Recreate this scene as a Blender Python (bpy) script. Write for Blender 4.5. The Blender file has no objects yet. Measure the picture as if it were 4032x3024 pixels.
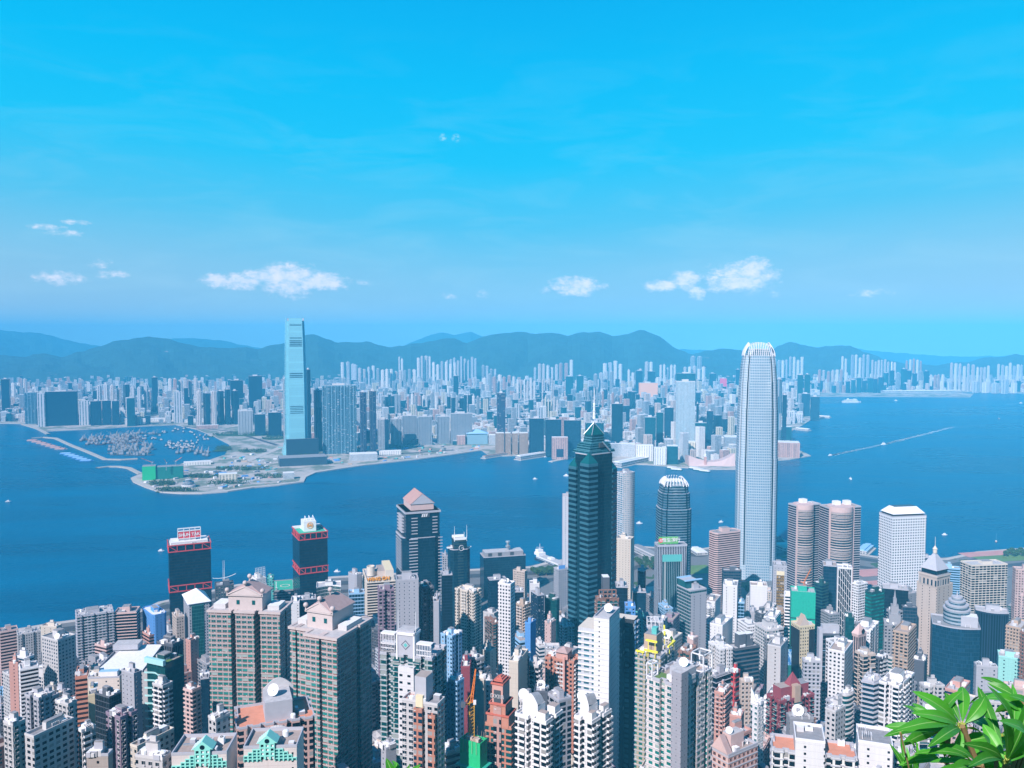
import bpy, bmesh, math, random
import numpy as np
from mathutils import Vector, Matrix, geometry, noise as mnoise
R = math.radians
rnd = random.Random(7)
SC = bpy.context.scene
COL = SC.collection

# ------------------------------------------------------------------ camera
CAM_H, PITCH, FPX = 422.0, R(3.28), 3262.0          # FPX: focal length in pixels of the 4032 px wide photograph
cam = bpy.data.cameras.new('camera'); cam.sensor_width = 36; cam.lens = 36 * FPX / 4032
cam.clip_start = 0.1; cam.clip_end = 60000
camo = bpy.data.objects.new('camera', cam); COL.objects.link(camo)
camo.location = (0, 0, CAM_H); camo.rotation_euler = (R(90) - PITCH, 0, 0); SC.camera = camo

# ------------------------------------------------------------------ sky, sun, exposure
SUN_AZ, SUN_EL = R(31), R(39)                        # the sun stands behind the viewer, to the left
to_sun = Vector((-math.sin(SUN_AZ) * math.cos(SUN_EL), -math.cos(SUN_AZ) * math.cos(SUN_EL), math.sin(SUN_EL)))
sun = bpy.data.lights.new('sun', 'SUN'); sun.energy = 5.0; sun.angle = R(0.5); sun.color = (1.0, 0.92, 0.91)
suno = bpy.data.objects.new('sun', sun); COL.objects.link(suno)
suno.rotation_euler = to_sun.to_track_quat('Z', 'Y').to_euler(); suno.location = (0, -50, 900)
SC.view_settings.view_transform = 'Standard'; SC.view_settings.look = 'None'
SC.view_settings.gamma = 1; SC.view_settings.exposure = 0.5
SC.cycles.use_denoising = True; SC.cycles.max_bounces = 6; SC.cycles.diffuse_bounces = 2; SC.cycles.glossy_bounces = 3
SC.cycles.volume_bounces = 1; SC.cycles.transparent_max_bounces = 8; SC.cycles.caustics_reflective = False
SC.cycles.caustics_refractive = False; SC.cycles.sample_clamp_indirect = 4

class NT:
    """small helper to wire nodes"""
    def __init__(s, tree): s.t = tree; s.n = tree.nodes; s.l = tree.links
    def new(s, typ, **k):
        n = s.n.new(typ)
        for a, b in k.items(): setattr(n, a, b)
        return n
    def put(s, sock, v):
        if hasattr(v, 'is_linked') or hasattr(v, 'links'): s.l.new(v, sock)
        else: sock.default_value = v
    def m(s, op, a, b=None, c=None, clamp=False):
        n = s.n.new('ShaderNodeMath'); n.operation = op; n.use_clamp = clamp
        s.put(n.inputs[0], a)
        if b is not None: s.put(n.inputs[1], b)
        if c is not None: s.put(n.inputs[2], c)
        return n.outputs[0]
    def vm(s, op, a, b=None):
        n = s.n.new('ShaderNodeVectorMath'); n.operation = op
        s.put(n.inputs[0], a)
        if b is not None: s.put(n.inputs[1], b)
        return n.outputs['Value'] if op in ('DOT_PRODUCT', 'LENGTH') else n.outputs[0]
    def mix(s, f, a, b, blend='MIX'):
        n = s.n.new('ShaderNodeMix'); n.data_type = 'RGBA'; n.blend_type = blend
        s.put(n.inputs[0], f); s.put(n.inputs[6], a); s.put(n.inputs[7], b)
        return n.outputs[2]
    def noise(s, vec, scale, detail=2, rough=0.5, dist=0.0):
        n = s.n.new('ShaderNodeTexNoise'); n.inputs['Scale'].default_value = scale
        n.inputs['Detail'].default_value = detail; n.inputs['Roughness'].default_value = rough
        n.inputs['Distortion'].default_value = dist
        if vec is not None: s.l.new(vec, n.inputs['Vector'])
        return n.outputs['Fac']
    def ramp(s, f, pts, interp='LINEAR'):
        n = s.n.new('ShaderNodeValToRGB'); n.color_ramp.interpolation = interp
        e = n.color_ramp.elements
        while len(e) < len(pts): e.new(0.5)
        for el, (p, c) in zip(e, pts): el.position = p; el.color = c if len(c) == 4 else (*c, 1)
        s.l.new(f, n.inputs[0]); return n.outputs[0]
    def sep(s, v):
        n = s.n.new('ShaderNodeSeparateXYZ'); s.l.new(v, n.inputs[0]); return n.outputs
    def comb(s, x, y, z=0.0):
        n = s.n.new('ShaderNodeCombineXYZ')
        for i, v in enumerate((x, y, z)): s.put(n.inputs[i], v)
        return n.outputs[0]

def c4(c): return (c[0], c[1], c[2], 1.0)

def build_world():
    w = bpy.data.worlds.new('World'); SC.world = w; w.use_nodes = True
    t = NT(w.node_tree); t.n.clear()
    out = t.new('ShaderNodeOutputWorld'); bg = t.new('ShaderNodeBackground'); bg.inputs[1].default_value = 0.072
    t.l.new(bg.outputs[0], out.inputs[0])
    sky = t.new('ShaderNodeTexSky'); sky.sky_type = 'NISHITA'; sky.sun_disc = False
    sky.sun_elevation = SUN_EL; sky.sun_rotation = R(180) + SUN_AZ; sky.altitude = 420
    tc = t.new('ShaderNodeTexCoord'); v = tc.outputs['Generated']
    x, y, z = t.sep(v)
    el = t.m('MULTIPLY', t.m('ARCSINE', z), 180 / math.pi)            # degrees above the horizon
    az = t.m('MULTIPLY', t.m('ARCTAN2', x, y), 180 / math.pi)
    # the photograph's own, very saturated sky
    e01 = t.m('DIVIDE', t.m('ADD', el, t.m('MULTIPLY', t.m('ABSOLUTE', t.m('ADD', az, 0.0)), -0.06)), 60.0, clamp=True)
    g = t.ramp(e01, [(0.0, (3.7, 6.1, 8.1)), (0.03, (3.2, 6.1, 8.3)), (0.06, (2.6, 6.1, 8.6)), (0.12, (0.9, 5.8, 9.1)), (0.19, (0.08, 5.75, 9.7)),
                     (0.27, (0.0, 5.3, 9.6)), (0.37, (0.0, 4.4, 9.0)), (0.45, (0.0, 2.0, 5.0)), (1.0, (0.0, .8, 2.8))])
    base = t.mix(0.985, sky.outputs[0], g)
    # high thin veils
    vs = t.comb(t.m('MULTIPLY', az, 0.035), t.m('MULTIPLY', el, 0.16))
    veil = t.noise(vs, 3.0, 5, 0.6, 0.6)
    veil = t.m('MULTIPLY', t.m('SUBTRACT', veil, 0.47, clamp=True), 1.5, clamp=True)
    lowel = t.m('SUBTRACT', 1.0, t.m('DIVIDE', t.m('SUBTRACT', el, 3.0), 17.0), clamp=True)
    base = t.mix(t.m('MULTIPLY', veil, t.m('MULTIPLY', lowel, .55), clamp=True), base, (5.2, 8.2, 9.6, 1))
    # small cumulus standing along the horizon: (azimuth, elevation, half width, half height)
    def ang(px, py):
        sx = (px - 1106) / 1790; sy = (829.5 - py) / 1790
        Y = math.cos(PITCH) + sy * math.sin(PITCH); Z = -math.sin(PITCH) + sy * math.cos(PITCH)
        return math.degrees(math.atan2(sx, Y)), math.degrees(math.atan2(Z, math.hypot(sx, Y)))
    cl = [(472, 606, 1.0, .38), (520, 608, 1.5, .45), (560, 596, 1.0, .45), (625, 604, 1.9, .95), (690, 608, 1.8, .55), (795, 612, 1.0, .28),
          (1245, 618, 1.6, .55), (1180, 628, .6, .25), (1430, 618, 1.1, .35), (1480, 605, 0.9, .6), (1505, 632, .5, .4), (1600, 600, 2.0, .85), (1630, 585, 1.0, .75), (1560, 614, 1.0, .5),
          (1675, 635, .5, .25), (1885, 632, 1.9, .28), (1045, 636, .6, .35), (970, 640, .8, .25), (218, 570, .8, .35), (130, 600, 1.6, .5), (240, 592, 1.2, .3), (160, 480, 1.3, .16), (150, 505, 1.5, .22), (95, 490, 1.2, .2)]
    wv = t.comb(az, t.m('MULTIPLY', el, 1.7))
    n1 = t.noise(wv, 1.1, 6, 0.62); n2 = t.noise(wv, 3.5, 4, 0.6)
    field = None
    for i, (px, py, wa, we) in enumerate(cl):
        a0, e0 = ang(px, py); faint = 0.0 if i < 14 and i not in (5, 7) else 1.0 if i < 18 else .8
        d = t.vm('MULTIPLY', t.vm('SUBTRACT', t.comb(az, el), (a0, e0, 0)), (1 / (wa * 1.25), 1 / (we * 1.35), 0))
        f = t.m('SUBTRACT', 1.0 - faint * 0.6, t.vm('DOT_PRODUCT', d, d))
        field = f if field is None else t.m('MAXIMUM', field, f)
    field = t.m('MAXIMUM', field, -1.5)
    dens = t.m('ADD', t.m('ADD', t.m('MULTIPLY', field, 1.25), .10), t.m('MULTIPLY', t.m('SUBTRACT', n1, 0.52), 3.0))
    dens = t.m('ADD', dens, t.m('MULTIPLY', t.m('SUBTRACT', n2, 0.5), 1.2))
    n = t.new('ShaderNodeMapRange', interpolation_type='SMOOTHSTEP'); t.l.new(dens, n.inputs[0])
    n.inputs[1].default_value = -0.1; n.inputs[2].default_value = 1.5; n.inputs[3].default_value = 0; n.inputs[4].default_value = 0.85
    tone = t.mix(t.m('MULTIPLY', t.m('SUBTRACT', n1, 0.35, clamp=True), 2.4, clamp=True), (7.4, 8.6, 10.4, 1), (11.6, 10.6, 11.4, 1))
    base = t.mix(n.outputs[0], base, tone)
    # the two specks of cloud high above the middle
    for px, py, s in ((985, 298, .34), (957, 297, .3)):
        a0, e0 = ang(px, py)
        d = t.vm('MULTIPLY', t.vm('SUBTRACT', t.comb(az, el), (a0, e0, 0)), (1 / s, 1 / s, 0))
        f = t.m('SUBTRACT', 1.0, t.vm('DOT_PRODUCT', d, d)); f = t.m('MULTIPLY', f, t.m('MULTIPLY', t.m('SUBTRACT', n2, .42, clamp=True), 3.0), clamp=True)
        base = t.mix(f, base, (5.0, 8.8, 9.9, 1))
    t.l.new(base, bg.inputs[0])
build_world()

# ------------------------------------------------------------------ from a pixel of the photograph to a real place
CP, SP = math.cos(PITCH), math.sin(PITCH)
def ray(px, py):
    sx = (px - 2016) / FPX; sy = (1512 - py) / FPX
    return sx, CP + sy * SP, -SP + sy * CP
def at(px, py, D):
    x, y, z = ray(px, py); k = D / y
    return Vector((x * k, D, CAM_H + z * k))
def onplane(px, py, z=0.0):
    x, y, zz = ray(px, py); k = (z - CAM_H) / zz
    return Vector((x * k, y * k, z))
def disp(px, py, z=0.0): return onplane(px * 1.8228, py * 1.8228, z)

# ------------------------------------------------------------------ materials
MATS = {}
def base_mat(name):
    m = bpy.data.materials.new(name); m.use_nodes = True
    t = NT(m.node_tree); b = m.node_tree.nodes['Principled BSDF']; return m, t, b

def plain(name, col, rough=0.75, var=0.12, scale=0.35, metal=0.0, spec=0.4):
    if name in MATS: return MATS[name]
    m, t, b = base_mat(name)
    geo = t.new('ShaderNodeNewGeometry')
    n = t.noise(geo.outputs['Position'], scale, 4, 0.6)
    f = t.m('ADD', 1 - var, t.m('MULTIPLY', n, 2 * var))
    t.l.new(t.mix(1.0, c4(col), t.comb(f, f, f), 'MULTIPLY'), b.inputs['Base Color'])
    b.inputs['Roughness'].default_value = rough; b.inputs['Metallic'].default_value = metal
    b.inputs['Specular IOR Level'].default_value = spec
    MATS[name] = m; return m

def facade(wall, glass, style='G', fl=3.1, bay=3.2, wf=0.55, hf=0.5, top=1.4, col2=None):
    """windows laid out in metres on the wall's own UV map (u along the wall, v down from the roof edge)"""
    key = ('f', wall, glass, style, fl, bay, wf, hf, top, col2)
    if key in MATS: return MATS[key]
    m, t, b = base_mat('facade_' + style)
    uvn = t.new('ShaderNodeUVMap'); u, v, _ = t.sep(uvn.outputs[0])
    v0 = t.m('SUBTRACT', v, top)
    cu = t.m('DIVIDE', u, bay); cv = t.m('DIVIDE', v0, fl)
    fu = t.m('ABSOLUTE', t.m('SUBTRACT', t.m('FRACT', cu), 0.5)); fv = t.m('ABSOLUTE', t.m('SUBTRACT', t.m('FRACT', cv), 0.5))
    mu = t.m('LESS_THAN', fu, wf / 2); mv = t.m('LESS_THAN', fv, hf / 2)
    wn = t.new('ShaderNodeTexWhiteNoise', noise_dimensions='2D')
    t.l.new(t.comb(t.m('FLOOR', cu), t.m('FLOOR', cv)), wn.inputs['Vector']); rn = wn.outputs['Value']
    if style == 'B':                                                   # unbroken bands of glazing
        mask = mv; thin = t.m('LESS_THAN', fu, 0.46)
    elif style == 'C':                                                 # curtain wall
        mask = t.m('MULTIPLY', mu, mv)
    else:
        mask = t.m('MULTIPLY', mu, mv)
    mask = t.m('MULTIPLY', mask, t.m('GREATER_THAN', v0, 0.0))
    geo = t.new('ShaderNodeNewGeometry'); P = geo.outputs['Position']
    n = t.noise(P, 0.11, 3, 0.6)
    st = t.noise(t.vm('MULTIPLY', P, (0.9, 0.9, 0.05)), 1.0, 3, 0.7)   # weather streaks
    wcol = t.mix(t.m('MULTIPLY', st, 0.6), c4(wall), tuple(x * 0.5 for x in wall) + (1,))
    wcol = t.mix(t.m('MULTIPLY', n, 0.25), wcol, tuple(min(1, x * 1.12) for x in wall) + (1,))
    if col2 is not None:                                               # tinted spandrel under every window row
        sp = t.m('MULTIPLY', t.m('LESS_THAN', fu, wf / 2), t.m('GREATER_THAN', t.m('FRACT', cv), 0.5 + hf / 2))
        wcol = t.mix(sp, wcol, c4(col2))
    fvs = t.m('FRACT', cv)
    wcol = t.mix(t.m('MULTIPLY', t.m('LESS_THAN', fvs, .06), .35), wcol, tuple(x * .45 for x in wall) + (1,))       # floor joints
    if style in 'GRS' and bay < 5 and fl < 5:                            # air conditioners under some of the windows, with their shadow painted on the wall below
        hx = t.m('LESS_THAN', t.m('ABSOLUTE', t.m('SUBTRACT', t.m('FRACT', cu), .5 + wf * .22)), .11); rnd_ = t.m('GREATER_THAN', t.m('FRACT', t.m('MULTIPLY', rn, 7.31)), .55)
        a0 = .5 + hf / 2; box_ = t.m('MULTIPLY', t.m('MULTIPLY', hx, rnd_), t.m('MULTIPLY', t.m('GREATER_THAN', fvs, a0 + .03), t.m('LESS_THAN', fvs, a0 + .15)))
        low_ = t.m('MULTIPLY', t.m('MULTIPLY', hx, rnd_), t.m('GREATER_THAN', fvs, a0 + .15))
        wcol = t.mix(t.m('MULTIPLY', low_, .5), wcol, tuple(x * .35 for x in wall) + (1,)); wcol = t.mix(box_, wcol, (.62, .61, .60, 1))
    tone = t.new('ShaderNodeTexWhiteNoise', noise_dimensions='1D'); t.l.new(t.m('FLOOR', t.m('DIVIDE', u, bay * 2.5)), tone.inputs['W'])
    wcol = t.mix(t.m('MULTIPLY', tone.outputs['Value'], .22), wcol, tuple(x * .55 for x in wall) + (1,))             # bays painted and faded at different times
    g2 = tuple(min(1, x * 2.0 + 0.006) for x in glass)
    r3 = t.m('MULTIPLY', t.m('POWER', rn, 3.0), .12 if style == 'Q' else 1.0)
    if style == 'C': r3 = t.m('MULTIPLY', r3, .6)
    gcol = t.mix(r3, c4(glass), c4(g2))
    if style in 'GRS':                                                 # curtains and blinds behind a few panes
        gcol = t.mix(t.m('MULTIPLY', t.m('GREATER_THAN', rn, 0.9), 0.6), gcol, (0.45, 0.43, 0.42, 1))
    t.l.new(t.mix(mask, wcol, gcol), b.inputs['Base Color'])
    ro = 0.12 if style in 'CQ' else 0.2
    t.l.new(t.m('SUBTRACT', 0.8, t.m('MULTIPLY', mask, 0.8 - ro)), b.inputs['Roughness'])
    t.l.new(t.m('SUBTRACT', 0.28, t.m('MULTIPLY', mask, 0.06)), b.inputs['Specular IOR Level'])
    bp = t.new('ShaderNodeBump'); bp.inputs['Strength'].default_value = 0.5; bp.inputs['Distance'].default_value = 0.25
    if style == 'C':                                                   # panes are never quite in one plane
        h = t.m('MULTIPLY', t.noise(t.comb(t.m('FLOOR', cu), t.m('FLOOR', cv)), 0.6, 1), 0.6)
        h = t.m('ADD', h, t.noise(P, 0.09, 2)); bp.inputs['Strength'].default_value = 0.13
        t.l.new(h, bp.inputs['Height'])
    else:
        t.l.new(t.m('SUBTRACT', 1.0, mask), bp.inputs['Height'])
    t.l.new(bp.outputs[0], b.inputs['Normal'])
    MATS[key] = m; return m

COLS = dict(white=(.72, .70, .72), offwhite=(.52, .50, .51), cream=(.60, .53, .46), pink=(.56, .40, .38), salmon=(.52, .28, .24),
            beige=(.52, .43, .38), stone=(.50, .42, .41), tan=(.42, .31, .24), brown=(.26, .14, .11), brick=(.46, .20, .14), red=(.52, .06, .07), maroon=(.26, .055, .075),
            grey=(.27, .27, .30), lgrey=(.40, .40, .45), dgrey=(.09, .10, .125), mauve=(.24, .18, .24), black=(.008, .011, .016), navy=(.009, .03, .065),
            blue=(.10, .28, .62), lblue=(.28, .48, .70), teal=(.10, .42, .40), mint=(.30, .62, .58), green=(.02, .36, .26), dgreen=(.008, .06, .06),
            yellow=(.66, .56, .38), orange=(.70, .26, .08), gold=(.30, .19, .06),
            gk=(.004, .008, .013), gb=(.004, .022, .042), gt=(.004, .045, .05), gg=(.008, .12, .11), gs=(.06, .16, .22), gl=(.16, .30, .36), net_green=(.015,.42,.16), gbr=(.022, .010, .008), go=(.14, .075, .02))
M = {}
def mat(name, *a, **k):
    M[name] = plain(name, *a, **k); return M[name]
for k_ in ('white', 'offwhite', 'cream', 'pink', 'salmon', 'beige', 'stone', 'tan', 'brown', 'brick', 'red', 'maroon', 'grey', 'lgrey', 'dgrey', 'mauve', 'black', 'navy', 'blue', 'lblue', 'teal', 'mint', 'green', 'dgreen', 'yellow', 'orange', 'gold'):
    mat(k_, COLS[k_])
mat('roof_pale', (.44, .42, .43), var=.4, scale=.5); mat('roof_grey', (.26, .255, .27), var=.4, scale=.5); mat('roof_brown', (.36, .29, .26), var=.28); mat('roof_orange', (.60, .25, .16), var=.2); mat('roof_green', (.05, .38, .25), var=.15)
mat('roof_white', (.70, .69, .70), var=.2, scale=.5)
mat('metal_white', (.75, .76, .78), .4); mat('metal_dark', (.06, .07, .08), .4); mat('steel', (.45, .48, .52), .35, metal=.6)
mat('glass_dark', (.004, .014, .024), .12, spec=.4); mat('glass_teal', (.008, .09, .10), .12, spec=.4)
mat('rock', (.42, .37, .33), var=.35, scale=.2); mat('paving', (.46, .41, .38), var=.2, scale=.05); mat('asphalt', (.06, .06, .065), var=.2)
mat('lawn', (.12, .20, .05), var=.35, scale=.03); mat('net_green', (.015, .42, .16), var=.25, scale=.4)
ROOFS = ['roof_pale', 'roof_grey', 'roof_pale', 'roof_brown', 'roof_pale', 'roof_grey']

# ------------------------------------------------------------------ mesh building
class MB:
    def __init__(s): s.v = []; s.f = []; s.mi = []; s.uv = []; s.mats = []
    def slot(s, m):
        if isinstance(m, str): m = M[m]
        if m not in s.mats: s.mats.append(m)
        return s.mats.index(m)
    def face(s, pts, m, uv=None):
        i = len(s.v); s.v.extend(tuple(p) for p in pts); s.f.append(tuple(range(i, i + len(pts)))); s.mi.append(s.slot(m))
        s.uv.extend(uv if uv else [(p[0], p[1]) for p in pts])
    def box(s, cx, cy, z0, wx, wy, h, m, rot=0.0, top=None, side_uv=None):
        c, n = math.cos(rot), math.sin(rot)
        P = [(cx + c * a - n * b, cy + n * a + c * b) for a, b in ((-wx / 2, -wy / 2), (wx / 2, -wy / 2), (wx / 2, wy / 2), (-wx / 2, wy / 2))]
        s.prism(P, z0, z0 + h, m, top if top is not None else m, bottom=True)
    def prism(s, P, z0, z1, m, top=None, bottom=False, P2=None, vref=None, u0=0.0):
        """P counter-clockwise; P2: other outline at the top (taper)"""
        if P2 is None: P2 = P
        n = len(P); u = u0; vr = z1 if vref is None else vref
        for i in range(n):
            a, b = P[i], P[(i + 1) % n]; a2, b2 = P2[i], P2[(i + 1) % n]
            L = math.hypot(b[0] - a[0], b[1] - a[1])
            s.face([(a[0], a[1], z0), (b[0], b[1], z0), (b2[0], b2[1], z1), (a2[0], a2[1], z1)], m, [(u, vr - z0), (u + L, vr - z0), (u + L, vr - z1), (u, vr - z1)])
            u += L
        if top is not None: s.face([(p[0], p[1], z1) for p in P2], top)
        if bottom: s.face([(p[0], p[1], z0) for p in reversed(P)], m)
    def tube(s, p, q, r, m, n=6, r2=None):
        p = Vector(p); q = Vector(q); d = (q - p).normalized(); a = d.orthogonal().normalized(); b = d.cross(a); r2 = r if r2 is None else r2
        A = [p + (a * math.cos(t) + b * math.sin(t)) * r for t in [2 * math.pi * i / n for i in range(n)]]
        B = [q + (a * math.cos(t) + b * math.sin(t)) * r2 for t in [2 * math.pi * i / n for i in range(n)]]
        for i in range(n): s.face([A[i], A[(i + 1) % n], B[(i + 1) % n], B[i]], m)
        s.face(list(reversed(A)), m); s.face(B, m)
    def lathe(s, cx, cy, prof, m, n=20, top=None):
        for (r0, z0), (r1, z1) in zip(prof, prof[1:]):
            for i in range(n):
                t0, t1 = 2 * math.pi * i / n, 2 * math.pi * (i + 1) / n
                pts = [(cx + r0 * math.cos(t0), cy + r0 * math.sin(t0), z0), (cx + r0 * math.cos(t1), cy + r0 * math.sin(t1), z0),
                       (cx + r1 * math.cos(t1), cy + r1 * math.sin(t1), z1), (cx + r1 * math.cos(t0), cy + r1 * math.sin(t0), z1)]
                zt = prof[-1][1]
                s.face(pts, m, [(t0 * r0, zt - z0), (t1 * r0, zt - z0), (t1 * r0, zt - z1), (t0 * r0, zt - z1)])
    def obj(s, name, parent=None, loc=None, smooth=False):
        me = bpy.data.meshes.new(name)
        v = np.array(s.v, dtype=np.float64)
        if loc is not None and len(v): v = v - np.array(tuple(loc))
        me.from_pydata(v.tolist(), [], s.f)
        for m in s.mats: me.materials.append(m)
        me.polygons.foreach_set('material_index', s.mi)
        ul = me.uv_layers.new(name='UVMap'); ul.data.foreach_set('uv', np.array(s.uv, dtype=np.float32).ravel())
        if smooth: me.polygons.foreach_set('use_smooth', [True] * len(s.f))
        me.update()
        o = bpy.data.objects.new(name, me); COL.objects.link(o)
        if loc is not None and parent is None: o.location = loc
        if parent is not None: o.parent = parent
        return o

def empty(name, loc):
    o = bpy.data.objects.new(name, None); COL.objects.link(o); o.location = loc; o.empty_display_size = 1; return o
def tag(o, label, cat, group=None):
    o['label'] = label; o['category'] = cat
    if group: o['group'] = group
    return o
def kind(o, k): o['kind'] = k; return o
def copy_tree(o):
    c = o.copy(); COL.objects.link(c)
    for ch in o.children:
        d = ch.copy(); COL.objects.link(d); d.parent = c
        for g in ch.children:
            e = g.copy(); COL.objects.link(e); e.parent = d
    return c

# ------------------------------------------------------------------ terrain, water, hills
SHORE_D = [(-900, 1480), (-300, 1400), (0, 1366), (120, 1345), (300, 1322), (350, 1300), (520, 1262), (560, 1262), (720, 1246), (900, 1236), (1100, 1226), (1150, 1224), (1185, 1214), (1240, 1205), (1330, 1196), (1380, 1180), (1500, 1188),
           (1560, 1178), (1680, 1158), (1700, 1172), (1850, 1196), (1900, 1204), (2040, 1207), (2110, 1192), (2212, 1184), (2500, 1160), (3200, 1120)]
shore = [disp(a, b, 3.0) for a, b in SHORE_D]
def shore_y(x):
    for p, q in zip(shore, shore[1:]):
        if p.x <= x <= q.x: return p.y + (q.y - p.y) * (x - p.x) / (q.x - p.x + 1e-9)
    return shore[0].y if x < shore[0].x else shore[-1].y
TZ = [(-600, 480), (-60, 424), (-6, 419.8), (3, 419.0), (12, 414), (60, 375), (120, 320), (200, 255), (300, 196), (400, 152), (500, 118), (620, 84), (760, 50), (900, 24), (1020, 9), (1120, 4), (5000, 4)]
def terr(x, y):
    s = y - 0.25 * x * min(1, max(0, y / 400))
    for (a, za), (b, zb) in zip(TZ, TZ[1:]):
        if a <= s <= b:
            f = (s - a) / (b - a); return za + (zb - za) * f
    return 480 if s < 0 else 4

def build_ground():
    mb = MB(); xs = np.linspace(-1500, 1900, 90); rows = 90
    pt = [[None] * rows for _ in xs]
    for i, x in enumerate(xs):
        sy = shore_y(x)
        for j in range(rows):
            y = -300 + (sy + 300) * (j / (rows - 1)) ** 0.9
            pt[i][j] = (x, y, terr(x, y) + (1.5 * mnoise.noise((x * .02, y * .02, 0)) if y < 900 and y > 15 else 0))
    m, t, b = base_mat('hillside_ground')
    geo = t.new('ShaderNodeNewGeometry'); P = geo.outputs['Position']; _, py, pz = t.sep(P)
    n = t.noise(P, 0.02, 4); n2 = t.noise(P, 0.3, 3)
    green = t.mix(n2, (.02, .05, .012, 1), (.06, .11, .03, 1)); pave = t.mix(n2, (.11, .11, .115, 1), (.20, .19, .19, 1))
    f = t.m('GREATER_THAN', t.m('ADD', n, t.m('DIVIDE', pz, 900.0)), 0.62)
    t.l.new(t.mix(f, pave, green), b.inputs['Base Color']); b.inputs['Roughness'].default_value = .9
    for i in range(len(xs) - 1):
        for j in range(rows - 1):
            mb.face([pt[i][j], pt[i + 1][j], pt[i + 1][j + 1], pt[i][j + 1]], m)
    for i in range(len(xs) - 1):                                          # sea wall
        a, c = pt[i][-1], pt[i + 1][-1]
        mb.face([a, c, (c[0], c[1] + 1, -6), (a[0], a[1] + 1, -6)], 'rock')
    kind(mb.obj('ground'), 'structure')
build_ground()

def build_water():
    m, t, b = base_mat('sea_water')
    geo = t.new('ShaderNodeNewGeometry'); P = geo.outputs['Position']
    big = t.noise(t.vm('MULTIPLY', P, (0.0009, 0.0028, 0)), 1.0, 5, 0.6, 1.0)
    rip = t.noise(t.vm('MULTIPLY', P, (0.05, 0.11, 0)), 1.0, 6, 0.68)
    big = t.m('MULTIPLY', t.m('SUBTRACT', t.m('ADD', t.m('MULTIPLY', big, .75), t.m('MULTIPLY', t.noise(t.vm('MULTIPLY', P, (0.004, 0.016, 0)), 1.0, 5, 0.65, 1.5), .25)), .33), 2.4, clamp=True)
    t.l.new(t.mix(big, (0.0, .055, .125, 1), (0.0, .14, .28, 1)), b.inputs['Base Color'])
    t.l.new(t.m('ADD', .22, t.m('MULTIPLY', big, .2)), b.inputs['Roughness']); b.inputs['IOR'].default_value = 1.33; b.inputs['Specular IOR Level'].default_value = .07
    bp = t.new('ShaderNodeBump'); bp.inputs['Strength'].default_value = 0.55; bp.inputs['Distance'].default_value = 3.5
    t.l.new(rip, bp.inputs['Height']); t.l.new(bp.outputs[0], b.inputs['Normal'])
    mb = MB(); mb.face([(-15900, -500, 0), (15900, -500, 0), (15900, 16100, 0), (-15900, 16100, 0)], m)
    kind(mb.obj('water'), 'structure')
build_water()

def flat_land(name, pts, z, m, edge=None, edge_m='rock'):
    pts = [Vector((p[0], p[1], z)) for p in pts]
    tri = geometry.tessellate_polygon([pts]); mb = MB()
    for a, b_, c in tri:
        q = [pts[a], pts[b_], pts[c]]
        if (q[1] - q[0]).cross(q[2] - q[0]).z < 0: q.reverse()
        mb.face(q, m)
    n = len(pts)
    if edge is not None:
        for i in range(n):
            a, c = pts[i], pts[(i + 1) % n]
            mb.face([(a.x, a.y, z), (c.x, c.y, z), (c.x, c.y, edge), (a.x, a.y, edge)], edge_m)
    return kind(mb.obj(name), 'structure')

def land_mat():
    m, t, b = base_mat('city_ground')
    geo = t.new('ShaderNodeNewGeometry'); P = geo.outputs['Position']
    n = t.noise(P, 0.012, 5, .6); n2 = t.noise(P, 0.08, 3)
    c = t.ramp(n, [(.36, (.03, .07, .03)), (.46, (.05, .10, .045)), (.50, (.30, .27, .25)), (.60, (.44, .38, .34)), (.68, (.22, .22, .23))])
    t.l.new(t.mix(t.m('MULTIPLY', n2, .5), c, (.5, .46, .43, 1)), b.inputs['Base Color']); b.inputs['Roughness'].default_value = .9
    return m
LAND = land_mat()
COAST = [(-700, 905), (-150, 914), (20, 914), (49, 915), (95, 931), (190, 927), (290, 921), (380, 917), (425, 927), (464, 943), (497, 960), (486, 982), (455, 992), (405, 997), (378, 1006), (330, 1017), (303, 1024),
         (284, 1032), (289, 1040), (314, 1051), (346, 1062), (393, 1065), (436, 1065), (491, 1061), (549, 1052), (603, 1047), (655, 1040), (660, 1030), (682, 1020), (740, 1011), (794, 1003), (903, 991), (985, 980), (1040, 972),
         (1060, 985), (1100, 984), (1190, 980), (1230, 985), (1290, 1000), (1400, 1003), (1441, 1006), (1523, 1013), (1591, 1013), (1640, 1003), (1677, 994), (1707, 992), (1752, 984), (1728, 973), (1700, 945), (1712, 930), (1733, 919), (1760, 901),
         (1771, 892), (1766, 872), (1742, 858), (1752, 856), (1900, 856.5), (2097, 857), (2104, 850), (2030, 847), (2100, 846), (2220, 849), (2400, 850), (2900, 845)]
coast = [disp(a, b, 3.0) for a, b in COAST]
flat_land('ground', [(p.x, p.y) for p in coast] + [(9000, 16050), (-12000, 16050)], 3.0, LAND, -5)
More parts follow.
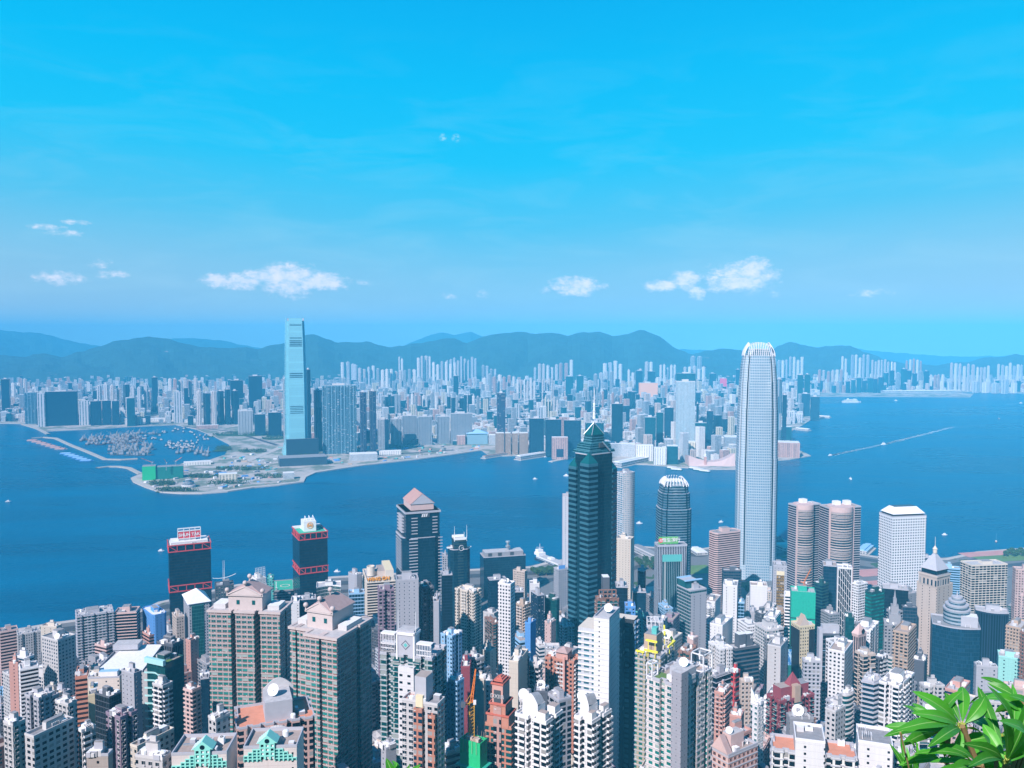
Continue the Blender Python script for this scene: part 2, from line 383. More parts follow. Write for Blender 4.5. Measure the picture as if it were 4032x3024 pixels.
# seafront promenade strip along the peninsula
def strip(name, path, w, z, m, zb=-4, off=0.0):
    mb = MB(); n = len(path); L = []; Rr = []
    for i, p in enumerate(path):
        d = (path[min(i + 1, n - 1)] - path[max(i - 1, 0)]); d.z = 0; d.normalize(); nn = Vector((-d.y, d.x, 0))
        L.append(p + nn * (w / 2 + off)); Rr.append(p - nn * (w / 2 - off))
    for i in range(n - 1):
        a, b_, c, d = Rr[i], Rr[i + 1], L[i + 1], L[i]
        mb.face([(q.x, q.y, z) for q in (a, b_, c, d)], m)
        mb.face([(a.x, a.y, zb), (b_.x, b_.y, zb), (b_.x, b_.y, z), (a.x, a.y, z)], m)
        mb.face([(d.x, d.y, z), (c.x, c.y, z), (c.x, c.y, zb), (d.x, d.y, zb)], m)
    return kind(mb.obj(name), 'structure')
prom = [disp(a, b, 3.0) for a, b in COAST[16:34]]
strip('path', prom, 16, 3.3, M['paving'], off=6)
for nm, pts in (('breakwater', [(49, 916), (80, 925), (104, 937)]), ('breakwater', [(68, 946), (95, 944), (120, 946), (153, 961), (191, 976), (226, 991), (262, 992), (297, 990)]), ('breakwater', [(209, 1010), (235, 1007), (256, 1007), (278, 1010), (304, 1023)])):
    strip(nm, [disp(a, b, 3.0) for a, b in pts], 15, 3.2, M['rock'])

def ridge(name, pts, D1, front, back, seed, zbase=3.0, green=(.012, .04, .035)):
    """hill range: its crest line is read off the photograph at distance D1, slopes fall to both sides with spurs"""
    m, t, b = base_mat(name + '_scrub')
    geo = t.new('ShaderNodeNewGeometry'); P = geo.outputs['Position']
    n = t.noise(P, 0.004, 6, .65); n2 = t.noise(P, .02, 4)
    c = t.mix(n, tuple(x * .3 for x in green) + (1,), tuple(x * 2.2 for x in green) + (1,))
    c = t.mix(t.m('GREATER_THAN', t.m('MULTIPLY', n2, n), .44), c, (.20, .18, .15, 1))
    t.l.new(c, b.inputs['Base Color']); b.inputs['Roughness'].default_value = .95
    cr = [at(x, y, D1) for x, y in pts]; xs = np.linspace(cr[0].x, cr[-1].x, 260)
    hz = np.interp(xs, [p.x for p in cr], [p.z for p in cr])
    mb = MB(); rows = 44; G = []
    for i, x in enumerate(xs):
        rr = []
        for j in range(rows):
            f = j / (rows - 1) * 2 - 1                                 # -1 foot towards us .. 0 crest .. 1 foot behind
            y = D1 + (f * front if f < 0 else f * back)
            k = (1 - abs(f)) ** 0.85
            n_ = mnoise.fractal(((x + seed * 999) * .0011, y * .0006, seed), 1.0, 2.1, 5)
            sp = abs(mnoise.noise(((x + 300 * n_) * .0016, seed * 3.3, y * .0003)))
            h = zbase + (hz[i] - zbase) * (k - (0.55 * (1 - k) * k * (1.2 - sp * 3)) + 0.22 * n_ * k * (1 - k) * 2)
            h += 20 * mnoise.fractal((x * .006, y * .006, seed), 1.0, 2.0, 4) * (1 if 0.1 < k else 0)
            rr.append((x * (y / D1), y, h if abs(f) < 1 else zbase - 8))
        G.append(rr)
    for i in range(len(xs) - 1):
        for j in range(rows - 1): mb.face([G[i][j], G[i + 1][j], G[i + 1][j + 1], G[i][j + 1]], m)
    return kind(mb.obj(name, smooth=True), 'structure')
ridge('hills', [(-900, 1390), (-400, 1400), (0, 1398), (100, 1402), (170, 1392), (215, 1400), (249, 1408), (300, 1388), (340, 1381), (440, 1347), (545, 1326), (620, 1326), (680, 1338), (760, 1360), (850, 1366), (915, 1373), (960, 1363), (1020, 1372), (1060, 1359),
                (1124, 1344), (1170, 1330), (1209, 1319), (1244, 1318), (1278, 1332), (1318, 1347), (1378, 1342), (1448, 1344), (1497, 1357), (1532, 1363), (1597, 1357), (1617, 1349), (1696, 1339), (1756, 1327), (1796, 1332), (1830, 1347), (1895, 1324), (2000, 1306), (2065, 1305), (2114, 1312), (2129, 1307), (2184, 1314),
                (2244, 1321), (2273, 1307), (2358, 1301), (2408, 1318), (2472, 1309), (2527, 1294), (2562, 1302), (2592, 1317), (2617, 1339), (2666, 1372), (2716, 1391), (2745, 1390), (2776, 1380), (2845, 1371), (2920, 1376), (3000, 1400), (3080, 1440), (3200, 1470)], 8300, 1500, 1800, 1)
ridge('hills', [(2960, 1440), (3033, 1381), (3063, 1359), (3102, 1348), (3141, 1352), (3160, 1357), (3224, 1369), (3317, 1359), (3351, 1364), (3390, 1378), (3439, 1396), (3480, 1412), (3600, 1440), (3700, 1436), (3760, 1427), (3831, 1420), (3875, 1408), (3928, 1403), (3992, 1397), (4060, 1400), (4400, 1380), (4900, 1400)], 8600, 1500, 1800, 2, green=(.02, .045, .035))
ridge('hills', [(-900, 1280), (-200, 1285), (0, 1295), (60, 1305), (130, 1306), (200, 1318), (270, 1340), (350, 1356), (500, 1372), (620, 1335), (760, 1328), (880, 1340), (1000, 1366), (1300, 1380), (1560, 1372), (1617, 1347), (1686, 1319), (1736, 1304), (1796, 1317), (1855, 1301), (1890, 1319), (1980, 1350), (2300, 1380), (2620, 1370), (2700, 1376), (2900, 1380),
                (3300, 1366), (3440, 1380), (3560, 1392), (3700, 1402), (3850, 1405), (4100, 1398), (4800, 1380)], 13500, 2200, 2500, 3)
# ------------------------------------------------------------------ building engine
def offset(P, d):
    """move a counter-clockwise outline outwards by d metres"""
    n = len(P); out = []
    for i in range(n):
        a, b, c = P[i - 1], P[i], P[(i + 1) % n]
        e1 = (b[0] - a[0], b[1] - a[1]); e2 = (c[0] - b[0], c[1] - b[1])
        l1 = math.hypot(*e1) or 1e-6; l2 = math.hypot(*e2) or 1e-6
        n1 = (e1[1] / l1, -e1[0] / l1); n2 = (e2[1] / l2, -e2[0] / l2)
        k = 1 + n1[0] * n2[0] + n1[1] * n2[1]
        k = max(k, 0.35)
        out.append((b[0] + d * (n1[0] + n2[0]) / k, b[1] + d * (n1[1] + n2[1]) / k))
    return out

def foot(kind_, W, L):
    if kind_ == 'cross':
        k = .27; return [(k * W, 0), (W * (1 - k), 0), (W * (1 - k), k * L), (W, k * L), (W, L * (1 - k)), (W * (1 - k), L * (1 - k)), (W * (1 - k), L), (k * W, L), (k * W, L * (1 - k)), (0, L * (1 - k)), (0, k * L), (k * W, k * L)]
    if kind_ == 'cham':
        k = min(W, L) * .18; return [(k, 0), (W - k, 0), (W, k), (W, L - k), (W - k, L), (k, L), (0, L - k), (0, k)]
    if kind_ == 'oct':
        k = min(W, L) * .29; return [(k, 0), (W - k, 0), (W, k), (W, L - k), (W - k, L), (k, L), (0, L - k), (0, k)]
    if kind_ == 'comb':
        out = []; d = 2.2
        def edge(a, b, nin):
            Ln = math.hypot(b[0] - a[0], b[1] - a[1]); n = max(1, int(Ln // 10)); ux, uy = (b[0] - a[0]) / Ln, (b[1] - a[1]) / Ln
            out.append(a)
            for i in range(1, n + 1):
                if n == 1 and Ln < 9: break
                c = Ln * (i - .5) / n if n > 1 else Ln * .5; w = 1.5
                for q, dd in ((c - w, 0), (c - w, d), (c + w, d), (c + w, 0)): out.append((a[0] + ux * q + nin[0] * dd, a[1] + uy * q + nin[1] * dd))
        edge((0, 0), (W, 0), (0, 1)); edge((W, 0), (W, L), (-1, 0)); edge((W, L), (0, L), (0, -1)); edge((0, L), (0, 0), (1, 0))
        return out
    if kind_ == 'bay':                                                     # projecting bays
        out = []; d = 1.3; n = max(2, int(W // 6))
        for i in range(n):
            x0, x1 = W * i / n, W * (i + 1) / n; g = (x1 - x0) * .18
            out += [(x0, d), (x0 + g, d), (x0 + g, 0), (x1 - g, 0), (x1 - g, d)]
        out += [(W, d)]; n = max(1, int(L // 7))
        for i in range(n):
            y0, y1 = d + (L - d) * i / n, d + (L - d) * (i + 1) / n; g = (y1 - y0) * .18
            out += [(W, y0 + g), (W - d, y0 + g), (W - d, y1 - g), (W, y1 - g)] if i else [(W, y1 - g)]
        out += [(W, L), (0, L)]
        for i in range(n):
            y1, y0 = L - (L - d) * i / n, L - (L - d) * (i + 1) / n; g = (y1 - y0) * .18
            out += [(0, y1 - g), (d, y1 - g), (d, y0 + g), (0, y0 + g)] if i < n - 1 else [(0, y1 - g)]
        q = []
        for p in out:
            if not q or abs(q[-1][0] - p[0]) + abs(q[-1][1] - p[1]) > .05: q.append(p)
        if abs(q[-1][0] - q[0][0]) + abs(q[-1][1] - q[0][1]) < .05: q.pop()
        return q
    if kind_ == 'curve':                                                   # bowed front
        n = 9; return [(W * i / n, -0.16 * W * math.sin(math.pi * i / n)) for i in range(n + 1)] + [(W, L), (0, L)]
    if kind_ == 'conc':
        n = 8; return [(W * i / n, 0.22 * W * math.sin(math.pi * i / n)) for i in range(n + 1)] + [(W, L), (0, L)]
    if kind_ == 'round':
        return [(W / 2 + W / 2 * math.cos(t), L / 2 + L / 2 * math.sin(t)) for t in [2 * math.pi * i / 24 for i in range(24)]]
    return [(0, 0), (W, 0), (W, L), (0, L)]

def solve(xl, xc, xr, y, D, a, depth=None):
    """near corner C and the lengths of its right-going (u) and left-going (v) faces"""
    C = at(xc, y, D); wu, wv = xr - xc, xc - xl
    zc = math.degrees(math.atan2(C.x, C.y))
    if wv <= 4: a = min(a, 3.5 - zc)                                      # only one face shows: turn it towards the viewer
    elif wu <= 4: a = max(a, 86.5 - zc)
    if wu > 4 and wv > 4:                                                  # keep the plan no longer than about two and a half times its width
        z = math.atan2(C.x, C.y); r = math.tan(min(max(R(a) + z, .03), 1.5)) * wu / wv; r = min(max(r, .42), 2.4); a = math.degrees(math.atan(r * wv / wu) - z)
    A = R(a); u = Vector((math.cos(A), math.sin(A), 0)); v = Vector((-math.sin(A), math.cos(A), 0))
    dz = (CAM_H - C.z) * SP
    def length(d, px):
        s = (px - 2016) / FPX; den = d.x - s * d.y * CP
        if abs(px - xc) < 4: return None
        if abs(den) < .05: return None
        return (s * (C.y * CP + dz) - C.x) / den
    W = length(u, xr); L = length(v, xl)
    if W is None or W < 3: W = depth or 22
    if L is None or L < 3: L = depth or min(26, max(14, W * .8))
    return C, u, v, min(W, 80 if D < 2000 else 260), min(L, 60)

STY = dict(G=('G', 3.2, 3.2, .5, .48, 1.4), g=('G', 3.0, 2.4, .45, .45, 1.2), R=('R', 3.1, 3.7, .62, .5, 1.3), r=('R', 3.0, 2.7, .55, .5, 1.2), B=('B', 3.7, 3, 1, .5, 1.6), b=('B', 3.4, 3, 1, .66, 1.5),
           C=('C', 3.7, 1.6, .9, .86, .8), c=('C', 3.9, 3.2, .93, .72, 1.2), F=('F', 60, 2.4, .55, .995, 2.5), K=('K', 3.2, 8.5, .12, .34, 2), k=('K', 3.2, 4.2, .16, .3, 2), N=('K', 3.2, 40, .02, .3, 2), S=('R', 3.2, 4.4, .78, .62, 1.4), H=('G', 3.3, 5.5, .8, .66, 1.5))
def fmat(sty, wall, glass, col2=None):
    s = STY[sty]; return facade(COLS[wall] if isinstance(wall, str) else wall, COLS[glass] if isinstance(glass, str) else glass, s[0], s[1], s[2], s[3], s[4], s[5], col2=COLS[col2] if col2 else None)

THINGS = []                                                                # (root, px, py, description, category, group)
def reg(root, px, py, desc, cat='building', group=None):
    THINGS.append((root, px, py, desc, cat, group)); return root

def window_unit(w, h, frame, glass, ac=False):
    mb = MB(); t = .09
    mb.box(0, -.06, -h / 2 - t, w + 2 * t, .22, t, frame); mb.box(0, -.06, h / 2, w + 2 * t, .22, t, frame)
    for sx in (-1, 1): mb.box(sx * (w / 2 + t / 2), -.06, -h / 2, t, .22, h, frame)
    mb.box(0, -.02, -h / 2, .07, .1, h, frame)
    mb.face([(-w / 2, -.03, -h / 2), (w / 2, -.03, -h / 2), (w / 2, -.03, h / 2), (-w / 2, -.03, h / 2)], glass)
    if ac: mb.box(w * .2, -.32, -h / 2 - .62, .85, .5, .5, 'offwhite')
    return mb
def balcony_unit(w, depth, rail, glassy):
    mb = MB(); mb.box(0, -depth / 2, -.12, w, depth, .22, 'white')
    if glassy: mb.box(0, -depth + .05, .12, w, .06, .95, glassy)
    else: mb.box(0, -depth + .06, .1, w, .12, .95, rail)
    for sx in (-1, 1): mb.box(sx * (w / 2 - .06), -depth / 2, .1, .12, depth - .14, .95, rail)
    return mb

def place_units(root, P, ztop, sty, unit_mb, name, n=100, every=1, zoff=0.0, minedge=2.0, skip=0, zb=-999, pick=None):
    """one child per window or balcony, on the faces turned to the viewer, from the roof down"""
    fl, bay, top = STY[sty][1], STY[sty][2], STY[sty][5]; cells = []; u = 0.0
    loc = root.location
    for i in range(len(P)):
        a, b = P[i], P[(i + 1) % len(P)]; L = math.hypot(b[0] - a[0], b[1] - a[1]); nx, ny = (b[1] - a[1]) / L, -(b[0] - a[0]) / L
        mx, my = (a[0] + b[0]) / 2, (a[1] + b[1]) / 2; facing = (nx * -mx + ny * -my) / math.hypot(mx, my)
        if L >= minedge and facing > .12:
            k = math.floor(u / bay)
            while (k + .5) * bay < u + L:
                c = (k + .5) * bay - u
                if c > STY[sty][3] * bay / 2 and c < L - STY[sty][3] * bay / 2 + .3 and k % every == skip % every:
                    cells.append((a[0] + (b[0] - a[0]) * c / L, a[1] + (b[1] - a[1]) * c / L, math.atan2(nx, -ny), facing))
                k += 1
        u += L
    if not cells: return
    proto = None; cnt = 0; j = 0
    while cnt < n:
        z = ztop - top - (j + .5) * fl + zoff
        if z < zb: break
        for x, y, r, f in cells:
            if cnt >= n: break
            if proto is None: proto = unit_mb.obj(name, root); o = proto
            else: o = proto.copy(); COL.objects.link(o); o.parent = root
            o.location = (x - loc.x, y - loc.y, z - loc.z); o.rotation_euler = (0, 0, r); cnt += 1
        j += 1

def dish(mb, x, y, z, r, face=(-.3, -.9, .5)):
    d = Vector(face).normalized(); a = d.orthogonal().normalized(); b = d.cross(a); c = Vector((x, y, z + r * .9)); n = 14
    prev = None
    for q in (1.0, .7, .35, .02):
        ring = [c + (a * math.cos(t) + b * math.sin(t)) * r * q + d * (.28 * r * q * q) for t in [2 * math.pi * i / n for i in range(n)]]
        if prev:
            for i in range(n): mb.face([prev[i], prev[(i + 1) % n], ring[(i + 1) % n], ring[i]], 'metal_white')
        prev = ring
    mb.tube(c, c + d * r * .8, r * .05, 'steel', 5); mb.tube((x, y, z - .3), c, r * .12, 'steel', 6)

def roof_stuff(root, C, u, v, W, L, zt, wallm, n, rng, big=True):
    loc = root.location
    def wp(a, b): return (C.x + u.x * a + v.x * b, C.y + u.y * a + v.y * b)
    rot = math.atan2(u.y, u.x)
    if big:
        mb = MB(); w, l = min(14, W * rng.uniform(.3, .45)), min(12, L * rng.uniform(.3, .5)); cx, cy = W * rng.uniform(.42, .6), L * rng.uniform(.45, .6); h = rng.uniform(2.5, 5)
        x, y = wp(cx, cy); mb.box(x, y, zt - 1.2, w, l, h + 1.2, wallm, rot, top='roof_pale'); mb.box(x, y, zt + h, w * .93, l * .93, .5, 'roof_grey', rot)
        if rng.random() < .2: mb.box(*wp(cx + w * .1, cy), zt + h + .5, w * .4, l * .5, 2.2, wallm, rot, top='roof_pale')
        mb.obj('stair_head', root, loc)
    names = ['water_tank', 'air_handler', 'skylight', 'plant_box', 'pergola', 'pipe_run']
    for i in range(n):
        nm = rng.choice(names); a, b = rng.uniform(.12, .88) * W, rng.uniform(.1, .9) * L; x, y = wp(a, b); mb = MB()
        if nm == 'water_tank': mb.lathe(x, y, [(1.3, zt - 1.1), (1.3, zt + 1.2), (.9, zt + 1.6), (.02, zt + 1.65)], 'metal_white', 9)
        elif nm == 'pergola':
            for q in range(5): mb.box(*wp(a + q * .9 - 2, b), zt + 1.2, .2, 3.6, .2, 'white', rot)
            for sa in (-2, 2): mb.box(*wp(a + sa, b), zt - 1.1, .25, 3.4, 2.3, 'white', rot)
        elif nm == 'pipe_run':
            mb.box(x, y, zt - 1.1, min(W * .3, 6), .5, .7, 'steel', rot); mb.box(*wp(a, b + .9), zt - 1.1, min(W * .3, 6), .3, .5, 'steel', rot)
        else:
            w, l, h = rng.uniform(1.5, 4), rng.uniform(1.5, 3.5), rng.uniform(1.4, 3)
            mb.box(x, y, zt - 1.15, w, l, h, rng.choice(['offwhite', 'lgrey', 'white', 'grey']), rot, top='roof_white')
            if nm == 'air_handler': mb.lathe(x, y, [(.6, zt - 1.15 + h), (.6, zt - .8 + h)], 'metal_dark', 8)
        mb.obj(nm, root, loc)

NB = [0]
def building(xl, xc, xr, y, D, a, sty, wall, glass='gk', ft='box', desc='', depth=None, ztop=None, zb=None, col2=None, ledge=None, clutter=None, roof=None, name=None, cat='building',
             windows=None, balc=None, side=None, hut=True, register=True, group=None):
    C, u, v, W, L = solve(xl, xc, xr, y, D, a, depth); zt = C.z if ztop is None else ztop
    NB[0] += 1; rng = random.Random(NB[0] * 13 + 5)
    P = [(C.x + u.x * p[0] + v.x * p[1], C.y + u.y * p[0] + v.y * p[1]) for p in foot(ft, W, L)]
    if zb is None: zb = min(terr(p[0], p[1]) for p in P) - 4 if P[0][1] < 2300 else 2.0
    cx, cy = C.x + u.x * W / 2 + v.x * L / 2, C.y + u.y * W / 2 + v.y * L / 2
    if name is None:
        name = 'apartment_tower' if sty in 'gRrS' else ('office_tower' if sty in 'BbCcFH' else 'tower_block')
    root = empty(name, (cx, cy, max(zb + 4, 0) if zb > -50 else zb)); loc = root.location
    wm = fmat(sty, wall, glass, col2); mb = MB(); rs = NB[0]
    roofm = roof or ROOFS[NB[0] % len(ROOFS)]
    pm = M[wall] if isinstance(wall, str) and wall in M and wall not in ('black', 'navy') else M['lgrey']
    if side:                                                                # a differently finished u- or v-face
        sm = fmat(*side[1]); n = len(P); uu = 0
        for i in range(n):
            p, q = P[i], P[(i + 1) % n]; e = ((q[0] - p[0]) * u.x + (q[1] - p[1]) * u.y); Ln = math.hypot(q[0] - p[0], q[1] - p[1])
            isu = abs(e) > .7 * Ln; m_ = sm if (side[0] == 'u') == isu else wm
            mb.face([(p[0], p[1], zb), (q[0], q[1], zb), (q[0], q[1], zt), (p[0], p[1], zt)], m_, [(uu, zt - zb), (uu + Ln, zt - zb), (uu + Ln, 0), (uu, 0)]); uu += Ln
    else: mb.prism(P, zb, zt, wm)
    if ledge:                                                               # real projecting floor edges
        d, h = ledge; s = STY[sty]; z = zt - s[5]; Q = offset(P, d); lm = pm
        while z > max(zb + 3, zt - 200):
            mb.prism(Q, z - h / 2, z + h / 2, lm, top=None); 
            n = len(P)
            for i in range(n):
                j = (i + 1) % n
                mb.face([(Q[i][0], Q[i][1], z + h / 2), (Q[j][0], Q[j][1], z + h / 2), (P[j][0], P[j][1], z + h / 2), (P[i][0], P[i][1], z + h / 2)], lm)
                mb.face([(P[i][0], P[i][1], z - h / 2), (P[j][0], P[j][1], z - h / 2), (Q[j][0], Q[j][1], z - h / 2), (Q[i][0], Q[i][1], z - h / 2)], lm)
            z -= s[1]
    mb.obj('wall', root, loc)
    mb = MB(); mb.face([(p[0], p[1], zt - 1.2) for p in P], roofm); mb.obj('roof', root, loc)
    I = offset(P, -.35); O = offset(P, .12); mb = MB()
    for i in range(len(P)):
        j = (i + 1) % len(P)
        mb.face([(O[i][0], O[i][1], zt - 1.0), (O[j][0], O[j][1], zt - 1.0), (O[j][0], O[j][1], zt + .15), (O[i][0], O[i][1], zt + .15)], pm)
        mb.face([(O[i][0], O[i][1], zt + .15), (O[j][0], O[j][1], zt + .15), (I[j][0], I[j][1], zt + .15), (I[i][0], I[i][1], zt + .15)], pm)
        mb.face([(I[j][0], I[j][1], zt - 1.2), (I[i][0], I[i][1], zt - 1.2), (I[i][0], I[i][1], zt + .15), (I[j][0], I[j][1], zt + .15)], pm)
    mb.obj('parapet', root, loc)
    if clutter is None: clutter = 9 if D < 500 else 7 if D < 700 else 4 if D < 950 else 2 if D < 1400 else 0
    if clutter or hut: roof_stuff(root, C, u, v, W, L, zt, pm, clutter, rng, hut)
    if windows:
        s = STY[sty]; um = window_unit(s[2] * s[3], s[1] * s[4], windows[0], windows[1], windows[2] if len(windows) > 2 else False)
        place_units(root, P, zt, sty, um, 'window', n=windows[3] if len(windows) > 3 else 100, zb=zb)
    if balc:
        s = STY[sty]; um = balcony_unit(s[2] * .92, 1.25, balc[0], balc[1]); place_units(root, P, zt, sty, um, 'balcony', n=balc[2], every=balc[3] if len(balc) > 3 else 1, zoff=-s[1] * s[4] / 2 - .2, zb=zb, minedge=4.4)
    if register: reg(root, (xl + xr) / 2, y, desc, cat, group)
    return root, C, u, v, W, L, zt, P
def wpt(B, a, b, z=0): return (B[1].x + B[2].x * a + B[3].x * b, B[1].y + B[2].y * a + B[3].y * b, z)
def part(B, mb, name, parent=None):
    r = B[0] if isinstance(B, tuple) else B
    o = mb.obj(name, r, r.location)
    if parent is not None: o.parent = parent
    return o
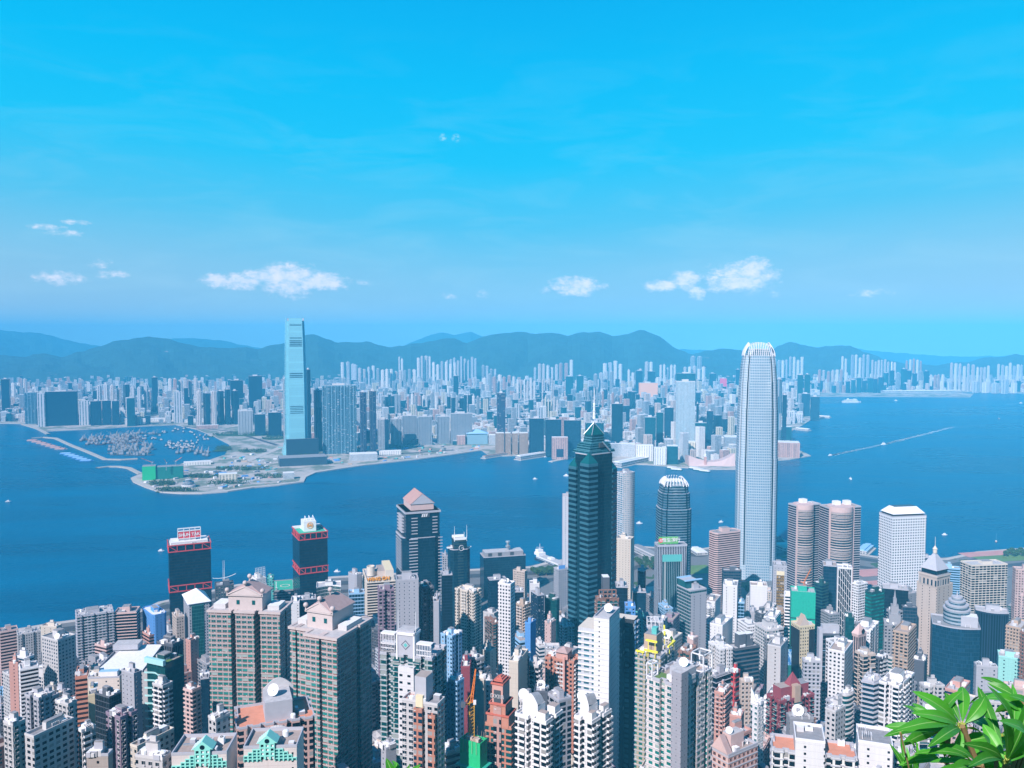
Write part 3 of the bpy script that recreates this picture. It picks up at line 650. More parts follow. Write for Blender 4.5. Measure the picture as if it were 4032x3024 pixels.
# ------------------------------------------------------------------ the near city: silhouette columns, roof line, distance, bearing, facade
TAB = """
0 0 70 2487 950 72 B pink gbr box|pink building with dark window bands
70 70 160 2500 930 70 g offwhite gk comb|low pale apartment block with cluttered roof
160 222 243 2467 1020 72 K cream gk box|cream building with sunken roof yard
80 80 150 2634 700 78 b white gbr box|white building with four deep brown window bands
35 70 82 2608 730 75 K salmon gk box|peach painted narrow block
297 302 447 2427 880 22 R lgrey gt comb|wide grey housing tower in tall ribs
447 449 536 2413 900 12 b pink gk box|brown and pink striped slab office
557 600 658 2423 900 40 k blue gb cham|light blue eight-sided tower with green roof pad
677 695 726 2430 850 35 g beige gk box|narrow beige tower with shaded small windows
722 744 826 2380 850 30 g lgrey gb box|grey tower under a white pyramid roof
841 848 921 2307 1050 14 G dgrey gt box|dark teal block with a tall thin mast
987 1010 1047 2280 1080 40 k white gk box|white tower carrying an open steel grid
1047 1050 1076 2275 1090 12 G teal gt box|narrow teal building with white end fin
297 343 345 2658 620 75 B brick gbr box|dark red brick tower with recessed window bands
478 527 557 2651 560 60 k lgrey gk box|grey tower with tiny square windows
373 430 477 2744 520 62 C dgrey gk box|black office block with cluttered roof
347 374 377 2731 560 80 N yellow gk box|plain pale yellow slab wall
417 473 540 2824 430 58 R mauve gk comb|mauve twin-winged apartment tower
163 227 297 2521 720 62 G offwhite gb box|white deco tower with a framed window column
97 152 205 2748 500 65 R lgrey gk comb|grey ribbed apartment tower in front
160 200 232 2742 530 65 R lgrey gk comb|pale ribbed apartment tower behind
212 247 270 2848 430 64 G green gt box|bright green apartment block
217 268 303 2771 465 62 R offwhite gk box|tall pale apartment block with roof house
13 50 100 2851 430 62 R offwhite gk box|white tower with two window columns
97 133 155 2898 400 62 R offwhite gk box|small white tower with window rows
307 326 377 2874 420 55 S offwhite gk box|white apartment block with orange awning
578 650 724 2614 600 66 C dgreen gt box|black green glass tower
617 680 722 2537 650 66 F dgrey gk box|tall black block with vertical grooves
722 757 791 2718 560 62 R pink gk comb|pinkish apartment tower with bay windows
788 789 822 2671 600 20 C navy gb box|plain navy slab
730 750 782 2521 800 60 k salmon gk box|slim salmon pink tower
343 344 400 2668 600 20 K cream gk box|cream block with one square opening
513 540 557 2938 400 62 G cream gk box|small cream villa block with tall windows
340 425 443 2968 330 50 K roof_x gk box|low block with a brown roof garden
533 640 672 2984 330 70 G offwhite gk box|white building with ribbed sunken terrace
1144 1178 1180 2370 850 70 N white gk box|plain white side wall tower
1180 1182 1244 2360 860 15 C navy gb box|dark glass block with white roof frames
1244 1246 1342 2313 900 12 C white gt conc|white tower with a concave dark front
1368 1400 1428 2263 1020 45 N lgrey gk cham|pale rounded blank tower
1430 1446 1555 2290 1000 15 b cream gbr box|cream building with brown window bands
1371 1374 1435 2337 900 12 c lblue gb box|clear glass tower with a white frame
1484 1490 1552 2323 720 12 R mauve gk comb|dark brown tower with vertical grooves
1561 1563 1648 2283 700 14 k lgrey gb box|grey panelled slab with one window column
1648 1665 1708 2313 720 20 R dgrey gk comb|dark tower with a turquoise rooftop pool
1706 1728 1731 2367 700 78 N lgrey gk box|slim plain grey slab
1740 1741 1781 2263 950 14 C navy gk box|flat navy slab beside the ringed tower
1740 1742 1763 2187 1200 14 G lgrey gb box|small grey building by the harbour
1791 1865 1895 2330 780 58 r cream gk comb|cream apartment tower with looped balconies
1920 1928 1995 2283 980 14 C navy gb box|dark office with sunken roof garden
1961 2010 2028 2300 700 66 r white gk box|slender white tower with dark window column
2020 2066 2076 2250 1100 60 g beige gk box|beige stepped building with roof huts
1992 1994 2062 2330 930 14 C navy gk box|low navy block
2085 2087 2124 2297 1050 12 N white gk box|plain white box with service yard
2180 2200 2238 2243 1150 26 G lgrey gb box|grey grid office with roof sign
2425 2484 2496 2123 1100 66 k cream gbr box|cream tower with tall slot windows
2032 2064 2089 2383 850 50 R tan gk box|brown tower with tangled balconies
2090 2118 2142 2343 820 14 G navy gb box|dark tower with a grey panel strip
2142 2190 2205 2363 830 50 C dgreen gt cham|dark green glass tower with orange corner
2067 2089 2110 2453 700 62 N blue gk box|royal blue and maroon slab
2145 2170 2189 2450 680 55 k pink gbr box|salmon block with a column of windows
2344 2350 2437 2357 680 12 R brown gt comb|brown framed residential tower with red crown
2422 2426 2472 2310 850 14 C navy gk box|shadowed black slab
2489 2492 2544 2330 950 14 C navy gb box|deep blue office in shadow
2510 2512 2545 2247 1000 18 C navy gk round|dark rounded tower
2460 2462 2502 2387 800 12 G blue gb box|blue tower with small windows
2450 2472 2500 2438 720 45 g offwhite gk box|small white tower with a stair roof
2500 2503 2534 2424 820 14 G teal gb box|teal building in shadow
2547 2550 2610 2480 760 12 B lgrey gk box|small grey building under a truss roof
2147 2260 2285 2604 560 66 r brick gk comb|terracotta apartment tower
2004 2040 2045 2604 520 72 N cream gk box|tall cream slab with dish
2044 2082 2086 2594 540 72 K dgrey gk box|dark grey slab with white roof
2085 2120 2136 2620 540 60 S offwhite gk box|white stepped flats with terraces
2044 2090 2118 2761 470 60 S offwhite gk box|white low flats with roof sheds
2104 2156 2160 2722 480 60 N dgrey gk box|dark grey blank cube with dish
2154 2200 2250 2756 470 30 H lgrey gk box|low grey slab with roof plant
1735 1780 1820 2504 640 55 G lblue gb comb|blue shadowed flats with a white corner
1836 1875 1906 2594 600 45 S offwhite gk box|pale flats with planted roof
1815 1850 1852 2624 580 70 N maroon gk box|dark red blank slab
1871 1905 1912 2671 530 70 N cream gk box|pale slab in front of white houses
1911 1930 1946 2690 545 45 G offwhite gk box|white house with small square windows
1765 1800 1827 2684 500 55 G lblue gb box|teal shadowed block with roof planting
2666 2718 2782 2325 930 24 c lgrey gt box|glass and grey tower with a roof frame
2788 2820 2921 2100 1250 26 b pink gbr cham|brown and pink striped tower
2843 2850 2920 2245 1080 16 c dgrey gb box|dark gridded office with white parapet
2847 2903 2905 2306 930 72 K white gk box|tall plain white tower
2903 2905 2931 2370 935 14 c lblue gb box|blue glass wing of stacked bays
2953 2955 3022 2303 1000 12 N white gk box|blank white tower with a roof notch
2950 2952 2980 2405 960 14 N lgrey gk box|small grey lift tower
3041 3045 3099 2225 1000 14 k lgrey gk box|grey tower with a golden glass front
3113 3116 3212 2327 900 12 N green gk box|block wrapped in green scaffold netting
3090 3092 3120 2340 930 12 B white gk box|white and black banded strip tower
3206 3238 3262 2300 950 35 B dgreen gb box|dark teal banded tower
3238 3242 3296 2225 980 12 c navy gb box|dark teal office with stepped roof
3296 3298 3356 2232 960 12 N white gk box|white tower with zigzag lattice screen
3231 3240 3306 2495 700 14 c dgrey gk box|tall black glass tower
3357 3380 3415 2300 920 30 r white gk box|white banded tower with blank side
3326 3329 3364 2428 800 14 C dgreen gt box|small dark green glass building
3300 3303 3340 2530 720 14 g lgrey gk box|slim grey tower beside black glass
3407 3433 3483 2333 850 28 B dgreen gg box|green banded tower with pale side wall
3472 3476 3577 2313 950 14 C black gk box|large black glass box
3478 3482 3565 2455 800 14 G grey gk comb|grey stepped deco tower
3550 3556 3612 2388 900 18 C dgrey gb box|dark office with skylight roof
3575 3580 3615 2524 760 16 B dgrey gb box|dark green office with planted terrace
3115 3150 3208 2465 740 14 g yellow gk box|beige gabled tower with dotted windows
3159 3165 3232 2598 650 12 G lgrey gk box|pale office with window rows
2863 2896 2990 2554 720 20 B dgrey gb box|black office with white roof edge
3019 3030 3118 2548 700 16 C dgreen gk box|dark block carrying a giant billboard
3009 3016 3064 2508 760 16 R grey gk box|grey shaft with framed panels
2796 2838 2856 2530 760 60 C navy gk box|black cube building with white cap
2796 2845 2886 2462 830 60 k white gk box|white building with sparse windows
2706 2730 2750 2514 700 45 K pink gk box|small pinkish tower
2739 2742 2790 2638 560 14 c dgrey gb box|low dark glass office
2791 2820 2880 2660 560 45 B navy gk box|dark glass office with white ledges
2813 2848 2878 2728 520 58 r salmon gk box|pink slim apartment tower
2879 2896 2914 2644 560 40 H red gk box|narrow tower with red panels
2911 2918 2967 2678 550 12 r beige gk box|beige tower of small windows
2873 2918 2930 2821 500 64 N salmon gk box|blank dusty pink block
2956 2984 3008 2771 470 40 G white gt box|white and teal tower with a sloping roof
3019 3070 3207 2761 520 28 R maroon gk comb|maroon stepped apartment tower
3096 3110 3204 2824 450 16 K grey gk box|grey roof block with big dish
3462 3540 3600 2701 520 56 S white gk comb|white apartment tower with dark balconies
3398 3440 3459 2684 560 60 b lgrey gb curve|curved grey tower with slanting balconies
3308 3336 3370 2734 560 45 b offwhite gt round|round striped building with teal windows
3367 3398 3447 2578 640 14 H beige gk comb|beige tower with a framed square
3447 3465 3496 2590 640 40 S dgrey gk box|dark sided tower of balconies
3355 3380 3412 2500 740 30 F pink gk box|pink gabled tower with round clock
3385 3400 3440 2470 780 30 g white gk box|white tower with stacked terraces
3600 3640 3652 2604 680 70 N dgrey gk box|dark grey blank block
3610 3690 3752 2310 900 30 K beige gk box|tall beige hotel tower with pyramid roof
3783 3827 3967 2225 1100 12 H cream gk box|cream grid office with deep square windows
3987 4000 4090 2239 1020 14 G pink gbr box|pink grid tower cut by the frame
3837 3842 3973 2398 860 14 F navy gk curve|curved black tower with white verticals
3835 3845 3929 2618 640 16 K lgrey gk box|low grey block with roof ducts
3928 3932 4026 2581 700 12 K mint gk box|mint tiled blank building
3600 3620 3730 2804 450 22 H white gk box|white villa flats with deep balconies
3730 3745 3830 2860 430 22 G pink gk box|pink low flats behind leaves
3840 3860 3960 2760 520 22 G offwhite gk box|pale low building with roof sheds
3950 3960 4080 2700 560 14 H pink gk box|pinkish low building with skylight
3620 3640 3720 2700 600 30 R offwhite gk comb|white flats behind the branch tips
3600 3606 3683 2192 1250 14 C lgrey gb box|greenish glass building beside white tower
3695 3700 3783 2232 1270 10 B lblue gb box|long low civic building with glass roof
600 640 680 2700 520 62 S offwhite gk box|low white flats beside wavy tower
820 850 905 2830 400 55 G offwhite gk box|white block with grey roof sheds
1500 1520 1560 2946 430 40 N lgrey gk box|small grey box with rubble roof
1735 1760 1830 2960 440 30 B offwhite gbr box|low white block with brown bands
2850 2890 2960 2900 430 35 S salmon gk box|peach stepped flats
3250 3290 3330 2800 500 40 G offwhite gk box|grey white terrace house
""".strip().split('\n')
EXTRA = {  # description start -> options
 'wide grey housing': dict(ledge=(.7, .5)), 'brown and pink striped slab': dict(ledge=(.5, .9)), 'pink building with dark': dict(ledge=(.5, 1.2)), 'white building with four': dict(ledge=(.5, 1.3)),
 'dark red brick': dict(ledge=(.35, 1.5)), 'mauve twin': dict(windows=('offwhite', 'glass_dark', True, 90)), 'grey ribbed': dict(windows=('lgrey', 'glass_dark', True, 90)), 'pale ribbed': dict(windows=('lgrey', 'glass_dark', True, 60)),
 'white tower with two': dict(windows=('offwhite', 'glass_dark', True, 80)), 'white apartment block with orange': dict(balc=('white', None, 60)), 'bright green': dict(windows=('green', 'glass_dark', False, 50)),
 'tall pale apartment': dict(windows=('offwhite', 'glass_dark', True, 70)), 'pinkish apartment': dict(ledge=(.3, .6)), 'cream building with brown': dict(ledge=(.9, 1.1)), 'dark brown tower': dict(ledge=(.3, .4)),
 'cream apartment tower': dict(balc=('cream', None, 90)), 'terracotta': dict(balc=('offwhite', None, 90), ledge=(.15, .3)), 'brown framed': dict(balc=('brown', 'glass_teal', 80)), 'brown and pink striped tower': dict(ledge=(.5, 1.6)),
 'pale flats with': dict(balc=('offwhite', None, 40)), 'white stepped flats': dict(balc=('offwhite', None, 40)), 'white low flats': dict(balc=('offwhite', None, 30)), 'white villa': dict(balc=('white', 'glass_teal', 60)),
 'pink slim': dict(balc=('salmon', None, 60)), 'maroon stepped': dict(balc=('maroon', 'glass_teal', 90)), 'white apartment tower with dark': dict(balc=('white', None, 100)), 'curved grey tower': dict(ledge=(1.1, .8)),
 'round striped': dict(ledge=(.6, 1.0)), 'white and teal tower': dict(windows=('white', 'glass_teal', False, 90)), 'cream grid office': dict(ledge=(.5, .5)), 'black office with white': dict(ledge=(.7, .5)), 'dark glass office with white ledges': dict(ledge=(.6, .3)),
 'green banded': dict(ledge=(.3, .5)), 'white and black banded': dict(ledge=(.8, 1.0)), 'dark teal banded': dict(ledge=(.6, .6)), 'white banded': dict(ledge=(.5, .6)), 'white tower with stacked': dict(ledge=(.6, .8)), 'beige tower with a framed': dict(ledge=(.3, .6)),
 'dark sided': dict(balc=('offwhite', None, 40)), 'pale office with window': dict(ledge=(.3, .6)), 'small grey building under': dict(ledge=(.4, 1.0)), 'peach stepped': dict(balc=('salmon', None, 40)), 'beige tower of': dict(windows=('beige', 'glass_dark', True, 90)),
 'white building with ribbed': dict(windows=('offwhite', 'glass_dark', True, 30)), 'low white flats beside': dict(balc=('white', None, 30)), 'grey tower with tiny': dict(windows=('lgrey', 'glass_dark', False, 80)), 'low white block with brown': dict(ledge=(.4, 1.2)),
 'light blue eight': dict(roof='roof_white'), 'dark tower with a turquoise': dict(ledge=(.4, .5)), 'slender white tower': dict(roof='roof_white'), 'brown tower with tangled': dict(balc=('beige', None, 60)), 'pink low flats': dict(windows=('pink', 'glass_dark', True, 40)), 'low block with a brown': dict(roof='roof_brown'),
}
COLS['roof_x'] = (.40, .34, .31)
BLD = {}
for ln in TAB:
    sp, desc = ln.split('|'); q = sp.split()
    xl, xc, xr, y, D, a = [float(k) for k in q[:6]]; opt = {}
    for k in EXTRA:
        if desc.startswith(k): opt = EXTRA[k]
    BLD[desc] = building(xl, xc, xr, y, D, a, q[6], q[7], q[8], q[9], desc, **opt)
def B_(s):
    for k in BLD:
        if k.startswith(s): return BLD[k]
    raise KeyError(s)
# ------------------------------------------------------------------ named towers of the near shore
def lp(B, a, b, z): return (B[1].x + B[2].x * a + B[3].x * b, B[1].y + B[2].y * a + B[3].y * b, z)
def lbox(B, mb, a0, a1, b0, b1, z0, z1, m, top=None):
    P = [lp(B, a, b, 0)[:2] for a, b in ((a0, b0), (a1, b0), (a1, b1), (a0, b1))]
    mb.prism(P, z0, z1, m, top if top else m, bottom=True)
def lhip(B, mb, a0, a1, b0, b1, z0, z1, m, ra=.5, rb=.5):
    """pyramid, hip or (ra = 0) gable roof with its ridge along u"""
    ca, cb = (a0 + a1) / 2, (b0 + b1) / 2; ha = (a1 - a0) / 2 * (1 - 2 * ra) if ra < .5 else 0
    q = [lp(B, a0, b0, z0), lp(B, a1, b0, z0), lp(B, a1, b1, z0), lp(B, a0, b1, z0)]
    r0, r1 = lp(B, ca - ha, cb, z1), lp(B, ca + ha, cb, z1)
    if ha < .01:
        for i in range(4): mb.face([q[i], q[(i + 1) % 4], r0], m)
    else:
        mb.face([q[0], q[1], r1, r0], m); mb.face([q[1], q[2], r1], m); mb.face([q[2], q[3], r0, r1], m); mb.face([q[3], q[0], r0], m)
def text_obj(s, size, loc, yaw, m, parent, name='sign_lettering', ext=.15, bold=0.0):
    cu = bpy.data.curves.new(name, 'FONT'); cu.body = s; cu.size = size; cu.extrude = ext; cu.align_x = 'CENTER'; cu.align_y = 'CENTER'; cu.offset = bold
    to = bpy.data.objects.new('tmp', cu); COL.objects.link(to)
    dg = bpy.context.evaluated_depsgraph_get(); me = bpy.data.meshes.new_from_object(to.evaluated_get(dg)); bpy.data.objects.remove(to)
    me.materials.clear(); me.materials.append(M[m]); o = bpy.data.objects.new(name, me); COL.objects.link(o)
    o.parent = parent; base = parent.location if parent.parent is None else parent.parent.location
    o.location = Vector(loc) - base; o.rotation_euler = (R(90), 0, yaw); return o
def yaw_u(B): return math.atan2(B[2].y, B[2].x)                 # lettering reading along the right-going face
def yaw_v(B): return math.atan2(-B[3].y, -B[3].x)               # lettering on the left-going face
def mast(B, a, b, z0, z1, r=.5, m='metal_white', name='mast'):
    mb = MB(); mb.tube(lp(B, a, b, z0), lp(B, a, b, z1), r, m, 6, r * .4); return part(B, mb, name)
mat('sign_red', (.60, .05, .07)); mat('sign_orange', (.80, .33, .03)); mat('sign_green', (.12, .42, .10)); mat('cast_red', (.75, .06, .04)); mat('crest_red', (.50, .13, .09)); mat('pinkroof', (.40, .28, .27), var=.25); mat('crane_yellow', (.85, .74, .05)); mat('crane_orange', (.85, .22, .02))

def truss_band(B, z0, z1, W, L, m='red'):
    mb = MB(); e = .9
    for z in (z0, z1 - 1.2):
        lbox(B, mb, -e, W + e, -e, 0, z, z + 1.2, m); lbox(B, mb, -e, 0, 0, L + e, z, z + 1.2, m); lbox(B, mb, W, W + e, 0, L + e, z, z + 1.2, m)
    for face_, ln in (('u', W), ('v', L)):
        n = 5 if ln > 30 else 4
        for i in range(n):
            t0, t1 = ln * i / n, ln * (i + 1) / n; zz = (z0 + 1, z1 - 1) if i % 2 else (z1 - 1, z0 + 1)
            if face_ == 'u':
                mb.tube(lp(B, t0, -.4, z0), lp(B, t0, -.4, z1), .45, m, 5)
                if i in (0, n - 1): mb.tube(lp(B, t0, -.4, zz[0]), lp(B, t1, -.4, zz[1]), .4, m, 5)
            else:
                mb.tube(lp(B, -.4, t0, z0), lp(B, -.4, t0, z1), .45, m, 5); mb.tube(lp(B, -.4, t0, zz[0]), lp(B, -.4, t1, zz[1]), .4, m, 5)
    mb.tube(lp(B, W, -.4, z0), lp(B, W, -.4, z1), .45, m, 5)
    return part(B, mb, 'truss_band')

# the two dark towers with red trusses
B = building(657, 664, 829, 2150, 1063, 14, 'c', (.004, .016, .03), 'gb', 'box', 'dark glass tower with red trusses and a red rooftop name sign', hut=False, clutter=5, roof='roof_white', depth=36)
W, L, zt = B[4], B[5], B[6]
truss_band(B, zt - 9, zt + .6, W, L); truss_band(B, zt - 62, zt - 53, W, L); truss_band(B, zt - 116, zt - 108, W, L)
mb = MB(); lbox(B, mb, 3, W - 3, 5, L - 4, zt - 1, zt + 2.5, 'offwhite', 'roof_white'); lbox(B, mb, 12, W - 17, 14, 20, zt + 2.5, zt + 9, 'metal_white', 'roof_white'); part(B, mb, 'penthouse')
mb = MB(); lbox(B, mb, 12, 40, 12.6, 13.4, zt + 5, zt + 14.5, 'sign_red')
for z in (zt + 5, zt + 14.5, zt + 18): lbox(B, mb, 11.6, 40.4, 12.2, 12.8, z, z + .6, 'metal_white'); lbox(B, mb, 11.6, 40.4, 16, 16.6, z, z + .6, 'metal_white')
for a in (11.6, 19, 26, 33, 39.8): lbox(B, mb, a, a + .6, 12.2, 12.8, zt + 2, zt + 18.4, 'metal_white'); lbox(B, mb, a, a + .6, 16, 16.6, zt + 2, zt + 18.4, 'metal_white')
s_ = part(B, mb, 'roof_sign'); text_obj('SHUN TAK', 5.4, lp(B, 26, 12.3, zt + 9.8), yaw_u(B), 'white', s_, bold=.12)
B = building(1151, 1178, 1289, 2103, 1090, 26, 'c', (.004, .016, .03), 'gb', 'box', 'dark glass tower with red trusses and a white rooftop cube', hut=False, clutter=4, roof='roof_green')
W, L, zt = B[4], B[5], B[6]
truss_band(B, zt - 9, zt + .6, W, L); truss_band(B, zt - 55, zt - 46, W, L)
mb = MB(); lbox(B, mb, W * .25, W * .68, L * .3, L * .75, zt - 1, zt + 13, 'metal_white', 'roof_white'); lbox(B, mb, 0, W, L * .85, L, zt - 1, zt + 1.5, 'roof_white')
for a in (.28, .42, .56): mb.tube(lp(B, W * a, L * .4, zt + 13), lp(B, W * a + 2, L * .5, zt + 19), .35, 'metal_white', 5); mb.tube(lp(B, W * a + 4, L * .4, zt + 13), lp(B, W * a + 2, L * .5, zt + 19), .35, 'metal_white', 5)
ph = part(B, mb, 'penthouse'); mb = MB()
c0 = W * .465
for k in range(20):
    t0, t1 = math.pi * 2 * k / 20, math.pi * 2 * (k + 1) / 20
    mb.tube(lp(B, c0 + 4 * math.cos(t0), L * .3 - .3, zt + 7 + 4 * math.sin(t0)), lp(B, c0 + 4 * math.cos(t1), L * .3 - .3, zt + 7 + 4 * math.sin(t1)), .35, 'sign_orange', 4)
for p0, p1 in (((-2.4, -2), (-2, 2.2)), ((-2, 2.2), (-.6, -1.6)), ((-.6, -1.6), (.6, 2.4)), ((.6, 2.4), (1.6, -1.8)), ((1.6, -1.8), (2.6, 1.6))): mb.tube(lp(B, c0 + p0[0], L * .3 - .35, zt + 7 + p0[1]), lp(B, c0 + p1[0], L * .3 - .35, zt + 7 + p1[1]), .4, 'sign_orange', 4)
part(B, mb, 'emblem', ph)

# podium with the green helicopter pad
B = building(1047, 1049, 1155, 2328, 1130, 16, 'B', 'grey', 'gb', 'box', 'low podium with a green painted helicopter pad', hut=False, clutter=2, roof='roof_green', depth=50)
mb = MB(); n = 24; P0 = [lp(B, B[4] * .7 + 7 * math.cos(t), 24 + 7 * math.sin(t), B[6] - 1.1) for t in [2 * math.pi * i / n for i in range(n)]]; P1 = [lp(B, B[4] * .7 + 5.6 * math.cos(t), 24 + 5.6 * math.sin(t), B[6] - 1.1) for t in [2 * math.pi * i / n for i in range(n)]]
for i in range(n): mb.face([P0[i], P0[(i + 1) % n], P1[(i + 1) % n], P1[i]], 'cream')
lbox(B, mb, B[4] * .35, B[4] * .35 + .8, 2, 46, B[6] - 1.12, B[6] - 1.05, 'white'); part(B, mb, 'landing_marking')

def ledge1(B, a0, a1, b0, b1, z): mb = MB(); lbox(B, mb, a0, a1, b0, b1, z, z + .95, 'lgrey'); part(B, mb, 'ledge')
# dark ringed tower with the pink gabled crown
B = building(1553, 1590, 1740, 2122, 1040, 20, 'C', (.006, .03, .045), 'gb', 'cham', 'dark glass tower with a pink gabled crown', hut=False, clutter=0)
W, L, zt = B[4], B[5], B[6]; z2 = zt + 34
mb = MB(); P = [lp(B, a * W, b * L, 0)[:2] for a, b in ((.06, .0), (.94, .0), (.94, .94), (.06, .94))]; mb.prism(P, zt - 1, z2, fmat('C', (.006, .03, .045), 'gb'), 'roof_grey'); up = part(B, mb, 'upper_shaft')
mb = MB(); z = zt - 2
while z > zt - 100: ledge1(B, W * .14, W * .36, -1.0, 0, z); ledge1(B, W * .90, W + .8, -.8, 0, z); ledge1(B, -.8, 0, L * .25, L * .8, z); z -= 4.0
z = z2 - 9
while z > zt + 4: ledge1(B, W * .2, W * .36, -.9, 0, z); ledge1(B, W * .75, W * .88, -.9, 0, z); ledge1(B, -.2, W * .06, L * .2, L * .7, z); z -= 4.0
mb = MB(); lbox(B, mb, W * .03, W * .97, -1.5, L * .9, z2 - 2.5, z2, 'lgrey', 'roof_grey'); part(B, mb, 'parapet')
mb = MB(); a0, a1, b0, b1 = W * .22, W * .82, L * .12, L * .85; lbox(B, mb, a0, a1, b0, b1, z2, z2 + 8, 'pink')
q = [lp(B, a0 - 1, b0 - 1, z2 + 8), lp(B, a1 + 1, b0 - 1, z2 + 8), lp(B, a1 + 1, b1 + 1, z2 + 8), lp(B, a0 - 1, b1 + 1, z2 + 8)]; ca = (a0 + a1) / 2
r0, r1 = lp(B, ca, b0 - 1, z2 + 21), lp(B, ca, b1 + 1, z2 + 21)
mb.face([q[0], q[1], r0], 'lgrey'); mb.face([q[1], q[2], r1, r0], 'pinkroof'); mb.face([q[2], q[3], r1], 'lgrey'); mb.face([q[3], q[0], r0, r1], 'pinkroof')
for k in range(9):
    f = k / 8
    for s in (-1, 1): e = ca + s * (a1 - a0 + 2) / 2; mb.tube(lp(B, e, b0 - 1 + (b1 - b0 + 2) * f, z2 + 8.3), lp(B, ca, b0 - 1 + (b1 - b0 + 2) * f, z2 + 21.4), .35, 'salmon', 4)
part(B, mb, 'crown_roof'); mb = MB()
for k in range(3): mb.face([lp(B, W * .48 + k * 2.6 - 1.2, -1.62, z2 - 7.2), lp(B, W * .48 + k * 2.6 + .4, -1.62, z2 - 7.2), lp(B, W * .48 + k * 2.6 + 1.8, -1.62, z2 - 3.2), lp(B, W * .48 + k * 2.6 + .2, -1.62, z2 - 3.2)], 'white')
lbox(B, mb, W * .45, W * .67, -1.6, -1.2, z2 - 8, z2 - 2.6, 'metal_dark'); part(B, mb, 'wall_emblem')

# slim tower with the ring letter and four antennas
B = building(1760, 1775, 1853, 2165, 1050, 16, 'C', (.008, .035, .045), 'gb', 'cham', 'dark teal tower with a white ring emblem and corner antennas', hut=False, clutter=2)
W, L, zt = B[4], B[5], B[6]; mb = MB(); P = [lp(B, W * (.5 + .32 * math.sin(t)), L * .12 - 2.2 * math.cos(t) - 1, 0)[:2] for t in [-1.5 + 3.0 * i / 8 for i in range(9)]] + [lp(B, W * .8, L * .8, 0)[:2], lp(B, W * .2, L * .8, 0)[:2]]
mb.prism(P, zt - 130, zt + 12, fmat('B', (.02, .05, .06), 'gb'), 'roof_pale'); part(B, mb, 'bowed_shaft')
mb = MB(); lbox(B, mb, W * .2, W * .8, 0, .8, zt + 12, zt + 15, 'metal_white'); lbox(B, mb, W * .2, W * .8, L * .7, L * .74, zt + 12, zt + 15, 'metal_white'); lbox(B, mb, -W * .12, W * .16, L * .3, L * .5, zt, zt + 1, 'metal_white'); lbox(B, mb, W * .84, W * 1.1, L * .3, L * .5, zt, zt + 1, 'metal_white'); part(B, mb, 'roof_frame')
for a, b, h in ((.2, .05, 30), (.26, .4, 20), (.76, .4, 20), (.82, .05, 31)): mast(B, W * a, L * b, zt + 10, zt + h, .45, name='antenna')
mb = MB(); n = 22
for k in range(2, n):
    t0, t1 = 2 * math.pi * k / n, 2 * math.pi * (k + 1) / n
    mb.tube(lp(B, W * .5 + 3 * math.cos(t0), -4.0, zt + 2.5 + 3.4 * math.sin(t0)), lp(B, W * .5 + 3 * math.cos(t1), -4.0, zt + 2.5 + 3.4 * math.sin(t1)), .35, 'white', 4)
mb.tube(lp(B, W * .5, -4, zt + 2.5), lp(B, W * .5 + 3, -4, zt + 2.5), .35, 'white', 4); part(B, mb, 'ring_emblem')
# wide dark slab at the water
B = building(1890, 1905, 2070, 2195, 1300, 14, 'C', (.012, .035, .055), 'gb', 'box', 'wide dark slab at the water with a round mast', hut=False, clutter=4, depth=30)
W, L, zt = B[4], B[5], B[6]; mb = MB(); lbox(B, mb, 3, W - 3, 4, L - 4, zt - 1, zt + 6, 'grey', 'roof_pale')
for a in (8, 24, 44): lbox(B, mb, a, a + 6, 3.4, 4, zt, zt + 5, 'metal_dark')
part(B, mb, 'penthouse'); mb = MB(); x, y, _ = lp(B, W * .62, 14, 0); mb.lathe(x, y, [(2.2, zt + 5), (2.2, zt + 10), (4, zt + 11), (4, zt + 13), (2, zt + 14), (2, zt + 18), (4, zt + 19), (3.5, zt + 21), (.02, zt + 21)], 'steel', 12); part(B, mb, 'radar_mast')

# ---- star-plan teal tower
mtl = fmat('B', (.03, .12, .13), 'gt'); teal_st = facade((.038, .145, .20), (.003, .012, .02), 'B', 5.6, 3, 1, .56, 2.0); dkc = facade((.01, .05, .065), (.008, .04, .055), 'C', 4.0, 1.8, .92, .86, .5)
B = building(2254, 2320, 2423, 1790, 868, 38, 'C', (.005, .028, .042), (.004, .026, .04), 'cham', 'tall teal glass tower with a stepped crown and mast', hut=False, clutter=0)
W, L, zt = B[4], B[5], B[6]
mbT = [((0, 0), 2.0, 0.0), ((W * -.02, L * .98), 3, 0), ((W, 0), 0, 0)]
def turret(B, a, b, r, z0, z1, hcap, m, rot=0):
    mb = MB(); P = [lp(B, a + r * math.cos(t), b + r * math.sin(t), 0)[:2] for t in [R(45) + rot + math.pi / 2 * i for i in range(4)]]
    mb.prism(P, z0, z1, m, 'dgrey'); ap = lp(B, a, b, z1 + hcap)
    for i in range(4): mb.face([(*P[i], z1), (*P[(i + 1) % 4], z1), ap], M['glass_teal'])
    return part(B, mb, 'corner_bay')
zb_ = -10
turret(B, W * .02, 1.0, 9.5, zb_, zt - 9, 11, teal_st); turret(B, W * .1, L * .92, 8.5, zb_, zt - 15, 11, teal_st); turret(B, W * .97, L * .25, 8, zb_, zt - 19, 10, teal_st, R(20))
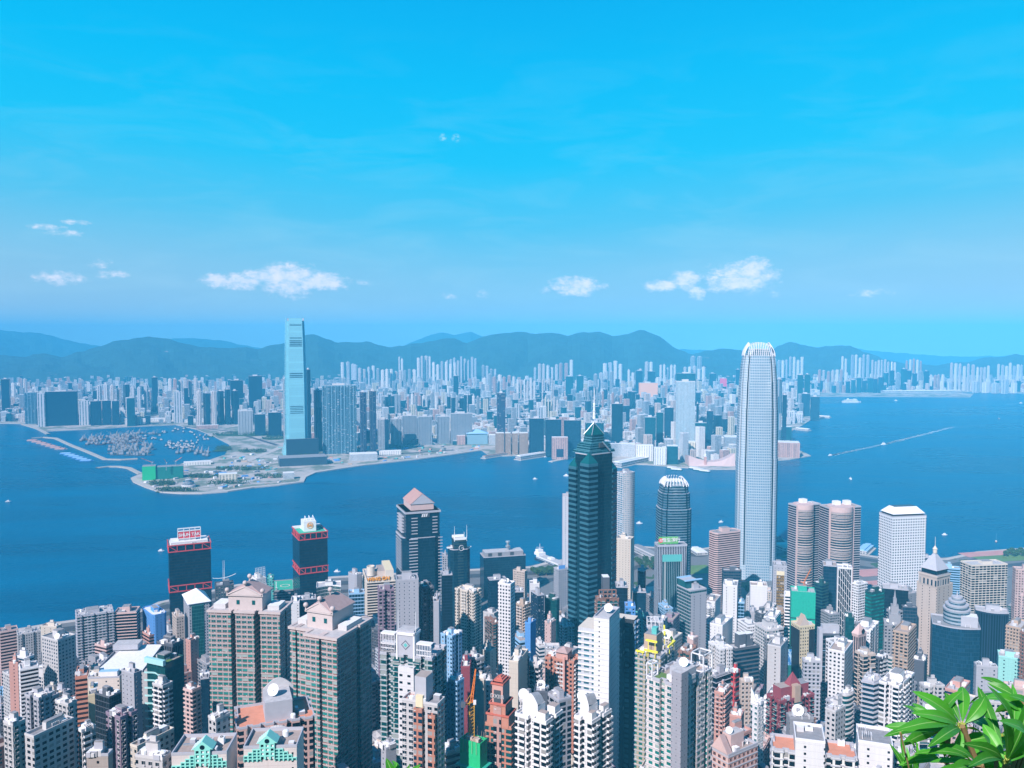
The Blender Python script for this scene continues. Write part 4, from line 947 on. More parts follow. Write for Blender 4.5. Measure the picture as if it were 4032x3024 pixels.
for z0_, z1_, k in ((zt, zt + 3, .0), (zt + 3, zt + 9, .09), (zt + 9, zt + 11, .15), (zt + 11, zt + 19, .25)):
    mb = MB(); P = [lp(B, a, b, 0)[:2] for a, b in ((W * k, L * k), (W * (1 - k), L * k), (W * (1 - k), L * (1 - k)), (W * k, L * (1 - k)))]
    P2 = [lp(B, a, b, 0)[:2] for a, b in ((W * (k + .03), L * (k + .03)), (W * (.97 - k), L * (k + .03)), (W * (.97 - k), L * (.97 - k)), (W * (k + .03), L * (.97 - k)))]
    mb.prism(P, z0_, z1_, facade((.06, .20, .26), (.005, .04, .055), 'B', 2.6, 2, 1, .6, .2), 'glass_teal', P2=P2); part(B, mb, 'crown_tier')
mb = MB(); lhip(B, mb, W * .26, W * .74, L * .26, L * .74, zt + 19, zt + 30, 'glass_teal'); ap = lp(B, W * .5, L * .5, zt + 32)
for a, b in ((.26, .26), (.74, .26), (.74, .74), (.26, .74)): mb.tube(lp(B, W * a, L * b, zt + 19), ap, .4, 'steel', 6)
part(B, mb, 'pyramid_roof')
mb = MB(); x, y, _ = ap; mb.lathe(x, y, [(1.6, zt + 36), (1.1, zt + 44), (1.1, zt + 52), (.5, zt + 53), (.35, zt + 66), (.05, zt + 68)], 'metal_white', 8)
for z in (zt + 40, zt + 44, zt + 49): mb.lathe(x, y, [(1.8, z), (1.8, z + .5)], 'metal_white', 8)
for s in (-1, 1): mb.tube(lp(B, W * .5 + s * 6, L * .5 - s * 6, zt + 30), lp(B, W * .5 + s * .5, L * .5, zt + 46), .18, 'steel', 5)
part(B, mb, 'mast')
mb = MB(); lbox(B, mb, W * .42, W * .58, L * .02, L * .1, zt + 6, zt + 11, 'metal_dark'); mb.tube(lp(B, W * .5, 0, zt + 12), lp(B, W * .72, -3, zt + 2), .8, 'steel', 5); part(B, mb, 'window_crane')
# pale curved hotel tower behind it and its partner's edge
B = building(2428, 2455, 2500, 1862, 1250, 30, 'g', (.52, .50, .52), 'gs', 'curve', 'pale curved tower right behind the teal mast tower', clutter=2, side=('v', ('H', (.62, .58, .60), 'gs')))
building(2215, 2216, 2262, 1950, 1235, 14, 'K', (.56, .56, .62), 'gs', 'box', 'white tower edge left behind the teal mast tower', clutter=1)

# ---- the shorter crowned harbour tower and the tallest one: same family
def crowned(levels, zbase, zc, a_deg, cx, cy, wallm, tiers, finh, nf, desc, frac=1.0, ztopc=None):
    root = empty('office_tower', (cx, cy, 4)); A = R(a_deg); u = Vector((math.cos(A), math.sin(A), 0)); v = Vector((-math.sin(A), math.cos(A), 0))
    def outline(r):
        """square plan whose corners are cut back and whose faces swell slightly"""
        pts = []
        for q in range(4):
            t = q * math.pi / 2; du = Vector((math.cos(t), math.sin(t))); dv = Vector((-math.sin(t), math.cos(t)))
            for s_, o in ((-.80, .90), (-.62, .94), (-.60, 1.0), (-.3, 1.035), (0, 1.045), (.3, 1.035), (.60, 1.0), (.62, .94), (.80, .90)):
                p = du * o * r + dv * s_ * r; pts.append((cx + u.x * p.x + v.x * p.y, cy + u.y * p.x + v.y * p.y))
        return pts
    B = (root, Vector((cx, cy, 0)), u, v)
    for i, (z0, z1, r0, r1) in enumerate(tiers):
        mb = MB(); mb.prism(outline(r0), z0, z1, wallm, 'lgrey', P2=outline(r1), vref=tiers[-1][1])
        for k, f in enumerate(mb.f[:36]):
            if k % 9 in (2, 3, 4, 5): mb.mi[k] = mb.slot(CEN)
        part(root, mb, 'shaft_tier')
    return B, outline
wm2 = facade((.50, .57, .64), (.17, .28, .37), 'Q', 4.4, 3.0, .5, .5, .5)
CEN = facade((.42, .50, .58), (.08, .19, .28), 'Q', 4.6, 3.0, .6, .6, .5)
def mk_ifc(px, D, z_, rb, a_deg, tiers, finz, fins, desc, wallm):
    c = at(px, 1800, D); B, outl = crowned(None, 0, 0, a_deg, c.x, c.y, wallm, tiers, 0, 0, desc)
    root = B[0]; zt = tiers[-1][1]; r = tiers[-1][3]
    # dark glazed slots up the middle of every face
    mb = MB()
    for q in range(4):
        t = q * math.pi / 2
        for s_ in (-.68, .68):
            for (z0, z1, r0, r1) in tiers[1:]:
                d = Vector((math.cos(t), math.sin(t))); e = Vector((-d.y, d.x)); w = .03
                P = []
                for rr, z in ((r0, z0), (r1, z1)):
                    for k in (-w, w):
                        p = d * rr * .955 + e * rr * (s_ + k); P.append((c.x + B[2].x * p.x + B[3].x * p.y, c.y + B[2].y * p.x + B[3].y * p.y, z))
                mb.face([P[0], P[1], P[3], P[2]], 'glass_dark')
    part(root, mb, 'glazed_slot')
    mb = MB(); n = fins
    for q in range(4):
        t = q * math.pi / 2; d = Vector((math.cos(t), math.sin(t))); e = Vector((-d.y, d.x))
        for k in range(n):
            f = (k / (n - 1) * 2 - 1) * .80; ht = finz * (1 - .30 * abs(f) ** 2.5)
            prev = None
            for sg in range(5):
                h = sg / 4; rr = r * (1.0 - .34 * h ** 2.2); p = d * rr + e * r * f * (1 - .22 * h ** 1.6); z = zt - 2 + ht * h
                pt = (c.x + B[2].x * p.x + B[3].x * p.y, c.y + B[2].y * p.x + B[3].y * p.y, z)
                if prev: mb.tube(prev, pt, .62 if fins > 8 else .8, 'white', 4)
                prev = pt
    part(root, mb, 'crown_fins'); mb = MB(); mb.prism(outl(r * .8), zt - 1, zt + finz * .45, fmat('C', 'white', 'gs'), 'roof_white', P2=outl(r * .62)); part(root, mb, 'crown_core')
    if desc: reg(root, px, 1348 if fins > 8 else 1890, desc, 'skyscraper')
    return B
rr = 33
mk_ifc(2979, 1432, 0, rr, -9, [(-2, 30, rr * 1.02, rr * 1.02), (30, 215, rr, rr), (215, 300, rr * .985, rr * .955), (300, 345, rr * .945, rr * .90), (345, 375, rr * .89, rr * .83), (375, 390, rr * .82, rr * .76)], 24, 13, 'tallest white tapering tower with a clawed crown', wm2)
CEN = facade((.16, .24, .30), (.006, .035, .06), 'B', 4.0, 3, 1, .6, .6)
rr = 24
mk_ifc(2654, 1265, 0, rr, 4, [(-2, 30, rr, rr), (30, 160, rr, rr), (160, 184, rr * .93, rr * .90), (184, 196, rr * .84, rr * .78)], 13, 7, 'shorter harbour tower crowned with white prongs', facade((.10, .16, .22), (.01, .05, .08), 'B', 4.0, 3, 1, .6, .6))
# ---- bank building with the green sign
B = building(2577, 2590, 2706, 2146, 1150, 12, 'F', (.50, .52, .60), 'gk', 'box', 'grey bank tower with a green rooftop sign', hut=False, clutter=2)
W, L, zt = B[4], B[5], B[6]
mb = MB(); lbox(B, mb, W * .16, W * .82, -.25, 0, zt - 118, zt - 24, facade((.35, .45, .50), (.003, .03, .035), 'G', 70, 2.6, .8, .998, .1)); lbox(B, mb, W * .16, W * .82, -.3, 0, zt - 24, zt - 14, 'teal'); part(B, mb, 'striped_glazing')
mb = MB(); z = zt - 62
lbox(B, mb, W * .04, W * .7, 1.5, 2.4, zt + 1, zt + 11, 'sign_green'); x = part(B, mb, 'roof_sign')
text_obj('恒生銀行', 6.6, lp(B, W * .46, 1.2, zt + 6), yaw_u(B), 'white', x, bold=.12)
mb = MB(); c0 = W * .11; n = 20
for i in range(n): mb.face([lp(B, c0, 1.3, zt + 6), lp(B, c0 + 3.3 * math.cos(2 * math.pi * i / n), 1.3, zt + 6 + 3.3 * math.sin(2 * math.pi * i / n)), lp(B, c0 + 3.3 * math.cos(2 * math.pi * (i + 1) / n), 1.3, zt + 6 + 3.3 * math.sin(2 * math.pi * (i + 1) / n))], 'cast_red')
for s in (-1, 1):
    for o in (0, .9): mb.tube(lp(B, c0 + s * (1.5 - o), 1.15, zt + 4), lp(B, c0 + s * (1.0 - o * .9), 1.15, zt + 7.4), .22, 'white', 4); 
mb.tube(lp(B, c0 - 1, 1.15, zt + 7.5), lp(B, c0 + 1, 1.15, zt + 7.5), .22, 'white', 4); part(B, mb, 'emblem', x)
# ---- twin round-cornered banded towers
for (xl, xc, xr, y, D, ds) in ((3104, 3136, 3232, 1990, 1175, 'left'), (3228, 3262, 3390, 1998, 1160, 'right')):
    B = building(xl, xc, xr, y, D, 24, 'b', (.50, .36, .33), (.012, .02, .03), 'box', ('left' if ds == 'left' else 'right') + ' one of the rounded brown banded twin towers', hut=False, clutter=3, ledge=(.3, .7))
    W, L, zt = B[4], B[5], B[6]; r = W * .33
    mb = MB(); x, y_, _ = lp(B, W * (.36 if ds == 'left' else .4), 4, 0); mm = fmat('b', (.46, .38, .38), (.012, .03, .045)); mb.lathe(x, y_, [(r, zt - 160), (r, zt - 6)], mm, 28); mb.lathe(x, y_, [(r + .5, zt - 6), (r + .5, zt + 1), (.02, zt + 1)], 'pink', 28); part(B, mb, 'round_bay')
    mb = MB()
    for a in ((.0, .64) if ds == 'left' else (.02, .74)): lbox(B, mb, W * a, W * a + 2.6, -1.2, 0, zt - 170, zt + .4, 'pink')
    part(B, mb, 'pier'); mb = MB(); z = zt - 9
    while z > zt - 160: mb.lathe(x, y_, [(r + .6, z), (r + .5, z + .6), (r, z + .6)], 'beige', 28); z -= 3.9
    part(B, mb, 'bay_ledges')
    for a in ((.35,) if ds == 'left' else (.3, .62)):
        mb = MB(); lbox(B, mb, W * a, W * a + 9, L * .35, L * .35 + 8, zt - 1, zt + 6.5, 'white', 'roof_white'); part(B, mb, 'stair_head')
# ---- porthole tower
def porthole_mat():
    m, t, b = base_mat('porthole_wall'); uvn = t.new('ShaderNodeUVMap'); u_, v_, _ = t.sep(uvn.outputs[0])
    fu = t.m('SUBTRACT', t.m('FRACT', t.m('DIVIDE', u_, 3.75)), .5); fv = t.m('SUBTRACT', t.m('FRACT', t.m('DIVIDE', t.m('SUBTRACT', v_, 3.0), 3.75)), .5)
    r2 = t.m('SQRT', t.m('ADD', t.m('MULTIPLY', fu, fu), t.m('MULTIPLY', fv, fv)))
    hole = t.m('MULTIPLY', t.m('LESS_THAN', r2, .27), t.m('GREATER_THAN', v_, 3.0)); rim = t.m('LESS_THAN', r2, .36)
    c = t.mix(rim, (.66, .66, .70, 1), (.58, .58, .63, 1)); t.l.new(t.mix(hole, c, (.02, .055, .08, 1)), b.inputs['Base Color'])
    t.l.new(t.m('SUBTRACT', .6, t.m('MULTIPLY', hole, .5)), b.inputs['Roughness']); return m
PORT = porthole_mat()
B = building(3462, 3516, 3648, 2034, 1115, 10, 'N', 'lgrey', 'gk', 'box', 'white tower with round porthole windows', hut=False, clutter=0)
for c_ in B[0].children:
    if c_.name.startswith('wall'): c_.data.materials[0] = PORT
W, L, zt = B[4], B[5], B[6]; mb = MB(); P = [lp(B, a, b, 0)[:2] for a, b in ((1, 1), (W - 1, 1), (W - 1, L - 1), (1, L - 1))]; P2 = [lp(B, a, b, 0)[:2] for a, b in ((9, 9), (W - 9, 9), (W - 9, L - 9), (9, L - 9))]
mb.prism(offset(P, -1.5), zt, zt + 2.4, M['metal_dark']); mb.prism(P, zt + 2.4, zt + 11, M['white'], 'metal_dark', P2=P2); part(B, mb, 'mansard_roof')
# ---- beige hotel pyramid
B = B_('tall beige hotel'); W, L, zt = B[4], B[5], B[6]; mb = MB(); cx0 = W * .02
lbox(B, mb, W * -.02, W * .80, L * .0, L * .9, zt - 1, zt + 10, facade(COLS['beige'], COLS['gb'], 'G', 12, 4.6, .42, .55, 1.0)); lbox(B, mb, W * -.04, W * .82, -.8, L * .92, zt + 10, zt + 12, 'beige', 'roof_grey'); lbox(B, mb, W * .04, W * .74, L * .08, L * .82, zt + 12, zt + 17, 'glass_dark'); part(B, mb, 'colonnade')
mb = MB(); lhip(B, mb, W * .0, W * .78, L * .04, L * .86, zt + 17, zt + 36, 'lgrey'); x, y, _ = lp(B, W * .39, L * .45, 0); mb.lathe(x, y, [(2.2, zt + 34), (2.2, zt + 38), (2.8, zt + 38.4), (1.6, zt + 40), (.3, zt + 42), (.15, zt + 52)], 'cream', 10); part(B, mb, 'pyramid_roof')
# ---- white pyramid roof
B = B_('grey tower under a white pyramid'); W, L, zt = B[4], B[5], B[6]; mb = MB(); lhip(B, mb, -1.5, W + 1.5, -1.5, L + 1.5, zt + .3, zt + 11, 'roof_white'); part(B, mb, 'pyramid_roof')
mb = MB(); lbox(B, mb, W * .12, W * .7, -.4, 0, zt - 70, zt - 2, fmat('C', (.05, .2, .2), 'gt')); part(B, mb, 'glazed_front')
# ---- dark blue curved glass block with the round stepped crown
B = building(3669, 3672, 3861, 2452, 780, 14, 'C', (.008, .05, .09), (.005, .03, .06), 'curve', 'dark blue curved glass block with a round stepped crown', hut=False, clutter=5, depth=30)
W, L, zt = B[4], B[5], B[6]; x, y, _ = lp(B, W * .53, L * .5, 0)
for r0, z0, z1 in ((11.5, -1, 12), (9.8, 12, 16), (7, 16, 20), (4.4, 20, 23)):
    mb = MB(); mb.lathe(x, y, [(r0, zt + z0), (r0, zt + z1)], facade((.34, .40, .47), (.03, .07, .10), 'B', 3.6, 2, 1, .5, .5), 32); mb.lathe(x, y, [(r0 + .5, zt + z1), (r0 + .5, zt + z1 + 1.2), (.02, zt + z1 + 1.2)], 'lgrey', 32); part(B, mb, 'crown_tier')
mb = MB(); mb.tube((x, y, zt + 23), (x, y, zt + 30), 1, 'lgrey', 8, .1); part(B, mb, 'finial'); mb = MB(); lbox(B, mb, W * .6, W * .95, L * .1, L * .5, zt - 1, zt + 9, 'lgrey', 'roof_white'); part(B, mb, 'plant_room')

# ---- sign on the cream department store
B = B_('cream building with brown'); W, L, zt = B[4], B[5], B[6]; mb = MB(); lbox(B, mb, 2, W - 2, .5, 1.4, zt - 1, zt + 4.5, 'cream'); x = part(B, mb, 'sign_wall')
text_obj('WING ON', 5.9, lp(B, W * .40, -.9, zt + 2.6), yaw_u(B), 'sign_orange', x, ext=.5, bold=.25)
mb = MB(); xx, yy, _ = lp(B, W * .2, L * .45, 0); mb.lathe(xx, yy, [(5, zt), (5, zt + 12), (4.6, zt + 12), (4.6, zt + 8), (.02, zt + 8)], 'cream', 20); lbox(B, mb, W * .45, W * .8, L * .3, L * .8, zt, zt + 7, 'beige', 'roof_brown'); lbox(B, mb, W * .7, W, L * .2, L, zt, zt + 9, 'cream', 'yellow'); part(B, mb, 'stair_drum')

# ================================================================== mid-levels, nearest towers
PH = ('R', 3.15, 3.6, .62, .5)
# twin tan towers with pedimented roofs
SPN = facade((.42, .34, .335), (.015, .13, .12), 'R', 3.4, 4.0, .84, .50, 2.4, col2=(.22, .10, .085))
STY['T'] = ('R', 3.4, 4.0, .84, .50, 2.4)
def tan_tower(xl, xc, xr, y, D, a, slots, wing, desc):
    C, u, v, W, L = solve(xl, xc, xr, y, D, a); zt = C.z; pts = []
    # right face (u), then back, then the front (v) face with light wells
    pts += [(0, 0)]
    pts += [(W * .45, 0), (W * .45, 1.6), (W * .58, 1.6), (W * .58, 0), (W, 0), (W, L), (0, L)]
    for f0, f1 in reversed(slots): pts += [(0, L * f1), (9, L * f1), (9, L * f0), (0, L * f0)]
    if wing: pts = [p if not (p == (0, 0)) else (-wing[1], 0) for p in pts]; k = L * wing[0]; pts = [(-wing[1], 0)] + pts[1:-0 or None]; pts += [(0, k), (-wing[1], k), (-wing[1], k * .56), (-wing[1] + 6, k * .56), (-wing[1] + 6, k * .47), (-wing[1], k * .47)]
    P = [(C.x + u.x * p[0] + v.x * p[1], C.y + u.y * p[0] + v.y * p[1]) for p in pts]
    zb = terr(C.x, C.y) - 12; cx, cy = C.x + u.x * W / 2 + v.x * L / 2, C.y + u.y * W / 2 + v.y * L / 2
    root = empty('apartment_tower', (cx, cy, zb + 10)); B = (root, C, u, v, W, L, zt, P)
    mb = MB(); mb.prism(P, zb, zt, SPN); z = zt - 2.4; Q = offset(P, .22)
    mb.obj('wall', root, root.location); mb = MB()
    while z > zt - 150:
        mb.prism(Q, z - .28, z + .1, M['stone'])
        for i in range(len(P)):
            j = (i + 1) % len(P); mb.face([(*Q[i], z + .1), (*Q[j], z + .1), (*P[j], z + .1), (*P[i], z + .1)], 'stone')
        z -= 3.4
    part(root, mb, 'floor_bands')
    mb = MB(); mb.face([(*p, zt) for p in P], 'roof_pale'); part(root, mb, 'roof')
    mb = MB(); O = offset(P, 1.0); mb.prism(O, zt - 1.2, zt + .4, M['stone'])
    I = offset(P, -.8)
    for i in range(len(P)):
        j = (i + 1) % len(P); mb.face([(*O[i], zt + .4), (*O[j], zt + .4), (*I[j], zt + .4), (*I[i], zt + .4)], 'stone'); mb.face([(*O[j], zt - 1.2), (*O[i], zt - 1.2), (*P[i], zt - 1.2), (*P[j], zt - 1.2)], 'stone')
    part(root, mb, 'cornice')
    for (a0, a1, b0, b1) in ((.2, .75, .04, .2), (.2, .75, .8, .97), (.65, .95, .3, .7)):
        mb = MB(); lbox(B, mb, W * a0, W * a1, L * b0, L * b1, zt, zt + 3.2, 'offwhite', 'roof_white'); part(root, mb, 'roof_tank')
    mb = MB(); a0, a1, b0, b1 = W * .12, W * .85, L * .26, L * .74; h = 10
    lbox(B, mb, a0, a1, b0, b1, zt, zt + h, 'stone'); lbox(B, mb, a0 - 1, a1 + 1, b0 - 1, b1 + 1, zt + h, zt + h + 1, 'stone')
    for bb in (.36, .58): lbox(B, mb, a0 - .2, a0, L * bb, L * bb + 2.2, zt + 4, zt + 7, 'glass_teal')
    ph = part(root, mb, 'penthouse'); mb = MB(); zr = zt + h + 1; zp = zr + 7.5; cb = (b0 + b1) / 2; ca = (a0 + a1) / 2
    q = [lp(B, a0 - 1, b0 - 1, zr), lp(B, a1 + 1, b0 - 1, zr), lp(B, a1 + 1, b1 + 1, zr), lp(B, a0 - 1, b1 + 1, zr)]; f_ = lp(B, a0 - .4, cb, zr + 5.5); c_ = lp(B, a0 + 4, cb, zp); d_ = lp(B, a1 - 4, cb, zp)
    mb.face([q[0], q[1], d_, c_], 'pinkroof'); mb.face([q[1], q[2], d_], 'pinkroof'); mb.face([q[2], q[3], c_, d_], 'pinkroof'); mb.face([q[3], q[0], c_], 'pinkroof')
    mb.face([lp(B, a0 - 1.1, b1, zr), lp(B, a0 - 1.1, b0, zr), f_], 'stone'); mb.face([lp(B, a0 - 1.1, b0, zr), c_, f_], 'pinkroof'); mb.face([f_, c_, lp(B, a0 - 1.1, b1, zr)], 'pinkroof')
    mb.tube(lp(B, a0 - 1.3, b0, zr + .2), f_, .5, 'stone', 5); mb.tube(lp(B, a0 - 1.3, b1, zr + .2), f_, .5, 'stone', 5); mb.obj('hip_roof', root, root.location)
    for a_, b_, z_ in ((a0 - .5, b0 - .5, zr), (a0 - .5, b1 + .5, zr), (a0 + .2, cb, zr + 5), (ca, cb, zp)):
        mb = MB(); x, y, _ = lp(B, a_, b_, 0); mb.lathe(x, y, [(.5, z_ - .5), (.5, z_ + 2)] + [(1.6 * math.sin(t), z_ + 3.2 - 1.6 * math.cos(t)) for t in [.35 + i * (math.pi - .36) / 8 for i in range(9)]], 'stone', 12); part(root, mb, 'ball_finial')
    um = window_unit(3.0, 1.7, 'stone', 'glass_teal'); place_units(root, P, zt, 'T', um, 'window', 100, zb=zb)
    reg(root, (xl + xr) / 2, y, desc, 'apartment tower', 'twin tan apartment towers with pedimented roofs'); return B
tan_tower(821, 1100, 1146, 2412, 560, 80, [(.27, .36), (.62, .69)], None, 'tan apartment tower with ball finials, the left of two')
tan_tower(1142, 1350, 1461, 2500, 500, 68, [(.86, .9)], (.58, 7), 'tan apartment tower with ball finials, the right of two')

# wavy balcony glass tower: bright curved balconies on its lit front
B = B_('black green glass tower'); root, C, u, v, W, L, zt, P = B
THINGS[:] = [t for t in THINGS if t[0] is not root]; reg(root, 650, 2614, 'slim dark glass tower with wavy bright balconies', 'apartment tower')
mat('balcony_glass', (.36, .62, .62), .2)
wav = [(0, -.4)]; 
def wavebal(z):
    mb = MB(); n = 16; o = []; 
    for i in range(n + 1):
        f = i / n; o.append((-1.6 - 1.1 * math.sin(f * 2 * math.pi * 1.15 + .6), L * f))
    for i in range(n):
        (a0, b0), (a1, b1) = o[i], o[i + 1]
        mb.face([lp(B, a0, b0, z), lp(B, a0, b0, z + 1.35), lp(B, a1, b1, z + 1.35), lp(B, a1, b1, z)], 'balcony_glass')
        mb.face([lp(B, a0, b0, z), lp(B, a1, b1, z), lp(B, 0, b1, z), lp(B, 0, b0, z)], 'offwhite'); mb.face([lp(B, a0, b0, z + .3), lp(B, 0, b0, z + .3), lp(B, 0, b1, z + .3), lp(B, a1, b1, z + .3)], 'offwhite')
    return mb
pr = wavebal(0); first = None
for k in range(20):
    zz = zt - 9 - k * 5.9
    if first is None: first = pr.obj('balcony', root); o = first; o.data.transform(Matrix.Translation(-Vector((root.location.x, root.location.y, 0))))
    else: o = first.copy(); COL.objects.link(o); o.parent = root
    o.location = (0, 0, zz - root.location.z)
mb = MB(); lbox(B, mb, -2.4, .2, -.5, L, zt - 1, zt + 3, 'balcony_glass'); lbox(B, mb, 0, W * .5, 2, L - 1, zt - 1, zt - .4, 'lawn'); part(root, mb, 'roof_garden')

# green-faced residential tower with white trellised roof and diamond panel
B = building(1497, 1700, 1758, 2592, 480, 72, 'S', (.30, .36, .34), 'gt', 'comb', 'shadowed apartment tower with white roof trellises and diamond panel', hut=False, clutter=6, balc=('lgrey', 'glass_teal', 40), ledge=(.3, .4))
root, C, u, v, W, L, zt, P = B
mb = MB(); lbox(B, mb, -3.5, 10, L * .30, L * .60, zt - 60, zt - 6, facade(COLS['white'], COLS['gk'], 'G', 4.4, 5.2, .4, .32, 3)); part(B, mb, 'white_stair_wall')
mb = MB(); lbox(B, mb, 0, 8, L * .34, L * .66, zt, zt + 15, 'lgrey', 'roof_pale'); lbox(B, mb, -.6, 8.5, L * .32, L * .68, zt + 12, zt + 13.5, 'white'); lbox(B, mb, -.6, 1, L * .32, L * .35, zt - 3, zt + 14, 'white'); lbox(B, mb, -.6, 1, L * .65, L * .68, zt - 3, zt + 14, 'white'); ph = part(B, mb, 'penthouse')
mb = MB(); cb = L * .5
for r_, m_, e in ((3.0, 'dgrey', .1), (2.3, 'lgrey', .18), (1.4, 'teal', .26)): mb.face([lp(B, -e, cb - r_, zt + 6), lp(B, -e, cb, zt + 6 - r_), lp(B, -e, cb + r_, zt + 6), lp(B, -e, cb, zt + 6 + r_)][::-1], m_)
part(B, mb, 'diamond_emblem', ph)
for b0, b1, h in ((.02, .3, 7), (.72, .99, 5), (.72, .99, 11)):
    mb = MB(); n = 9; y0, y1 = L * b0, L * b1
    for z in (zt + .5, zt + h * .5, zt + h): lbox(B, mb, .2, .6, y0, y1, z, z + .5, 'white')
    for i in range(n + 1): lbox(B, mb, .2, .6, y0 + (y1 - y0) * i / n - .15, y0 + (y1 - y0) * i / n + .15, zt, zt + h, 'white')
    lbox(B, mb, .2, 5, y0, y1, zt + h + .5, zt + h + .8, 'white'); part(B, mb, 'trellis')
for b in (.33, .67): mast(B, 2, L * b, zt, zt + 26, .3, name='flag_pole')

# white and brown tower in front of it
B = building(1583, 1722, 1751, 2772, 400, 70, 'R', 'offwhite', 'gk', 'comb', 'white apartment tower with brown window columns and a roof shaft', hut=False, clutter=5, windows=('offwhite', 'glass_dark', True, 100))
root, C, u, v, W, L, zt, P = B
mb = MB(); lbox(B, mb, -2.2, 1, L * .02, L * .22, zt - 120, zt - 5, fmat('S', 'brick', 'gk')); lbox(B, mb, -2.2, 1, L * .38, L * .62, zt - 120, zt - 3, fmat('S', 'brick', 'gb')); part(B, mb, 'brown_bay')
mb = MB(); lbox(B, mb, 1, 9, L * .34, L * .66, zt - 1, zt + 12, 'lgrey', 'roof_brown'); lbox(B, mb, -.5, 1, L * .4, L * .6, zt - 4, zt + 3, 'yellow'); part(B, mb, 'stair_head')
mb = MB(); lbox(B, mb, 1, 8, L * .72, L * .96, zt - 1.1, zt - .9, 'roof_orange'); part(B, mb, 'terrace')

# green-netted tower under construction with its crane
B = building(1811, 1890, 1918, 2930, 420, 60, 'N', 'net_green', 'gk', 'box', 'half-built tower wrapped in bright green netting', hut=False, clutter=0, roof='roof_brown')
root, C, u, v, W, L, zt, P = B
for c_ in root.children:
    if c_.name.startswith('wall'): c_.data.materials[0] = M['net_green']
mb = MB(); rg = random.Random(3)
for i in range(14): lbox(B, mb, *(lambda a: (a, a + rg.uniform(1, 4)))(rg.uniform(1, W - 5)), *(lambda a: (a, a + rg.uniform(.4, 3)))(rg.uniform(1, L - 4)), zt - 1.2, zt + rg.uniform(-.4, 1.6), rg.choice(['tan', 'beige', 'brown']))
part(B, mb, 'formwork'); mb = MB()
for i in range(22):
    f = i / 21; Q = offset(P, .8); k = int(f * 3.999); g = f * 4 - k; a, b = Q[k], Q[(k + 1) % 4]; x, y = a[0] + (b[0] - a[0]) * g, a[1] + (b[1] - a[1]) * g; mb.tube((x, y, zt - 6), (x, y, zt + rg.uniform(2.5, 6)), .1, 'tan', 4)
part(B, mb, 'bamboo_scaffold'); mb = MB(); Q = offset(P, .9)
for z in (zt - 14, zt - 28): mb.prism(offset(P, 1.9), z, z + .5, M['green'], 'green')
part(B, mb, 'catch_platform')
def crane(x, y, z0, z1, tip, m, w=1.5):
    root = empty('tower_crane', (x, y, z0)); mb = MB(); h = w / 2; z = z0
    for sx in (-h, h):
        for sy in (-h, h): mb.tube((x + sx, y + sy, z0), (x + sx, y + sy, z1), .16, m, 4)
    while z < z1 - 2:
        for s in (-h, h): mb.tube((x - h, y + s, z), (x + h, y + s, z + 2), .1, m, 4); mb.tube((x + s, y - h, z), (x + s, y + h, z + 2), .1, m, 4); mb.tube((x + s, y - h, z), (x + s, y + h, z), .1, m, 4)
        z += 2
    part(root, mb, 'crane_mast'); mb = MB(); t = Vector(tip); a = Vector((x, y, z1)); d = t - a; n = max(6, int(d.length / 2)); s_ = d.cross(Vector((0, 0, 1))).normalized() * .7 if abs(d.normalized().z) < .99 else Vector((.7, 0, 0)); up = s_.cross(d).normalized() * 1.3
    rails = [(a + s_, t + s_ * .3), (a - s_, t - s_ * .3), (a + up, t + up * .3)]
    for p, q in rails: mb.tube(p, q, .17, 'crane_orange', 4)
    for i in range(n):
        f, g = i / n, (i + 1) / n
        for k in range(3): p, q = rails[k], rails[(k + 1) % 3]; mb.tube(p[0].lerp(p[1], f), q[0].lerp(q[1], g), .09, 'crane_orange', 4)
    part(root, mb, 'jib'); mb = MB(); dh = Vector((d.x, d.y, 0)); dh = dh.normalized() if dh.length > .1 else Vector((1, 0, 0)); e = a - dh * 6
    mb.box(e.x, e.y, z1 - .5, 2.4, 2.4, 2.2, 'dgrey'); mb.tube(a, e, .35, m, 4); mb.tube(e, a + Vector((0, 0, 5)), .1, m, 4); mb.box(x + 1.6, y - 1, z1 - .6, 1.5, 1.5, 2, 'white'); part(root, mb, 'cab_and_counterweight'); return root
cc = at(1858, 2920, 428); z1 = at(1858, 2765, 428).z; tp = at(1873, 2634, 430)
reg(crane(cc.x, cc.y, cc.z - 8, z1, tp, M['crane_orange'] if 0 else mat('crane_amber', (.75, .40, .04)), 2.6), 1858, 2780, 'tall orange luffing crane on the green netted tower', 'crane')

# dark red tower with the numeral plate
B = building(1911, 2012, 2030, 2862, 430, 68, 'S', 'brick', 'gt', 'comb', 'dark red tower with a numeral plate on its crest', hut=False, clutter=3, ledge=(.4, .5), roof='roof_brown')
root, C, u, v, W, L, zt, P = B
mb = MB()
for k, (b0, b1, h) in enumerate(((.08, .92, 6), (.2, .8, 12), (.3, .72, 23))): lbox(B, mb, -.5, 9, L * b0, L * b1, zt + (0 if k == 0 else (6, 12)[k - 1]) - 1, zt + h, 'brick' if k < 2 else 'salmon', 'roof_brown'); lbox(B, mb, -1.2, 9.7, L * (b0 - .03), L * (b1 + .03), zt + h - 1, zt + h, 'crest_red')
for i in range(3): lbox(B, mb, .8 + i * 1.1, 8.2 - i * 1.1, L * .34 + i, L * .68 - i, zt + 23 + i * .8, zt + 23.8 + i * .8, 'crest_red')
cr = part(B, mb, 'stepped_crest'); mb = MB(); lbox(B, mb, -1.0, -.5, L * .38, L * .64, zt + 12.5, zt + 19, 'metal_dark'); pl = part(B, mb, 'name_plate')
text_obj('DXIIB', 3.1, lp(B, -1.1, L * .51, zt + 15.7), yaw_v(B), 'offwhite', pl, name='numeral_lettering', ext=.06)
